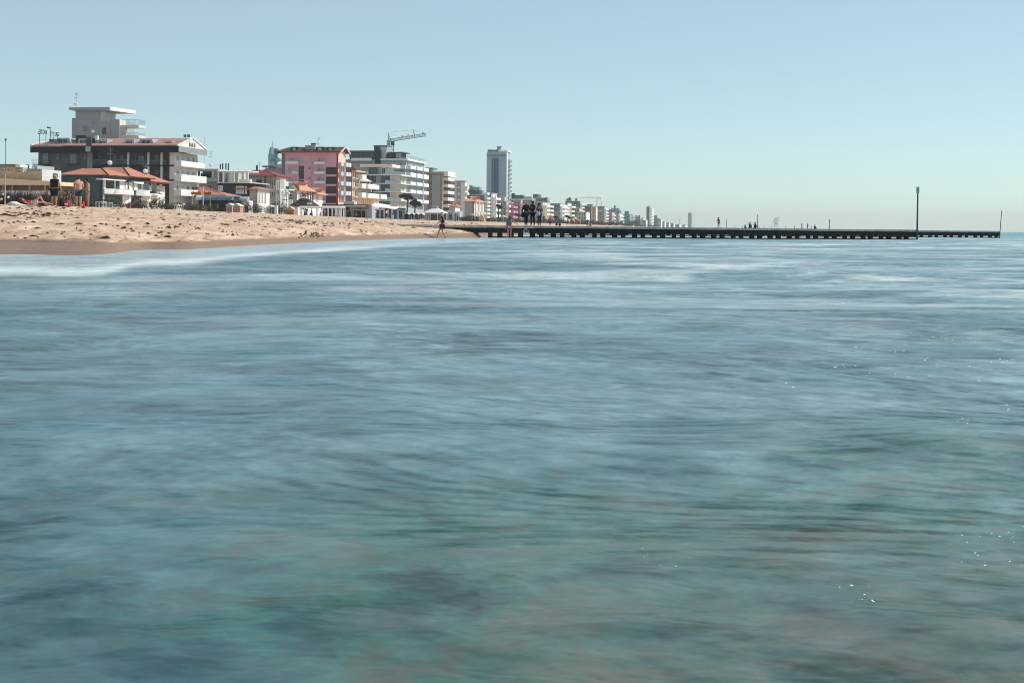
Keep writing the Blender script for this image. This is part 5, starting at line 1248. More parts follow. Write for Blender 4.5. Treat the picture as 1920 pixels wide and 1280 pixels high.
# orange signboards on poles
for lab, p0, p1, y0, y1, pole, D in (('weathered orange signboard, left one of two raised on thin poles', 358, 377.5, 360.2, 364.8, 360, 268), ('shorter orange signboard, right one of two raised on thin poles', 379, 396.5, 360.8, 365.4, 393.5, 270)):
    o = place('signboard', pole, D, lab, 'sign', 'orange signboards'); a, c = bpx(o, p0, D), bpx(o, p1, D); zt, zb = zpx(o, pole, y0, D), zpx(o, pole, y1, D)
    MB().box(a, c, -.08, .06, zb, zt).build('board', mat('#b87a2c', .7, .35, 1.2), o)
    MB().box(a, c, -.1, -.082, zt-.08, zt+.02).build('frame', mat('#6b4a22', .8), o)
    m = MB(); rnd = random.Random(int(p0))
    for i in range(9): x = a+(c-a)*(.08+.095*i); m.box(x, x+(c-a)*.06, -.095, -.083, zb+.12, zb+.2+rnd.random()*.12)
    m.build('lettering', mat('#5a3a1c', .8), o)
    for p in ((pole,) if p0 < 370 else (pole,)): MB().tube((bpx(o, p, D), .1, -.5), (bpx(o, p, D), .1, zt), .06, n=6).build('post', mat('#9aa0a0', .6), o)
    for i in (0, 1): MB().tube((a+(c-a)*(.2+.6*i), 0, zt), (a+(c-a)*(.2+.6*i), 0, zt+.3), .1, .02, 6).build('lamp', mat('#3a3a38', .7), o)
def pole(name, label, cat, px, yt, yb, D, r, m, lean=0.0, group=None, base_z=None, top=None):
    X = (px-CX)/F*D; z0 = base_z if base_z is not None else land(px, D)
    o = empty(name, (X, D, z0), 0, label, cat, group); zt = H + ray(px, yt)[1]*D - z0
    MB().tube((0, 0, -.6), (lean*K(D), 0, zt), r, r*.75, 8).build('shaft', m, o)
    if top: top(o, zt, lean*K(D))
    return o
GP = mat('#c9cdcc', .6, .1)
pole('flagpole', 'thin white flagpole standing between the two orange signboards', 'flagpole', 380.5, 352, 392, 262, .09, GP, top=lambda o, z, x: MB().lathe([(.02, z), (.13, z+.1), (.02, z+.22)], 8).build('finial', GP, o))
pole('flagpole', 'white flagpole beside the white pyramid-roofed pavilion', 'flagpole', 828.5, 379, 400, 455, .12, GP, top=lambda o, z, x: MB().lathe([(.02, z), (.16, z+.12), (.02, z+.3)], 8).build('finial', GP, o))
pole('mast_pole', 'tall thin grey mast rising alone at the far left edge', 'pole', 10.5, 262, 380, 300, .10, mat('#6d7c84', .6), -.9, top=lambda o, z, x: MB().lathe([(.05, z-.3), (.22, z-.15), (.22, z+.12), (.05, z+.3)], 8, (x, 0, 0)).build('lamp', mat('#525f66', .6), o))
def fencetop(o, z, x):
    for dx, dz in ((-.22, .0), (.2, .12), (-.12, .3)): MB().lathe([(.02, z+dz-1.6), (.1, z+dz-1.53), (.02, z+dz-1.46)], 8, (dx, 0, 0)).build('bulb', WP, o)
    m = MB(); pts = []
    for i in range(13): t = i/12; pts.append((t*11.6, t*6, z-1.25-.9*math.sin(math.pi*t)*.35-t*.55))
    m.path(pts, .02, 4); m.build('cable', mat('#3b3a38', .8), o)
pole('string_light_pole', 'thin pale pole at the left edge carrying a drooping cable of bulbs', 'pole', 9, 326, 382, 86, .045, mat('#b9b2a8', .7, .2), top=fencetop)
pole('garden_post', 'slender post with a dark fitting before the villa balcony', 'post', 284.5, 358, 391, 240, .07, mat('#9b9488', .7, .2), top=lambda o, z, x: MB().box(-.28, .35, -.2, .2, z-.4, z-.05).build('fitting', mat('#2f2c2a', .7), o))
o = pole('street_lamp', 'dark street lamp with white globe heads by the green-shuttered house', 'street lamp', 536.5, 362, 398, 352, .09, mat('#343b3f', .6))
for dx, dz in ((-.45, .15), (.5, .45), (-.15, .9)): MB().lathe([(.05, 0), (.3, .15), (.38, .42), (.25, .68), (.03, .75)], 10, (dx, 0, zpx(o, 536, 371, 352)+dz*1.6)).build('globe', mat('#e4e9ea', .4, .05), o, True)
MB().box(-1.0, .25, -.12, .12, zpx(o, 536, 375, 352), zpx(o, 536, 373.5, 352)).build('arm', mat('#343b3f', .6), o)
o = place('shower_column', 516.8, 338, 'white block-like beach shower column with a slim pole above', 'column'); D = 338
MB().box(bpx(o, 514.2, D), bpx(o, 519.6, D), 0, .7, -.5, zpx(o, 517, 386.5, D)).build('shaft', mat('#e2e6e6', .7, .06), o); MB().box(bpx(o, 514, D)-.05, bpx(o, 519.8, D)+.05, -.05, .75, zpx(o, 517, 386.5, D)+.002, zpx(o, 517, 386.5, D)+.15).build('cap', GP, o)
MB().tube((.1, .35, 0), (.1, .35, zpx(o, 517, 368, D)), .1, n=6).build('pole', GP, o)

# black-roofed gazebo, white pergola, long dark canopy
o = place('gazebo', 571, 366, 'gazebo with a black pyramid roof and white lantern top', 'gazebo'); D = 366
a, c = bpx(o, 549, D), bpx(o, 593, D); zE, zA = zpx(o, 571, 385, D), zpx(o, 571, 372.5, D)
m = MB(); t = 1.0; m.box(a, c, -3, 3, zE-.15, zE-.001)
m.add([(a, -3, zE), (c, -3, zE), (c, 3, zE), (a, 3, zE), (-t, -.6, zA), (t*.8, -.6, zA), (t*.8, .6, zA), (-t, .6, zA)], [(0, 1, 5, 4), (1, 2, 6, 5), (2, 3, 7, 6), (3, 0, 4, 7), (4, 5, 6, 7), (3, 2, 1, 0)])
m.build('roof', mat('#23282a', .9, .25, 1), o)
MB().box(-.75, .55, -.5, .5, zA+.001, zA+.6).build('lantern', WP, o); MB().hull([(-.9, -.6, zA+.6), (.7, -.6, zA+.6), (.7, .6, zA+.6), (-.9, .6, zA+.6)], [(-.3, -.1, zA+1.4), (.1, -.1, zA+1.4), (.1, .1, zA+1.4), (-.3, .1, zA+1.4)]).build('lantern_roof', mat('#b8403c', .8), o)
for x in (a+.3, (a+c)/2, c-.3):
    for y in (-2.7, 2.7): MB().box(x-.09, x+.09, y-.09, y+.09, -.5, zE-.16).build('post', GP, o)
MB().box(bpx(o, 583, D), bpx(o, 592.5, D), -3.2, -3.08, zpx(o, 588, 384.2, D), zpx(o, 588, 380, D)).build('fascia_sign', mat('#d9d9e2', .7, .06), o)
o = place('pergola', 605, 348, 'long white pergola with many drape-wrapped columns', 'pergola'); D = 348
a, c = bpx(o, 561, D), bpx(o, 641, D); zt, zb = zpx(o, 600, 387.6, D), zpx(o, 600, 390.4, D)
MB().box(a, c, -.2, 0, zb, zt).build('beam', WP, o); MB().box(a, c, 3.4, 3.6, zb, zt).build('beam', WP, o)
for i in range(16): x = a+.1+(c-a-.3)*i/15; MB().box(x-.05, x+.05, -.5, 3.9, zt+.002, zt+.12).build('rafter', WP, o)
for p, w in ((562, .1), (582.5, .09), (593.5, .16), (603.3, .1), (615.5, .22), (623.6, .22), (629.6, .2), (633, .16), (637, .22), (640, .14)):
    x = bpx(o, p, D); MB().lathe([(w*.8, -.3), (w, .2), (w*.62, 1.0), (w*.95, zb-.5), (w*.7, zb)], 8, (x, -.1, 0)).build('column', mat('#dfe0de', .8, .06), o, True)
    if w > .12: MB().lathe([(.1, -.3), (.1, zb)], 6, (x, 3.5, 0)).build('column', WP, o)
o = place('canopy_bar', 648, 384, 'long low bar under a thin flat dark canopy, behind the pergola', 'bar'); D = 384
a, c = bpx(o, 604, D), bpx(o, 690, D); zc = zpx(o, 650, 383.6, D)
MB().box(a, c, -1.2, 4, zc-.25, zc).build('canopy', mat('#262b2c', .8, .2), o); MB().box(a, c, -1.21, -1.202, zc-.6, zc-.26).build('fringe', mat('#cfcdbf', .8), o)
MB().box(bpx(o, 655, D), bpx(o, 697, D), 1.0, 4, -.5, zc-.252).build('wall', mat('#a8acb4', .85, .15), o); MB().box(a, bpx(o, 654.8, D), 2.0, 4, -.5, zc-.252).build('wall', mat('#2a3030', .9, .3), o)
for p0, p1, y0, y1, h_ in ((668, 677, 387, 392, '#5f7274'), (679, 691, 386.5, 392, '#8f96a6')): MB().box(bpx(o, p0, D), bpx(o, p1, D), .93, .998, zpx(o, p0, y1, D), zpx(o, p0, y0, D)).build('window', mat(h_, .3, .3, spec=.5), o)
MB().box(bpx(o, 664, D), bpx(o, 690, D), .3, .99, zpx(o, 670, 394.8, D), zpx(o, 670, 393.4, D)).build('counter', mat('#dcc0ae', .8, .1), o)
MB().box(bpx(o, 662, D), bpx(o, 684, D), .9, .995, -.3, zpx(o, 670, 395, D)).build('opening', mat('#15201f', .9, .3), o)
for p in (606, 622, 645, 660, 680, 690): MB().box(bpx(o, p, D)-.07, bpx(o, p, D)+.07, -1.0, -.86, -.5, zc-.252).build('post', mat('#6b6a62', .8), o)
MB().box(bpx(o, 644, D), bpx(o, 664, D), 0, 3, zc+.002, zc+.9).build('rooftop_tank', mat('#d9d6d4', .8, .1), o)
o = place('restaurant_awning', 716, 402, 'beach restaurant under broad sloping white awnings', 'restaurant'); D = 402
for p0, p1, y0, y1, ye in ((697, 727, 381, 385.5, 391), (727.2, 744, 387.5, 389.5, 393.5)):
    a, c = bpx(o, p0, D), bpx(o, p1, D)
    MB().hull([(a, -2.5, zpx(o, p0, ye-3, D)), (c, -2.5, zpx(o, p1, ye, D)), (c, 3, zpx(o, p1, y1, D)), (a, 3, zpx(o, p0, y0, D))], [(a, -2.5, zpx(o, p0, ye-3, D)+.15), (c, -2.5, zpx(o, p1, ye, D)+.15), (c, 3, zpx(o, p1, y1, D)+.2), (a, 3, zpx(o, p0, y0, D)+.2)]).build('awning', mat('#e6e8e8', .8, .05), o)
for p in (699, 707, 715, 723.5, 731, 738.5): MB().box(bpx(o, p, D)-.2, bpx(o, p, D)+.2, -2.0, -1.6, -.5, zpx(o, p, 393, D)).build('pillar', mat('#b9cbd6', .8, .08), o)
MB().box(bpx(o, 698, D), bpx(o, 742, D), 1.5, 4, -.5, zpx(o, 716, 392, D)).build('wall', mat('#55636e', .9, .25), o)
MB().box(bpx(o, 696, D), bpx(o, 726, D), -2.55, -2.42, zpx(o, 710, 394.2, D), zpx(o, 710, 391.4, D)).build('valance', mat('#c5ccd2', .8), o)

# open-fronted cabanas with scalloped white roofs
n = 0
for p0, p1, m_, lab in ((745.5, 757, '#33463f', 'green-sided beach cabana with a scalloped white roof, first of the row beside the awnings'), (757.3, 769, '#1f2a2c', 'dark open beach cabana under a scalloped white roof, next to the green-sided one'),
                        (769.3, 778, '#24382c', 'dark green beach cabana with pale poles, in the middle of the cabana row'), (778.3, 786, '#4a2428', 'maroon-lined beach cabana with white poles near the end of the row'), (786.3, 795, '#6d3a34', 'reddish beach cabana at the pavilion end of the row')):
    px = (p0+p1)/2; D = 432; o = place('beach_cabana', px, D, lab, 'cabana', 'beach cabanas'); a, c = bpx(o, p0, D), bpx(o, p1, D); zt, ze = zpx(o, px, 399.4, D), zpx(o, px, 401.8, D); k = 8
    up = [(a+(c-a)*i/k, ze+(zt-ze)*math.sin(math.pi*i/k)) for i in range(k+1)]
    MB().prism(up + [(x, z-.14) for x, z in reversed(up)], 'y', -1.3, 1.6).build('roof', WP, o)
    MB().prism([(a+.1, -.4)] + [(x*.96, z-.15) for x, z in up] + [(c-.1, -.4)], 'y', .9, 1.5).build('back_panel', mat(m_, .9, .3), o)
    for x in (a+.08, c-.08):
        for y in (-1.2, 1.0): MB().tube((x, y, -.4), (x, y, ze-.1), .05, n=6).build('post', GP, o)
    if n % 2 == 0: MB().box(-.5, .4, .3, .85, -.1, .5).build('seat', mat('#9aa6aa', .8), o)
    n += 1
o = place('pavilion', 816, 446, 'white pyramid-roofed open pavilion with a small raised cap', 'pavilion'); D = 446
a, c = bpx(o, 797, D), bpx(o, 836, D); zE, zA = zpx(o, 816, 398.6, D), zpx(o, 816, 389.8, D)
m = MB(); m.box(a, c, -3.2, 3.2, zE-.2, zE-.001); m.add([(a, -3.2, zE), (c, -3.2, zE), (c, 3.2, zE), (a, 3.2, zE), (-.6, -.5, zA), (.6, -.5, zA), (.6, .5, zA), (-.6, .5, zA)], [(0, 1, 5, 4), (1, 2, 6, 5), (2, 3, 7, 6), (3, 0, 4, 7), (4, 5, 6, 7), (3, 2, 1, 0)])
m.build('roof', mat('#e3e2de', .8, .06), o); MB().box(-.55, .55, -.45, .45, zA+.002, zA+.35).build('cap_base', mat('#4a4d50', .8), o); MB().box(-.75, .75, -.6, .6, zA+.352, zA+.55).build('cap', WP, o)
for x in (a+.4, a+2.2, c-2.0, c-.4):
    for y in (-2.8, 2.8): MB().box(x-.1, x+.1, y-.1, y+.1, -.5, zE-.21).build('post', mat('#ccd5dc', .8, .06), o)
MB().box(a+2.3, c-2.2, -2.75, 2.7, -.3, zE-.6).build('bar_counter', mat('#3d4b58', .85, .3), o)
o = place('white_screen', 855, 452, 'white two-bay frame screen right of the pavilion', 'screen'); D = 452
a, c = bpx(o, 850.5, D), bpx(o, 859.5, D); zt = zpx(o, 855, 396.5, D); m = MB().box(a, c, 0, .12, zt-.5, zt)
for i in range(3): m.box(a+(c-a-.2)*i/2, a+(c-a-.2)*i/2+.2, 0, .12, -.4, zt-.502)
m.build('frame', WP, o); MB().box(a+.2, c-.2, .2, .25, -.4, zt-.3).build('panel', mat('#2b3a3a', .9, .2), o)
o = place('low_terrace_building', 842, 500, 'low pale flat-roofed beach building behind the pavilion', 'building'); D = 500
MB().box(bpx(o, 829, D), bpx(o, 862, D), 0, 5, -.5, zpx(o, 842, 396.5, D)).build('wall', mat('#b6c2c6', .85, .12), o); MB().box(bpx(o, 829, D), bpx(o, 862, D), -.06, -.003, zpx(o, 842, 399.6, D), zpx(o, 842, 398, D)).build('band', mat('#8fa9a8', .85), o)
for p0, p1 in ((832, 838), (841, 848), (862-5, 862-1)): MB().box(bpx(o, p0, D), bpx(o, p1, D), -.06, -.003, .5, zpx(o, 842, 401, D)).build('window', GLB, o)

# umbrellas, tents, loungers, small things
def umbrella(label, px, yt, D, r, col, group='beach umbrellas', closed=False, tilt=0.0):
    o = place('beach_umbrella', px, D, label, 'umbrella', group); z = max(1.2, zpx(o, px, yt, D))
    MB().tube((0, 0, -.3), (0, 0, z), .03, n=6).build('pole', GP, o)
    if closed: c = MB().lathe([(.05, z), (.16, z-.3), (.2, z-.9), (.1, z-1.3)], 10)
    else: c = MB().lathe([(.02, z), (r*.5, z-.14), (r, z-.42), (r*.97, z-.45), (r*.48, z-.19), (.02, z-.05)], 12)
    q = c.build('canopy', mat(col, .8, .12), o, True); q.rotation_euler = (0, tilt, 0)
    return o
umbrella('small white parasol over the dark bushes before the columned house', 508.5, 384.2, 340, 1.0, '#e3e6e6')
umbrella('small pale parasol left of the white beach shower column', 491, 385.5, 342, .8, '#d5d9d8')
umbrella('vivid orange umbrella above people behind the pier', 1072, 410.8, 262, .55, '#d8623a', tilt=.15)
umbrella('pink-red umbrella right beside the orange one', 1081.5, 410.5, 266, .75, '#cf4f5e')
umbrella('mint green umbrella above the orange and pink ones', 1077, 406.8, 300, .7, '#9fd0bf')
umbrella('pale peach umbrella among the dark palms below the pale narrow block', 885, 400.8, 430, .9, '#e0b09c')
umbrella('coral umbrella near the foot of the tan block', 861, 399.3, 440, .9, '#d99a90')
umbrella('white-blue umbrella by the shrubs under the round balconies', 944, 404, 420, 1.0, '#c9dce0')
o = place('beach_tent', 904, 410, 'sand-yellow peaked beach tent among shrubs', 'tent'); D = 410; a, c = bpx(o, 897.5, D), bpx(o, 911.5, D); z = zpx(o, 904, 404.5, D)
MB().hull([(a, -1, -.3), (c, -1, -.3), (c, 1.2, -.3), (a, 1.2, -.3)], [(-.35, -.2, z), (.25, -.2, z), (.25, .2, z), (-.35, .2, z)]).build('fabric', mat('#cdb184', .85, .15), o); MB().hull([(-.7, -1.04, -.3), (.1, -1.04, -.3), (.1, -.95, -.3), (-.7, -.95, -.3)], [(-.3, -.32, z*.75), (-.2, -.32, z*.75), (-.2, -.3, z*.75), (-.3, -.3, z*.75)]).build('opening', mat('#7a5a34', .9), o)
def lounger(label, px, D, col, rz, name='sun_lounger', cat='sun lounger'):
    o = place(name, px, D, label, cat, None, rz); MB().box(-.3, .3, -.1, 1.2, .28, .36).build('seat', mat(col, .8, .1), o)
    MB().hull([(-.3, -.75, .85), (.3, -.75, .85), (.3, -.1, .28), (-.3, -.1, .28)], [(-.3, -.75, .93), (.3, -.75, .93), (.3, -.1, .36), (-.3, -.1, .36)]).build('backrest', mat(col, .8, .1), o)
    for x in (-.27, .27):
        for y in (0, 1.1): MB().box(x-.025, x+.025, y-.025, y+.025, -.1, .279).build('leg', GP, o)
    return o
lounger('orange-red reclined lounger at the foot of the villa', 244, 150, '#c9553a', R(100))
def table(label, px, D, w, h_, col):
    o = place('garden_table', px, D, label, 'table', None); MB().box(-w, w, -.4, .4, h_-.06, h_).build('top', mat(col, .7, .06), o)
    for x in (-w+.06, w-.06):
        for y in (-.33, .33): MB().box(x-.03, x+.03, y-.03, y+.03, -.3, h_-.061).build('leg', mat(col, .7, .06), o)
table('white garden table on the sand before the teal villa wall', 189, 140, .42, .55, '#dfe3e4'); table('greyish table right of the white garden table', 200, 142, .45, .5, '#a9b3aa')
table('white low table far left by the hedge, next to the dark shrubs', 331.5, 190, .3, .7, '#e8e8e6')
def bag(label, px, D, w, h_, col, col2, name='bag'):
    o = place(name, px, D, label, 'bag', None); MB().lathe([(w*.55, -.03), (w, .06), (w*1.02, h_*.55), (w*.7, h_*.9), (w*.2, h_)], 12).build('body', mat(col, .75, .2, 4), o, True)
    MB().path([(-w*.5, 0, h_*.85), (-w*.3, 0, h_*1.12), (w*.3, 0, h_*1.12), (w*.5, 0, h_*.85)], .02, 6).build('strap', mat('#2a2a2c', .8), o)
    MB().box(-w*.5, w*.5, -w*1.08, -w*.8, h_*.25, h_*.55).build('pocket', mat(col2, .7, .1), o)
def dq(px, py): return dcrest(px)*.97
bag('bulging red and white beach bag standing right of the black bag', 126, dq(126, 386), .16, .42, '#b3202e', '#d8d4d4'); bag('large black beach bag standing left of the red and white one', 117, dq(117, 386)*1.01, .24, .40, '#1d2124', '#2c3033')
bag('narrow red bag with a pale top between the man and the woman in a bikini', 155.3, dq(155, 388), .10, .38, '#c02431', '#e8c8c4')
o = place('towel', 58, dq(58, 382)*.99, 'pale towel crumpled on the sand under the lying bather', 'towel'); m = MB(); rnd = random.Random(2)
N = 9; vv = [((i/N-.5)*2.6, (j/4-.5)*.8, .05+.07*mn.noise(Vector((i*.7, j*.9, 1)))+(.12*math.exp(-((i-1)/1.4)**2))) for j in range(5) for i in range(N+1)]
raw('cloth', vv, [(j*(N+1)+i, j*(N+1)+i+1, (j+1)*(N+1)+i+1, (j+1)*(N+1)+i) for j in range(4) for i in range(N)], mat('#cdbfae', .9, .15), o)
o = place('white_sack', 26, dq(26, 381), 'crumpled white sack lying on the sand at the left', 'sack'); MB().lathe([(.1, -.03), (.3, .04), (.34, .12), (.2, .2), (.06, .24)], 10).build('body', mat('#d6d8d6', .85, .2, 4), o, True)
# driftwood heap and number plate on the pier
o = empty('number_sign', ((986.4-CX)/F*99.6, 99.35, 0), 0, 'white round-topped plate numbered 40 on the pier beam', 'sign')
k = 99.5/F; zb, zt = H+ray(986, 437.2)[1]*99.5, H+ray(986, 429.0)[1]*99.5; w = 4.7*k; hh = zt-zb
pts = [(-w, zb), (w, zb), (w, zb+hh*.55)] + [(w*math.cos(a), zb+hh*.55+hh*.45*math.sin(a)) for a in [math.pi*i/12 for i in range(1, 12)]] + [(-w, zb+hh*.55)]
MB().prism(pts, 'y', -.03, 0).build('plate', mat('#ccd6da', .6, .08), o)
me = text_mesh('40', .27, .008, .014); xs = [q.co.x for q in me.vertices]; ys = [q.co.y for q in me.vertices]
for q in me.vertices: q.co = (q.co.x-(max(xs)+min(xs))/2, -.042-q.co.z, zb+hh*.17+(q.co.y-min(ys)))
me.materials.append(mat('#16242c', .7, .1)); q = bpy.data.objects.new('digits', me); COL.objects.link(q); q.parent = o

# poles standing in the shallows and on the piers
SEA = -.3
def lamp_sleeve(o, z, x): MB().tube((x, 0, z-.5), (x, 0, z), .12, .12, 8).build('sleeve', mat('#8aa6ae', .5), o)
pole('marker_pole', 'tall dark marker pole with a pale sleeve on the tip of the nearest pier', 'pole', 1719.5, 350.5, 445, 111.8, .075, mat('#3d4a50', .6), 1.0, base_z=.6, top=lamp_sleeve)
pole('marker_pole', 'thin leaning pole on the tip of the second pier at the right', 'pole', 1874, 395, 436, 151.8, .05, mat('#5a666c', .6), 4.0, base_z=.5)
for px, yt, lean, D, r, lab in ((1362, 411, 0, 330, .06, 'thin pale pole near the hazy hills end'), (1420, 402, .4, 222, .06, 'tallest thin pole among the posts behind the near pier'), (1392, 424.5, 0, 222, .05, 'short dark stub post left of the two crouching people'), (1424.5, 424, 0, 260, .06, 'short post just right of the tallest thin pole'),
                                (1432.5, 424, 0, 260, .07, 'second short post right of the tallest thin pole'), (1447, 416, .5, 400, .07, 'faint slim pole left of the spray plume'), (1443.6, 425, 0, 380, .07, 'tiny faint post left of the spray plume'), (1456.5, 420, .6, 250, .05, 'slim post rising into the spray plume'),
                                (1473.5, 423, 0, 420, .09, 'faint short post right of the spray plume'), (1489.5, 423, 0, 430, .09, 'faint short post further right of the spray plume'), (1503.5, 418.5, 0, 222, .10, 'thick dark post left of the standing dark figure'), (1521.5, 423.5, 0, 400, .07, 'tiny post between the dark figure and the seated one'),
                                (1554.5, 411, .8, 222, .07, 'slightly leaning dark pole, rightmost behind the near pier'), (1376.5, 422, 0, 420, .06, 'faint stub post farthest left beyond the pier')):
    pole('mooring_post', lab, 'post', px, yt, 430, D, r, mat('#4a555b', .7, .15), lean, 'posts standing in the sea beyond the near pier', base_z=SEA)
# ------------------------------------------------------------------ plants
def shrub(label, px, D, w, h_, col, n, leaf=.22, name='shrub', cat='shrub', group='beach front shrubs', lumps=5, seed=1, stems=True, depth=1.0):
    o = place(name, px, D, label, cat, group); rnd = random.Random(seed*31+int(px)); m = MB()
    for i in range(lumps):
        cx = (i+.5)/lumps*2*w-w + rnd.uniform(-.1, .1)*w; hh = h_*rnd.uniform(.65, 1.0)
        leafball(m, (cx, rnd.uniform(-.3, .3)*depth, hh*.52), (w/lumps*1.5, depth*.8, hh*.52), n//lumps, leaf, rnd)
    m.build('foliage', foliage(col), o)
    if stems:
        s = MB()
        for i in range(lumps*2): x = rnd.uniform(-w, w)*.9; s.tube((x, 0, -.2), (x+rnd.uniform(-.2, .2), rnd.uniform(-.3, .3), h_*.5), .035, .015, 5)
        s.build('stems', mat('#4b3a2c', .9, .2), o)
    return o
def reeds(label, px, D, w, h_, n, seed):
    o = place('dry_shrub', px, D, label, 'shrub', 'dry shrubs along the garden wall'); rnd = random.Random(seed); m = MB()
    for i in range(n):
        x = rnd.uniform(-w, w); y = rnd.uniform(-.5, .5); a = rnd.uniform(-.5, .5); hh = h_*rnd.uniform(.45, 1.0)
        p1 = (x+a*.35, y+rnd.uniform(-.15, .15), hh*.55); p2 = (x+a*.8, y+rnd.uniform(-.3, .3), hh)
        m.path([(x, y, -.15), p1, p2], [.028, .02, .008], 4)
        if i % 2: m.path([p1, (p1[0]+rnd.uniform(-.4, .4), p1[1], p1[2]+hh*.3)], [.015, .006], 4)
    m.build('twigs', mat('#4a4038', .9, .3, 2), o)
    f_ = MB(); leafball(f_, (0, 0, h_*.3), (w*1.05, .5, h_*.34), int(n*2.2), .14, rnd); f_.build('foliage', foliage('#454636'), o)
for i, (px, D, w, h_) in enumerate(((4, 128, 1.0, 1.5), (26, 130, 1.0, 1.3), (48, 129, 1.0, 1.6), (70, 131, 1.0, 1.2), (88, 128, 1.0, 1.5))):
    reeds(('bare twiggy dry shrub at the left picture edge', 'bare twiggy dry shrub behind the white sack', 'tall bare twiggy shrub behind the lying bather', 'lower bare twiggy shrub between the bather and the dark-dressed man', 'bare twiggy shrub behind the dark-dressed man')[i], px, D, w, h_, 110, i)
shrub('dark feathery shrub behind the bags and the shirtless man', 126, 150, 1.4, 2.2, '#2e3426', 900, .16, lumps=4)
shrub('dark low bush between the bikini woman and the villa', 178, 170, 1.1, 1.3, '#23291f', 500, .15, lumps=4)
for i, (px, D, w, h_, c, lab) in enumerate(((212, 235, 1.6, 2.6, '#2f4a2c', 'dark green potted bush in the shaded villa porch'), (268, 200, 1.6, 1.5, '#352a28', 'maroon-brown thorny bush before the villa'), (296, 205, 1.2, 2.1, '#28361f', 'dark green bush by the right end of the villa'),
        (318, 225, 1.7, 1.4, '#2a3a22', 'clipped dark hedge bush under the grey hotel wall'), (340, 230, 1.7, 1.4, '#24341f', 'dark hedge bush before the white pier of the hotel'), (363, 240, 1.6, 1.4, '#2d3a22', 'dark hedge bush behind the left signboard pole'), (247, 200, 1.5, 1.1, '#33302a', 'low brown bush by the orange lounger'))):
    shrub(lab, px, D, w, h_, c, 600, .17, seed=i)
for i, (px, D, w, h_, c, lab) in enumerate(((374, 255, 1.3, 1.2, '#56603a', 'light olive shrub between the signboard poles'), (388, 258, 1.1, .8, '#2a2a20', 'low dark shrub beneath the flagpole'), (459, 346, 2.6, 4.4, '#1f2b1e', 'tall dark rounded bush behind the white kiosk'), (473, 318, 1.5, 2.6, '#1d291c', 'dark bush with pale blossoms right of the kiosk'),
        (480, 330, 1.2, 1.8, '#56553a', 'straw-coloured shrub left of the dark bushes'), (497, 350, 2.6, 2.3, '#1e2a1d', 'wide dark bush before the small annex'), (506, 360, 2.2, 3.8, '#3b3d28', 'brownish bush before the columned house'), (527, 346, 1.4, 2.8, '#33402c', 'dark slender bush right of the shower column'), (521, 360, 1.3, 3.6, '#4a3628', 'russet shrub behind the shower column'))):
    shrub(lab, px, D, w, h_, c, 700, .22, seed=i+20)
m_ = None
for i, (px, D, w, h_, c, lab) in enumerate(((868, 420, 1.5, 1.7, '#243022', 'dark bush under the coral umbrella'), (876.5, 425, 1.4, 1.9, '#1d2a20', 'dark rounded bush left of the peach umbrella'), (889, 428, 1.5, 1.6, '#2d4634', 'green bush right of the peach umbrella'), (896, 435, 1.2, 2.0, '#3a2c24', 'brown-green bush left of the yellow tent'),
        (913, 430, 1.6, 1.7, '#1e2c2c', 'dark bush right of the yellow tent'), (921, 428, 1.4, 1.3, '#2a3440', 'bluish dark bush further right of the yellow tent'), (929, 424, 2.0, 1.9, '#2f5a3a', 'bright green bush at the foot of the umbrella pine'), (938, 426, 1.5, 1.3, '#39603f', 'lower bright green bush right of the umbrella pine'))):
    shrub(lab, px, D, w, h_, c, 500, .26, seed=i+40)
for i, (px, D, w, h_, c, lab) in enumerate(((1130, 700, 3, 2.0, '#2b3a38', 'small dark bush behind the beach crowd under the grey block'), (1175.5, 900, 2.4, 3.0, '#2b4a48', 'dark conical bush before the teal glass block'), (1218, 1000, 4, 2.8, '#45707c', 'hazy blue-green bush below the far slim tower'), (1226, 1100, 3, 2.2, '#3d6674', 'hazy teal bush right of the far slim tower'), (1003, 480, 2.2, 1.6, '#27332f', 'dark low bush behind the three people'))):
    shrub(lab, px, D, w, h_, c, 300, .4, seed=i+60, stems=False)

def pine(label, px, D, crown, y_t, y_b, trunk_b, lean, col, seed, n=2200, leaf=.4):
    """umbrella pine: crown = list of (px, py, half width, half height) lumps"""
    o = place('umbrella_pine', px, D, label, 'tree', 'umbrella pines'); rnd = random.Random(seed); k = K(D)
    base = (0, 0, -.4); fork = (lean*k, 0, zpx(o, px, y_b+2, D)); t = MB(); t.path([base, (lean*k*.3, .1, fork[2]*.5), fork], [.34, .27, .2], 8)
    m = MB()
    for cx, cy, a, h_ in crown:
        c = (bpx(o, cx, D), rnd.uniform(-.8, .8), zpx(o, px, cy, D)); t.path([fork, ((fork[0]+c[0])/2, c[1]*.5, (fork[2]+c[2])/2-.2), c], [.14, .1, .05], 6)
        leafball(m, c, (a*k, a*k*.8, h_*k), n//len(crown), leaf, rnd)
    t.build('trunk', mat('#4a4038', .95, .3, 2, .5, 6), o); m.build('crown', foliage(col), o)
pine('large dark spreading pine before the white stepped hotel', 762.5, 478, [(751, 368, 5, 3.2), (758, 365.5, 6, 3.2), (766, 366, 6.5, 3.6), (772, 371, 4.5, 3.5), (762, 371, 6, 3)], 362, 375, 398, 2.0, '#17241c', 5)
pine('smaller dark pine leaning against the right flank of the larger pine', 777, 470, [(771, 380, 4, 3.5), (778, 377, 5, 4), (784, 381, 4.5, 3.5), (787, 384, 3, 2.6), (776, 384, 5, 3)], 374, 388, 398, 1.0, '#1a271d', 6)
pine('lone umbrella pine with a tilted dark oval crown below the tower', 934.5, 560, [(933, 385, 3, 2.2), (936.5, 386.5, 3.6, 2.6), (940, 388.5, 3, 2.4), (935, 387, 3.5, 2.2)], 383, 391, 407, -.6, '#14231f', 7, 1600, .42)
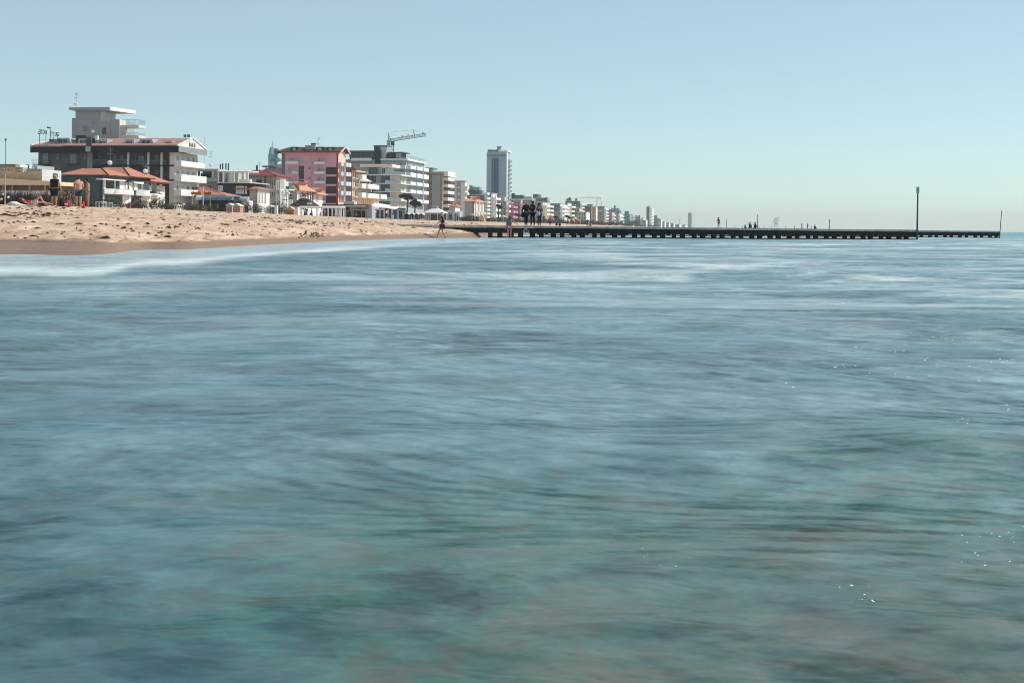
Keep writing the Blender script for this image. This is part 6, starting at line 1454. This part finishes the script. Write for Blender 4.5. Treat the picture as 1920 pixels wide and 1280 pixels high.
for i, (px, D, cr, lab) in enumerate(((1042.5, 640, [(1041, 406.5, 3, 1.6), (1044, 407.5, 3, 1.6)], 'small dark pine behind the two dark seated figures'), (1064.5, 660, [(1062, 405.2, 3.2, 1.8), (1066, 407, 3.2, 1.8), (1069, 408.6, 2.2, 1.4)], 'dark slanting pine crown below the scalloped white block'), (971, 600, [(968, 402, 3.5, 2), (973, 404, 4, 2.2)], 'dark low pine behind the wading child'))):
    pine(lab, px, D, cr, 404, 410, 416, 0, '#1c2b28', 30+i, 700, .5)
for i in range(16):
    px = 955 + i*15.5 + random.uniform(-4, 4); D = SHORE_D(px)*.86
    shrub('small dark tree in the hazy tree row at the foot of the far blocks', px, D, .004*D*random.uniform(.6, 1.3), .0036*D*random.uniform(.7, 1.4), ('#1c2c28', '#26382c', '#1a2a30')[i % 3], 260, .0009*D, 'far_tree', 'tree', 'trees at the foot of the far blocks', 4, 80+i, False)
def palm(label, px, D, h_, r, col, seed):
    o = place('palm', px, D, label, 'palm', 'small palms'); rnd = random.Random(seed); MB().path([(0, 0, -.3), (.05, 0, h_*.5), (0, 0, h_)], [.16, .13, .11], 7).build('trunk', mat('#3a3029', .95, .3, 3), o); m = MB()
    for i in range(26):
        a = rnd.uniform(0, 2*math.pi); up = rnd.uniform(-.35, .8); pts = [Vector((0, 0, h_))]
        for k in range(1, 6): t = k/5; pts.append(Vector((math.cos(a)*r*t, math.sin(a)*r*t, h_ + up*r*t - .75*r*t*t)))
        for p, q in zip(pts, pts[1:]):
            d = (q-p).normalized(); s = d.cross(Vector((0, 0, 1))).normalized()*.13*r; m.add([p-s, p+s, q+s*.7, q-s*.7], [(0, 1, 2, 3)])
    m.build('fronds', foliage(col), o)
palm('small dark palm between the flagpole and the beach huts', 403, 300, 1.5, .8, '#232b22', 1); palm('dark palm on the terrace before the cream hotel', 657.5, 420, 3.6, 1.4, '#2a2c26', 2)
palm('bushy dark palm beside the white restaurant awnings', 752, 420, 2.4, 1.5, '#1f2a1e', 3); palm('dark palm right of the yellow beach tent', 879, 440, 1.6, 1.2, '#2c3524', 4)

# seaweed and litter washed up on the sand, plus dark clumps for footprint holes (nobody could count it)
def wrack_holes():
    rnd = random.Random(11); m = MB()
    for _ in range(3600):
        px = rnd.uniform(-40, 900) if rnd.random() < .7 else rnd.uniform(-40, 420)
        r = rnd.random(); wu = interp(T_WET, px); u = wu+rnd.gauss(.04, .02) if r < .35 else wu+rnd.gauss(.15, .03) if r < .5 else rnd.gauss(.78, .09) if r < .85 else rnd.uniform(.3, .98)  # upper band of dark clumps paints the shade inside footprint holes
        if not wu+.01 < u < .985: continue
        dw, dc = dwater(px), dcrest(px); D = udist(px, u)
        X = (px-CX)/F*D; cl = mn.noise(Vector((X*.22, D*.12, 5)))
        if cl < .12 and r < .93: continue
        z = land(px, D)+.03; s = rnd.uniform(.025, .065)*(1+D/160)*(1.3 if u > .6 else 1)*(2.2 if rnd.random() < .04 else 1)
        k = 6; ring = [(X+math.cos(2*math.pi*i/k)*s*rnd.uniform(.7, 1.5), D+math.sin(2*math.pi*i/k)*s*.7*rnd.uniform(.6, 1.4), z-.03) for i in range(k)]
        top = (X+rnd.uniform(-.3, .3)*s, D+rnd.uniform(-.3, .3)*s, z+s*rnd.uniform(.15, .35))
        m.add(ring+[top], [(i, (i+1) % k, k) for i in range(k)])
    o = m.build('seaweed_holes', mat('#3d2d22', .95, .4, 3)); tag(o, kind='stuff')
wrack_holes()
# spray plume rising from a wave hitting the groynes
o = empty('spray_plume', ((1456-CX)/F*420, 420, 0), 0, 'faint wind-blown plume of bluish spray above the posts at sea', 'spray')
rnd = random.Random(5); v, f = [], []
k = K(420); m = MB()
pts = [(1449, 426), (1452, 421), (1450, 414), (1452, 408.5), (1458, 408), (1462, 407), (1459, 411), (1460, 417), (1456, 422), (1452, 427)]
poly = [((p-1456)*k, H+ray(p, q)[1]*420) for p, q in pts]
me_o = MB().prism(poly, 'y', -.8, .8).build('vapour', None, o)
vm = bpy.data.materials.new('spray'); vm.use_nodes = True; t = vm.node_tree; t.nodes.remove(t.nodes['Principled BSDF'])
pv = t.nodes.new('ShaderNodeVolumePrincipled'); pv.inputs['Color'].default_value = (.30, .48, .58, 1)
tc = t.nodes.new('ShaderNodeTexCoord'); nz = t.nodes.new('ShaderNodeTexNoise'); nz.inputs['Scale'].default_value = 1.3; nz.inputs['Detail'].default_value = 3
mr = t.nodes.new('ShaderNodeMapRange'); mr.inputs[1].default_value = .42; mr.inputs[2].default_value = .72; mr.inputs[3].default_value = 0; mr.inputs[4].default_value = 1.3
t.links.new(tc.outputs['Object'], nz.inputs['Vector']); t.links.new(nz.outputs[0], mr.inputs[0]); t.links.new(mr.outputs[0], pv.inputs['Density']); t.links.new(pv.outputs[0], t.nodes['Material Output'].inputs['Volume'])
me_o.data.materials.append(vm)
# ------------------------------------------------------------------ people
TMP = bpy.data.scenes.new('scratch')
def skin(name, pts, edges, rad, m, parent, root=0, sub=1):
    me = bpy.data.meshes.new('tmp'); me.from_pydata([tuple(p) for p in pts], edges, [])
    o = bpy.data.objects.new('tmp', me); TMP.collection.objects.link(o)
    o.modifiers.new('s', 'SKIN'); sv = me.skin_vertices[0].data
    for i, r in enumerate(rad):
        sv[i].radius = r if isinstance(r, tuple) else (r, r); sv[i].use_root = (i == root)
    if sub: u = o.modifiers.new('u', 'SUBSURF'); u.levels = u.render_levels = sub
    TMP.view_layers[0].update(); dg = TMP.view_layers[0].depsgraph; nm = bpy.data.meshes.new_from_object(o.evaluated_get(dg)); bpy.data.objects.remove(o); bpy.data.meshes.remove(me)
    nm.polygons.foreach_set('use_smooth', [True]*len(nm.polygons)); nm.materials.clear(); nm.materials.append(m)
    o = bpy.data.objects.new(name, nm); COL.objects.link(o); o.parent = parent
    return o
BASE = dict(pel=(0, 0, .95), waist=(0, 0, 1.1), chest=(0, 0, 1.30), nb=(0, .01, 1.45), hb=(0, -.01, 1.55), hm=(0, -.02, 1.63), ht=(0, -.01, 1.70),
            sl=(-.18, 0, 1.41), sr=(.18, 0, 1.41), el=(-.24, .03, 1.14), er=(.24, .03, 1.14), wl=(-.25, -.05, .91), wr=(.25, -.05, .91),
            pl=(-.09, 0, .89), pr=(.09, 0, .89), kl=(-.10, -.01, .49), kr=(.10, -.01, .49), al=(-.10, .03, .08), ar=(.10, .03, .08))
SKINC = '#c08a6c'
def person(label, loc, rz, pose=None, height=1.75, skc=SKINC, top=None, sleeves=.5, bottom=None, leg=.5, hair='#2a1f1a', hairlong=0.0, hat=None, bikini=None, near=False, heavy=1.0, dress=None, group=None):
    J = dict(BASE); J.update(pose or {}); s = height/1.75
    J = {k: Vector(v)*s for k, v in J.items()}
    root = empty('person', loc, rz, label, 'person', group); hv = heavy*s
    SK = mat(skc, .6, .08, 3)
    def toe(a): 
        d = Vector((0, -.15*s, 0)); return J[a]+d+Vector((0, 0, -.045*s))
    names = ['pel', 'waist', 'chest', 'nb', 'hb', 'hm', 'ht', 'sl', 'el', 'wl', 'sr', 'er', 'wr', 'pl', 'kl', 'al', 'pr', 'kr', 'ar']
    R_ = dict(pel=.115, waist=.112, chest=.128, nb=.052, hb=.068, hm=.088, ht=.066, sl=.062, sr=.062, el=.043, er=.043, wl=.029, wr=.029, pl=.092, pr=.092, kl=.058, kr=.058, al=.038, ar=.038)
    pts = [J[n] for n in names]; rad = [R_[n]*hv for n in names]; ix = {n: i for i, n in enumerate(names)}
    for n in ('pel', 'waist', 'chest'): rad[ix[n]] = (R_[n]*hv*1.25, R_[n]*hv*.92)
    ed = [('pel', 'waist'), ('waist', 'chest'), ('chest', 'nb'), ('nb', 'hb'), ('hb', 'hm'), ('hm', 'ht'), ('chest', 'sl'), ('sl', 'el'), ('el', 'wl'), ('chest', 'sr'), ('sr', 'er'), ('er', 'wr'),
          ('pel', 'pl'), ('pl', 'kl'), ('kl', 'al'), ('pel', 'pr'), ('pr', 'kr'), ('kr', 'ar')]
    ed = [(ix[a], ix[b]) for a, b in ed]
    for a in ('al', 'ar'): ed.append((ix[a], len(pts))); pts.append(toe(a)); rad.append(.032*s)
    for side, w, e in ((-1, 'wl', 'el'), (1, 'wr', 'er')):
        d = (J[w]-J[e]).normalized(); palm = J[w]+d*.075*s; ed.append((ix[w], len(pts))); pi = len(pts); pts.append(palm); rad.append((.034*s, .02*s))
        if near:
            u = d.cross(Vector((0, 1, .2))).normalized()
            for k, (off, ln) in enumerate(((-.03, .068), (-.01, .078), (.01, .074), (.03, .058))):
                q = palm+d*.04*s+u*off*s; ed.append((pi, len(pts))); pts.append(q); rad.append(.010*s)
                ed.append((len(pts)-1, len(pts))); pts.append(q+d*ln*.6*s+Vector((0, -.012*s, 0))); rad.append(.009*s)
                ed.append((len(pts)-1, len(pts))); pts.append(q+d*ln*s+Vector((0, -.03*s, 0))); rad.append(.008*s)
            q = J[w]+d*.05*s-u*.045*s*side; ed.append((pi, len(pts))); pts.append(q+Vector((0, -.015*s, 0))); rad.append(.011*s)
            ed.append((len(pts)-1, len(pts))); pts.append(q+d*.035*s+Vector((0, -.03*s, 0))); rad.append(.009*s)
    if near:
        f = (J['ht']-J['hb']).normalized(); fw = Vector((0, -1, 0)) - f*f.dot(Vector((0, -1, 0)))
        if fw.length > .2:
            fw.normalize(); ed.append((ix['hm'], len(pts))); pts.append(J['hm']-f*.015*s+fw*.10*s); rad.append(.017*s)
            r = f.cross(fw)
            for q in (-1, 1): ed.append((ix['hm'], len(pts))); pts.append(J['hm']-f*.005*s+r*q*.088*s); rad.append(.018*s)
            m = MB()
            for q in (-1, 1): c = J['hm']+f*.012*s+fw*.086*s+r*q*.032*s; m.tube(c, c+fw*.008*s, .012*s, n=6)
            m.build('eyes', mat('#20242a', .3, .05), root)
            c = J['hm']-f*.058*s+fw*.084*s; MB().tube(c-r*.025*s, c+r*.025*s, .007*s, n=5).build('mouth', mat('#8a4a44', .6, .05), root)
    skin('body', pts, ed, rad, SK, root)
    def shell(name, keys, col, k=1.18, ends=None):
        """clothing over a set of joint chains"""
        ks = []; ee = []
        P, RR = [], []
        def idx(n, pt=None, r=None):
            if n in ks: return ks.index(n)
            ks.append(n); P.append(pt if pt is not None else J[n]); r0 = (r if r is not None else R_[n])*hv*k
            RR.append((r0*1.25, r0*.95) if n in ('pel', 'waist', 'chest') else r0); return len(P)-1
        for ch in keys:
            for a, b in zip(ch, ch[1:]):
                if isinstance(a, tuple): a = a[0]
                if isinstance(b, tuple):     # (joint, from, fraction)
                    n, fr, t = b; p = J[fr].lerp(J[n], t); r = R_[fr]+(R_[n]-R_[fr])*t; j = idx(n+'_p', p, r*1.12); ee.append((idx(a), j))
                else: ee.append((idx(a), idx(b)))
        return skin(name, P, ee, RR, mat(col, .85, .18, 3), root)
    if top:
        t = max(.2, sleeves)
        ch = [['pel', 'waist', 'chest', 'nb']]
        for a, b_, c in (('sl', 'el', 'wl'), ('sr', 'er', 'wr')):
            ch.append(['chest', a, (b_, a, t)] if sleeves <= .9 else ['chest', a, b_, (c, b_, .9)])
        shell('shirt', ch, top, 1.2)
    if bottom:
        ch = []
        for a, b_, c in (('pl', 'kl', 'al'), ('pr', 'kr', 'ar')):
            ch.append(['pel', a, (b_, a, leg*1.6)] if leg <= .6 else ['pel', a, b_, (c, b_, .95)])
        shell('trousers' if leg > .6 else 'shorts', ch, bottom, 1.2)
    if dress: shell('skirt', [['waist', 'pel', 'pl', ('kl', 'pl', dress)], ['pel', 'pr', ('kr', 'pr', dress)]], top or bottom or '#333333', 1.45)
    if bikini:
        skin('bikini_bottom', [J['pel']+Vector((0, 0, .0)), J['pl'].lerp(J['pel'], .4), J['pr'].lerp(J['pel'], .4)], [(0, 1), (0, 2)], [.13*hv, .1*hv, .1*hv], mat(bikini, .8), root)
        skin('bikini_top', [J['chest'], J['chest'].lerp(J['nb'], .2)], [(0, 1)], [(.165*hv, .128*hv), (.15*hv, .12*hv)], mat(bikini, .8), root)
    if hair:
        d = (J['ht']-J['hb']).normalized(); bk = Vector((0, .022*s, 0))
        P = [J['hm']+d*.03*s+bk, J['ht']+d*.012*s+bk*.4, J['hm']-d*.05*s+bk*2.6]; E = [(0, 1), (0, 2)]; Q = [.096*s, .068*s, .06*s]
        if hairlong: P.append(J['nb']+Vector((0, .07*s, -.10*s*hairlong))); E.append((2, 3)); Q.append(.05*s)
        skin('hair', P, E, Q, mat(hair, .8, .2, 6), root)
    if hat:
        d = (J['ht']-J['hb']).normalized(); P = [J['hm']+d*.045*s, J['ht']+d*.03*s, J['hm']+d*.04*s+Vector((0, -.14*s, 0))]
        skin('hat', P, [(0, 1), (0, 2)], [.108*s, .075*s, (.07*s, .02*s)], mat(hat, .8, .1), root)
    return root
def at(px, D, z=None):
    X, Y, Z = pos(px, D); return (X, Y, Z if z is None else z)
walkA = dict(kl=(-.10, -.16, .50), al=(-.10, -.22, .09), kr=(.10, .05, .49), ar=(.10, .32, .12), el=(-.25, .12, 1.15), wl=(-.25, .05, .92), er=(.25, -.1, 1.16), wr=(.24, -.27, 1.0))
# --- the group standing on the sand at the left
d1, d2, d3, d4 = dcrest(101)*.985, dcrest(147)*.985, dcrest(164)*.985, dcrest(60)*.99
person('person in black shirt and dark shorts with a grey cap on the left sand', at(101.5, d1), R(175), dict(kl=(-.09, -.01, .49), el=(-.3, .02, 1.15), wl=(-.36, -.02, .92), hb=(0, -.04, 1.54), hm=(0, -.07, 1.62), ht=(0, -.08, 1.69)),
       1.83, '#b98a68', '#1b1f22', .55, '#22282b', .58, '#8b8f92', 0, '#aab2b6', None, True, 1.28)
person('shirtless person in dark teal swim shorts stooping forward beside the red bags', at(147, d2), R(200), dict(waist=(0, -.02, 1.1), chest=(0, -.10, 1.30), nb=(0, -.19, 1.43), hb=(0, -.27, 1.49), hm=(0, -.34, 1.53), ht=(0, -.40, 1.55), sl=(-.19, -.13, 1.38), sr=(.19, -.13, 1.38), el=(-.24, -.2, 1.13), er=(.24, -.22, 1.12), wl=(-.16, -.36, .98), wr=(.14, -.38, 1.0)),
       1.82, '#d09a80', None, .5, '#1f4a5c', .5, '#2b211c', 0, None, None, True, 1.2)
person('person in a small bikini standing sideways, forearms raised, right of the stooping person', at(164.5, d3), R(-70), dict(nb=(0, -.02, 1.45), hb=(0, -.06, 1.54), hm=(0, -.09, 1.60), ht=(0, -.09, 1.67), el=(-.2, -.02, 1.15), er=(.2, -.02, 1.15), wl=(-.12, -.27, 1.05), wr=(.12, -.27, 1.05), kl=(-.08, -.03, .49), kr=(.09, .02, .49)),
       1.72, '#c98e74', None, .5, None, .5, '#3a2720', .6, None, '#c9b6b2', True, .95)
person('person lying on a towel with one knee raised, in red and white swimwear', at(63, d4, land(63, d4)+.06), R(90), dict(pel=(0, 0, .14), waist=(0, .16, .13), chest=(0, .36, .16), nb=(0, .52, .20), hb=(0, .6, .24), hm=(0, .68, .27), ht=(0, .75, .28), sl=(-.18, .46, .14), sr=(.18, .46, .14), el=(-.28, .28, .08), er=(.28, .3, .08), wl=(-.3, .04, .07), wr=(.3, .05, .07),
       pl=(-.09, -.06, .13), pr=(.09, -.06, .13), kl=(-.1, -.38, .48), kr=(.11, -.48, .14), al=(-.1, -.62, .10), ar=(.12, -.88, .08)), 1.7, '#d8a08c', '#c23440', .2, '#d8d0cc', .3, '#6b4a34', 0, None, None, True, 1.0)
# --- waders
person('child in grey shirt and pink shorts wading by the pier, arm stretched out', (ray(955, 440)[0]*97.5, 97.5, -.10), R(200), dict(sr=(.17, -.04, 1.41), er=(-.0, -.05, 1.2), el=(-.42, -.06, 1.25), wl=(-.62, -.12, 1.16), wr=(.28, .0, .9), hm=(-.03, -.06, 1.62), hb=(-.01, -.03, 1.55), ht=(-.03, -.05, 1.69)) | dict(er=(.24, .03, 1.14)),
       1.64, '#b97f6c', '#5a7078', .5, '#b76a80', .42, '#4a2c20', .5, None, None, True, 1.1)
person('person in black top and maroon shorts striding on wet sand by the pier', (ray(829, 440)[0]*90, 90, land(829, 90)-.02), R(-95), walkA | dict(kl=(-.1, -.22, .52), al=(-.1, -.34, .1), ar=(.1, .30, .09), kr=(.1, .03, .48)), 1.70, '#b98670', '#20222a', .5, '#5a2a34', .42, '#c9ccd0', 0, None, None, True, 1.0)
# --- the three on the pier
def deckz(px): return .845
X = lambda px: ray(px, 423)[0]*99.9
person('bald person in a black jacket and dark trousers, left of the three on the pier', (X(986.5), 99.7, deckz(986)), R(20), dict(el=(-.3, .02, 1.15), wl=(-.34, -.02, .93), er=(.28, .03, 1.16), wr=(.2, -.16, 1.04), kl=(-.07, .02, .49), al=(-.06, .04, .08), kr=(.06, .0, .49), ar=(.05, .03, .08)), 1.74, '#b08070', '#15181b', 1.0, '#1c2a33', 1.0, '#c8c2bc', 0, None, None, True, 1.14)
person('person in open black jacket over pink, middle of the pier trio', (X(998.7), 100.1, deckz(998)), R(-40), dict(er=(.27, -.12, 1.2), wr=(.2, -.34, 1.28), kl=(-.12, .0, .49), al=(-.15, .02, .08), kr=(.12, .0, .49), ar=(.15, .02, .08)), 1.75, '#9a6a58', '#141719', 1.0, '#14171a', 1.0, '#1c1816', 0, None, None, True, 1.06)
bk = place('shoulder_bag', 980, 99, 'black shoulder bag hanging at the left hip of the bald person on the pier', 'bag'); bk.location = (X(980.2), 99.6, deckz(980)+.62); MB().lathe([(.07, -.03), (.12, .02), (.13, .25), (.06, .36)], 10).build('body', mat('#17191c', .8), bk, True); MB().path([(-.05, 0, .34), (.06, 0, .62), (.12, 0, .34)], .015, 5).build('strap', mat('#17191c', .8), bk)
person('long-haired person in black with a pale blue bag, right of the pier trio', (X(1011), 99.8, deckz(1011)), R(35), dict(el=(-.3, -.1, 1.2), wl=(-.42, -.18, 1.3), er=(.28, .0, 1.16), wr=(.12, -.2, 1.12)), 1.60, '#7a5348', '#16181b', 1.0, '#17191b', 1.0, '#15110f', 1.2, None, None, True, 1.0, .6)
bk = empty('hip_bag', (X(1008.8), 99.45, deckz(1008)+.72), 0, 'pale blue bag at the hip of the long-haired person on the pier', 'bag'); MB().lathe([(.09, -.02), (.14, .02), (.15, .2), (.08, .27)], 10).build('body', mat('#9fb4cc', .7, .1), bk, True); MB().path([(-.08, .05, .26), (.0, .1, .62), (.1, .05, .26)], .015, 5).build('strap', mat('#8297b0', .8), bk)
# --- lone bather and sitters on the farther piers
zz = .86
sit = dict(pel=(0, 0, .22), waist=(0, .02, .38), chest=(0, -.02, .58), nb=(0, -.06, .74), hb=(0, -.09, .83), hm=(0, -.11, .90), ht=(0, -.1, .97), sl=(-.18, -.04, .69), sr=(.18, -.04, .69), el=(-.22, -.16, .46), er=(.22, -.16, .46), wl=(-.14, -.36, .46), wr=(.14, -.36, .46), pl=(-.09, -.04, .18), pr=(.09, -.04, .18), kl=(-.12, -.40, .46), kr=(.12, -.40, .46), al=(-.12, -.5, .08), ar=(.12, -.5, .08))
bend = dict(waist=(0, -.03, 1.06), chest=(0, -.22, 1.13), nb=(0, -.38, 1.12), hb=(0, -.47, 1.08), hm=(0, -.55, 1.06), ht=(0, -.62, 1.02), sl=(-.18, -.33, 1.1), sr=(.18, -.33, 1.1), el=(-.2, -.36, .84), er=(.2, -.36, .84), wl=(-.17, -.44, .6), wr=(.17, -.44, .6))
person('dark-tanned person in a bikini standing alone on the farthest pier', (ray(1346, 420)[0]*218, 217.3, .87), R(30), dict(el=(-.3, .05, 1.2), wl=(-.16, -.1, 1.05)), 1.72, '#7a4038', None, .5, None, .5, '#1f1613', .5, None, '#5a2430', False, 1.0)
for px, lab, ps, h_ in ((1405, 'dark figure crouching on the farthest pier, left of a pair', sit, 1.75), (1414.5, 'dark figure sitting on the farthest pier, right of a pair', sit, 1.75), (1396, 'small dark child crouching left of the pair on the farthest pier', sit, 1.1), (1513.5, 'dark standing figure beside the thick post at sea', None, .95), (1526.5, 'dark figure sitting apart near the seaward end of the farthest pier', sit, 1.2)):
    person(lab, (ray(px, 420)[0]*219, 218.6, .86 if px < 1450 else .84), R(rnd.uniform(-60, 60)), ps, h_, '#4a3a36', '#20282c', .9, '#1c2226', 1.0, '#14110f', 0)
# --- people along the beach front
def crowd(label, px, yt, yb, top, bottom, pose=None, rz=0, leg=1.0, sl=.6, hat=None, hair='#241b17', dress=None, skc=SKINC, full=1.72):
    hpx = yb-yt; hm = 1.72*(.57 if pose is sit else .66 if pose is bend else 1); D = min(700, max(110, F*hm/hpx)); z = land(px, D); zy = H + ray(px, yb)[1]*D
    return person(label, (ray(px, yb)[0]*D, D, z), R(rz), pose, 1.72, skc, top, sl, bottom, leg, hair, 0, hat, None, False, 1.05, dress, 'people on the beach front')
for a in (('person in purple-black clothes and white trousers bending by the ochre hut', 556, 383, 402.5, '#2a1a2c', '#dcdcdc', bend, 25), ('person in a pale blue-white shirt stooping under the gazebo', 574.5, 388.5, 402.5, '#c9dcdc', '#34627c', bend, -60), ('person in maroon seated on the sand below the gazebo', 571, 393, 403.2, '#5a1f30', '#2a1820', sit, 60),
          ('dark-clothed person seated beside the pergola column', 584.5, 394, 403.5, '#26262c', '#20242a', sit, -40), ('person in a light blue shirt bending low under the pergola', 606.5, 393.5, 404, '#8ab4cc', '#2c3a44', bend, 80), ('person in pink sitting on the sand before the pergola', 600.5, 398, 405.2, '#d0446c', '#4a5c60', sit, 20),
          ('person with dark red hair standing between the two grey huts', 656.5, 386.5, 406, '#3a2024', '#26282c', None, 10), ('person in dark green sitting at the counter opening', 668, 395, 406.5, '#274a48', '#1c2a2c', sit, -30), ('person with a white shirt and dark bag before the restaurant awnings', 724.5, 391, 408.5, '#e0e2e2', '#22262a', walkA, 70),
          ('person lying back in white trousers at the restaurant steps', 728.5, 400, 409.5, '#24262a', '#d8d8da', sit, -70), ('person in black leaning by the restaurant pillar', 737, 394, 408, '#22262e', '#e6e6e6', None, 0), ('person in grey-green standing behind the pier beyond the trio', 1019.5, 405.5, 422, '#46585a', '#3c484a', None, 160), ('person in a bright pink shirt and black skirt walking behind the pier', 1031.5, 403.5, 422.4, '#c44a98', '#1c1e22', None, -20),
          ('dark-haired person under a slanting pine in a teal top, left of a pair', 1043.5, 411, 421.5, '#1f5058', '#174048', sit, 0), ('dark-haired person in a teal top, right of a pair', 1049.5, 411, 421.5, '#1f5058', '#174048', sit, 0), ('dark figure in teal beside a white frame behind the pier', 1064, 414.5, 422, '#1c4a54', '#1a3038', sit, 10), ('dark figure standing under the orange umbrella', 1071.5, 413, 423.5, '#1a1c20', '#1a1c20', None, 0),
          ('dark figure standing under the pink-red umbrella', 1079.5, 414, 423.4, '#2a1c22', '#1a1c20', None, 30), ('bluish-dark figure sitting right of the pink-red umbrella', 1085, 415, 422, '#2b4450', '#22343c', sit, 0), ('tall figure in black and teal with a raised arm, left of a close pair', 1101, 408.8, 424, '#15171a', '#1d4a50', dict(er=(.36, -.05, 1.45), wr=(.42, -.1, 1.68)), 20), ('tall figure all in black with a dark hat, right of a close pair', 1106.5, 408, 424, '#121416', '#141618', None, -15),
          ('small dark figure sitting right of the close black pair', 1111.5, 417, 422, '#27333a', '#1c262c', sit, 0), ('figure in dark teal with a white cap before the pink-beige block', 1122, 413, 422.3, '#1d4450', '#1b2c34', None, 0), ('small dark figure sitting left of a tall black figure', 1132.5, 417.5, 422.5, '#20282c', '#181c20', sit, 20), ('tall black figure with arms wide near the grey-beige block', 1140, 409.5, 422.4, '#1a2226', '#1a2226', dict(el=(-.36, 0, 1.2), wl=(-.46, -.05, 1.0), er=(.36, 0, 1.2), wr=(.46, -.05, 1.0)), 0),
          ('small figure in black bending by the white beach chairs', 1146.5, 419.5, 424, '#141618', '#1a1a1c', bend, 50), ('small dark figure sitting before the teal glass block', 1183, 422, 425.2, '#242a2c', '#1c2022', sit, 0), ('dark reddish figure lying low on the distant sand', 1194, 421.8, 425, '#33181c', '#241618', sit, 80), ('slim black figure standing left of a far pair', 1201.5, 418, 425.4, '#161a1a', '#161a1a', None, 0), ('slim black figure standing right of a far pair', 1209.5, 418, 425.4, '#161a1a', '#161a1a', None, 30),
          ('tiny teal figure below the far slim tower', 1217.5, 421.8, 425.6, '#20605c', '#1c4a48', None, 0), ('tiny dark red figure right of the teal one', 1225.5, 420.4, 425.4, '#4a1c26', '#301620', None, 0), ('tiny dark figure shaped like a cone, farthest right on the beach', 1231.5, 421.3, 426, '#1a2a26', '#16221f', None, 0), ('tiny dark figure beyond the cone-shaped one', 1236, 422, 426, '#202a2c', '#1b2224', None, 0),
          ('figure in pale blue standing in the shade of the white pavilion', 821, 402, 411.5, '#7f92a6', '#5a6c80', None, 0), ('figure with a pale top behind the cabanas and palms', 866, 402, 412, '#c9c6c0', '#33383c', None, 0), ('figure in pink bending between the bush and the tent', 918.5, 404, 412, '#d3a6a0', '#4b5a60', bend, 40)):
    crowd(*a[:6], pose=a[6], rz=a[7], leg=1.0, hat='#dfe2e2' if 'white cap' in a[0] else ('#141414' if 'dark hat' in a[0] else None), hair='#5a1c22' if 'dark red hair' in a[0] else '#241b17', dress=.6 if 'skirt' in a[0] else None)

bpy.data.scenes.remove(TMP)
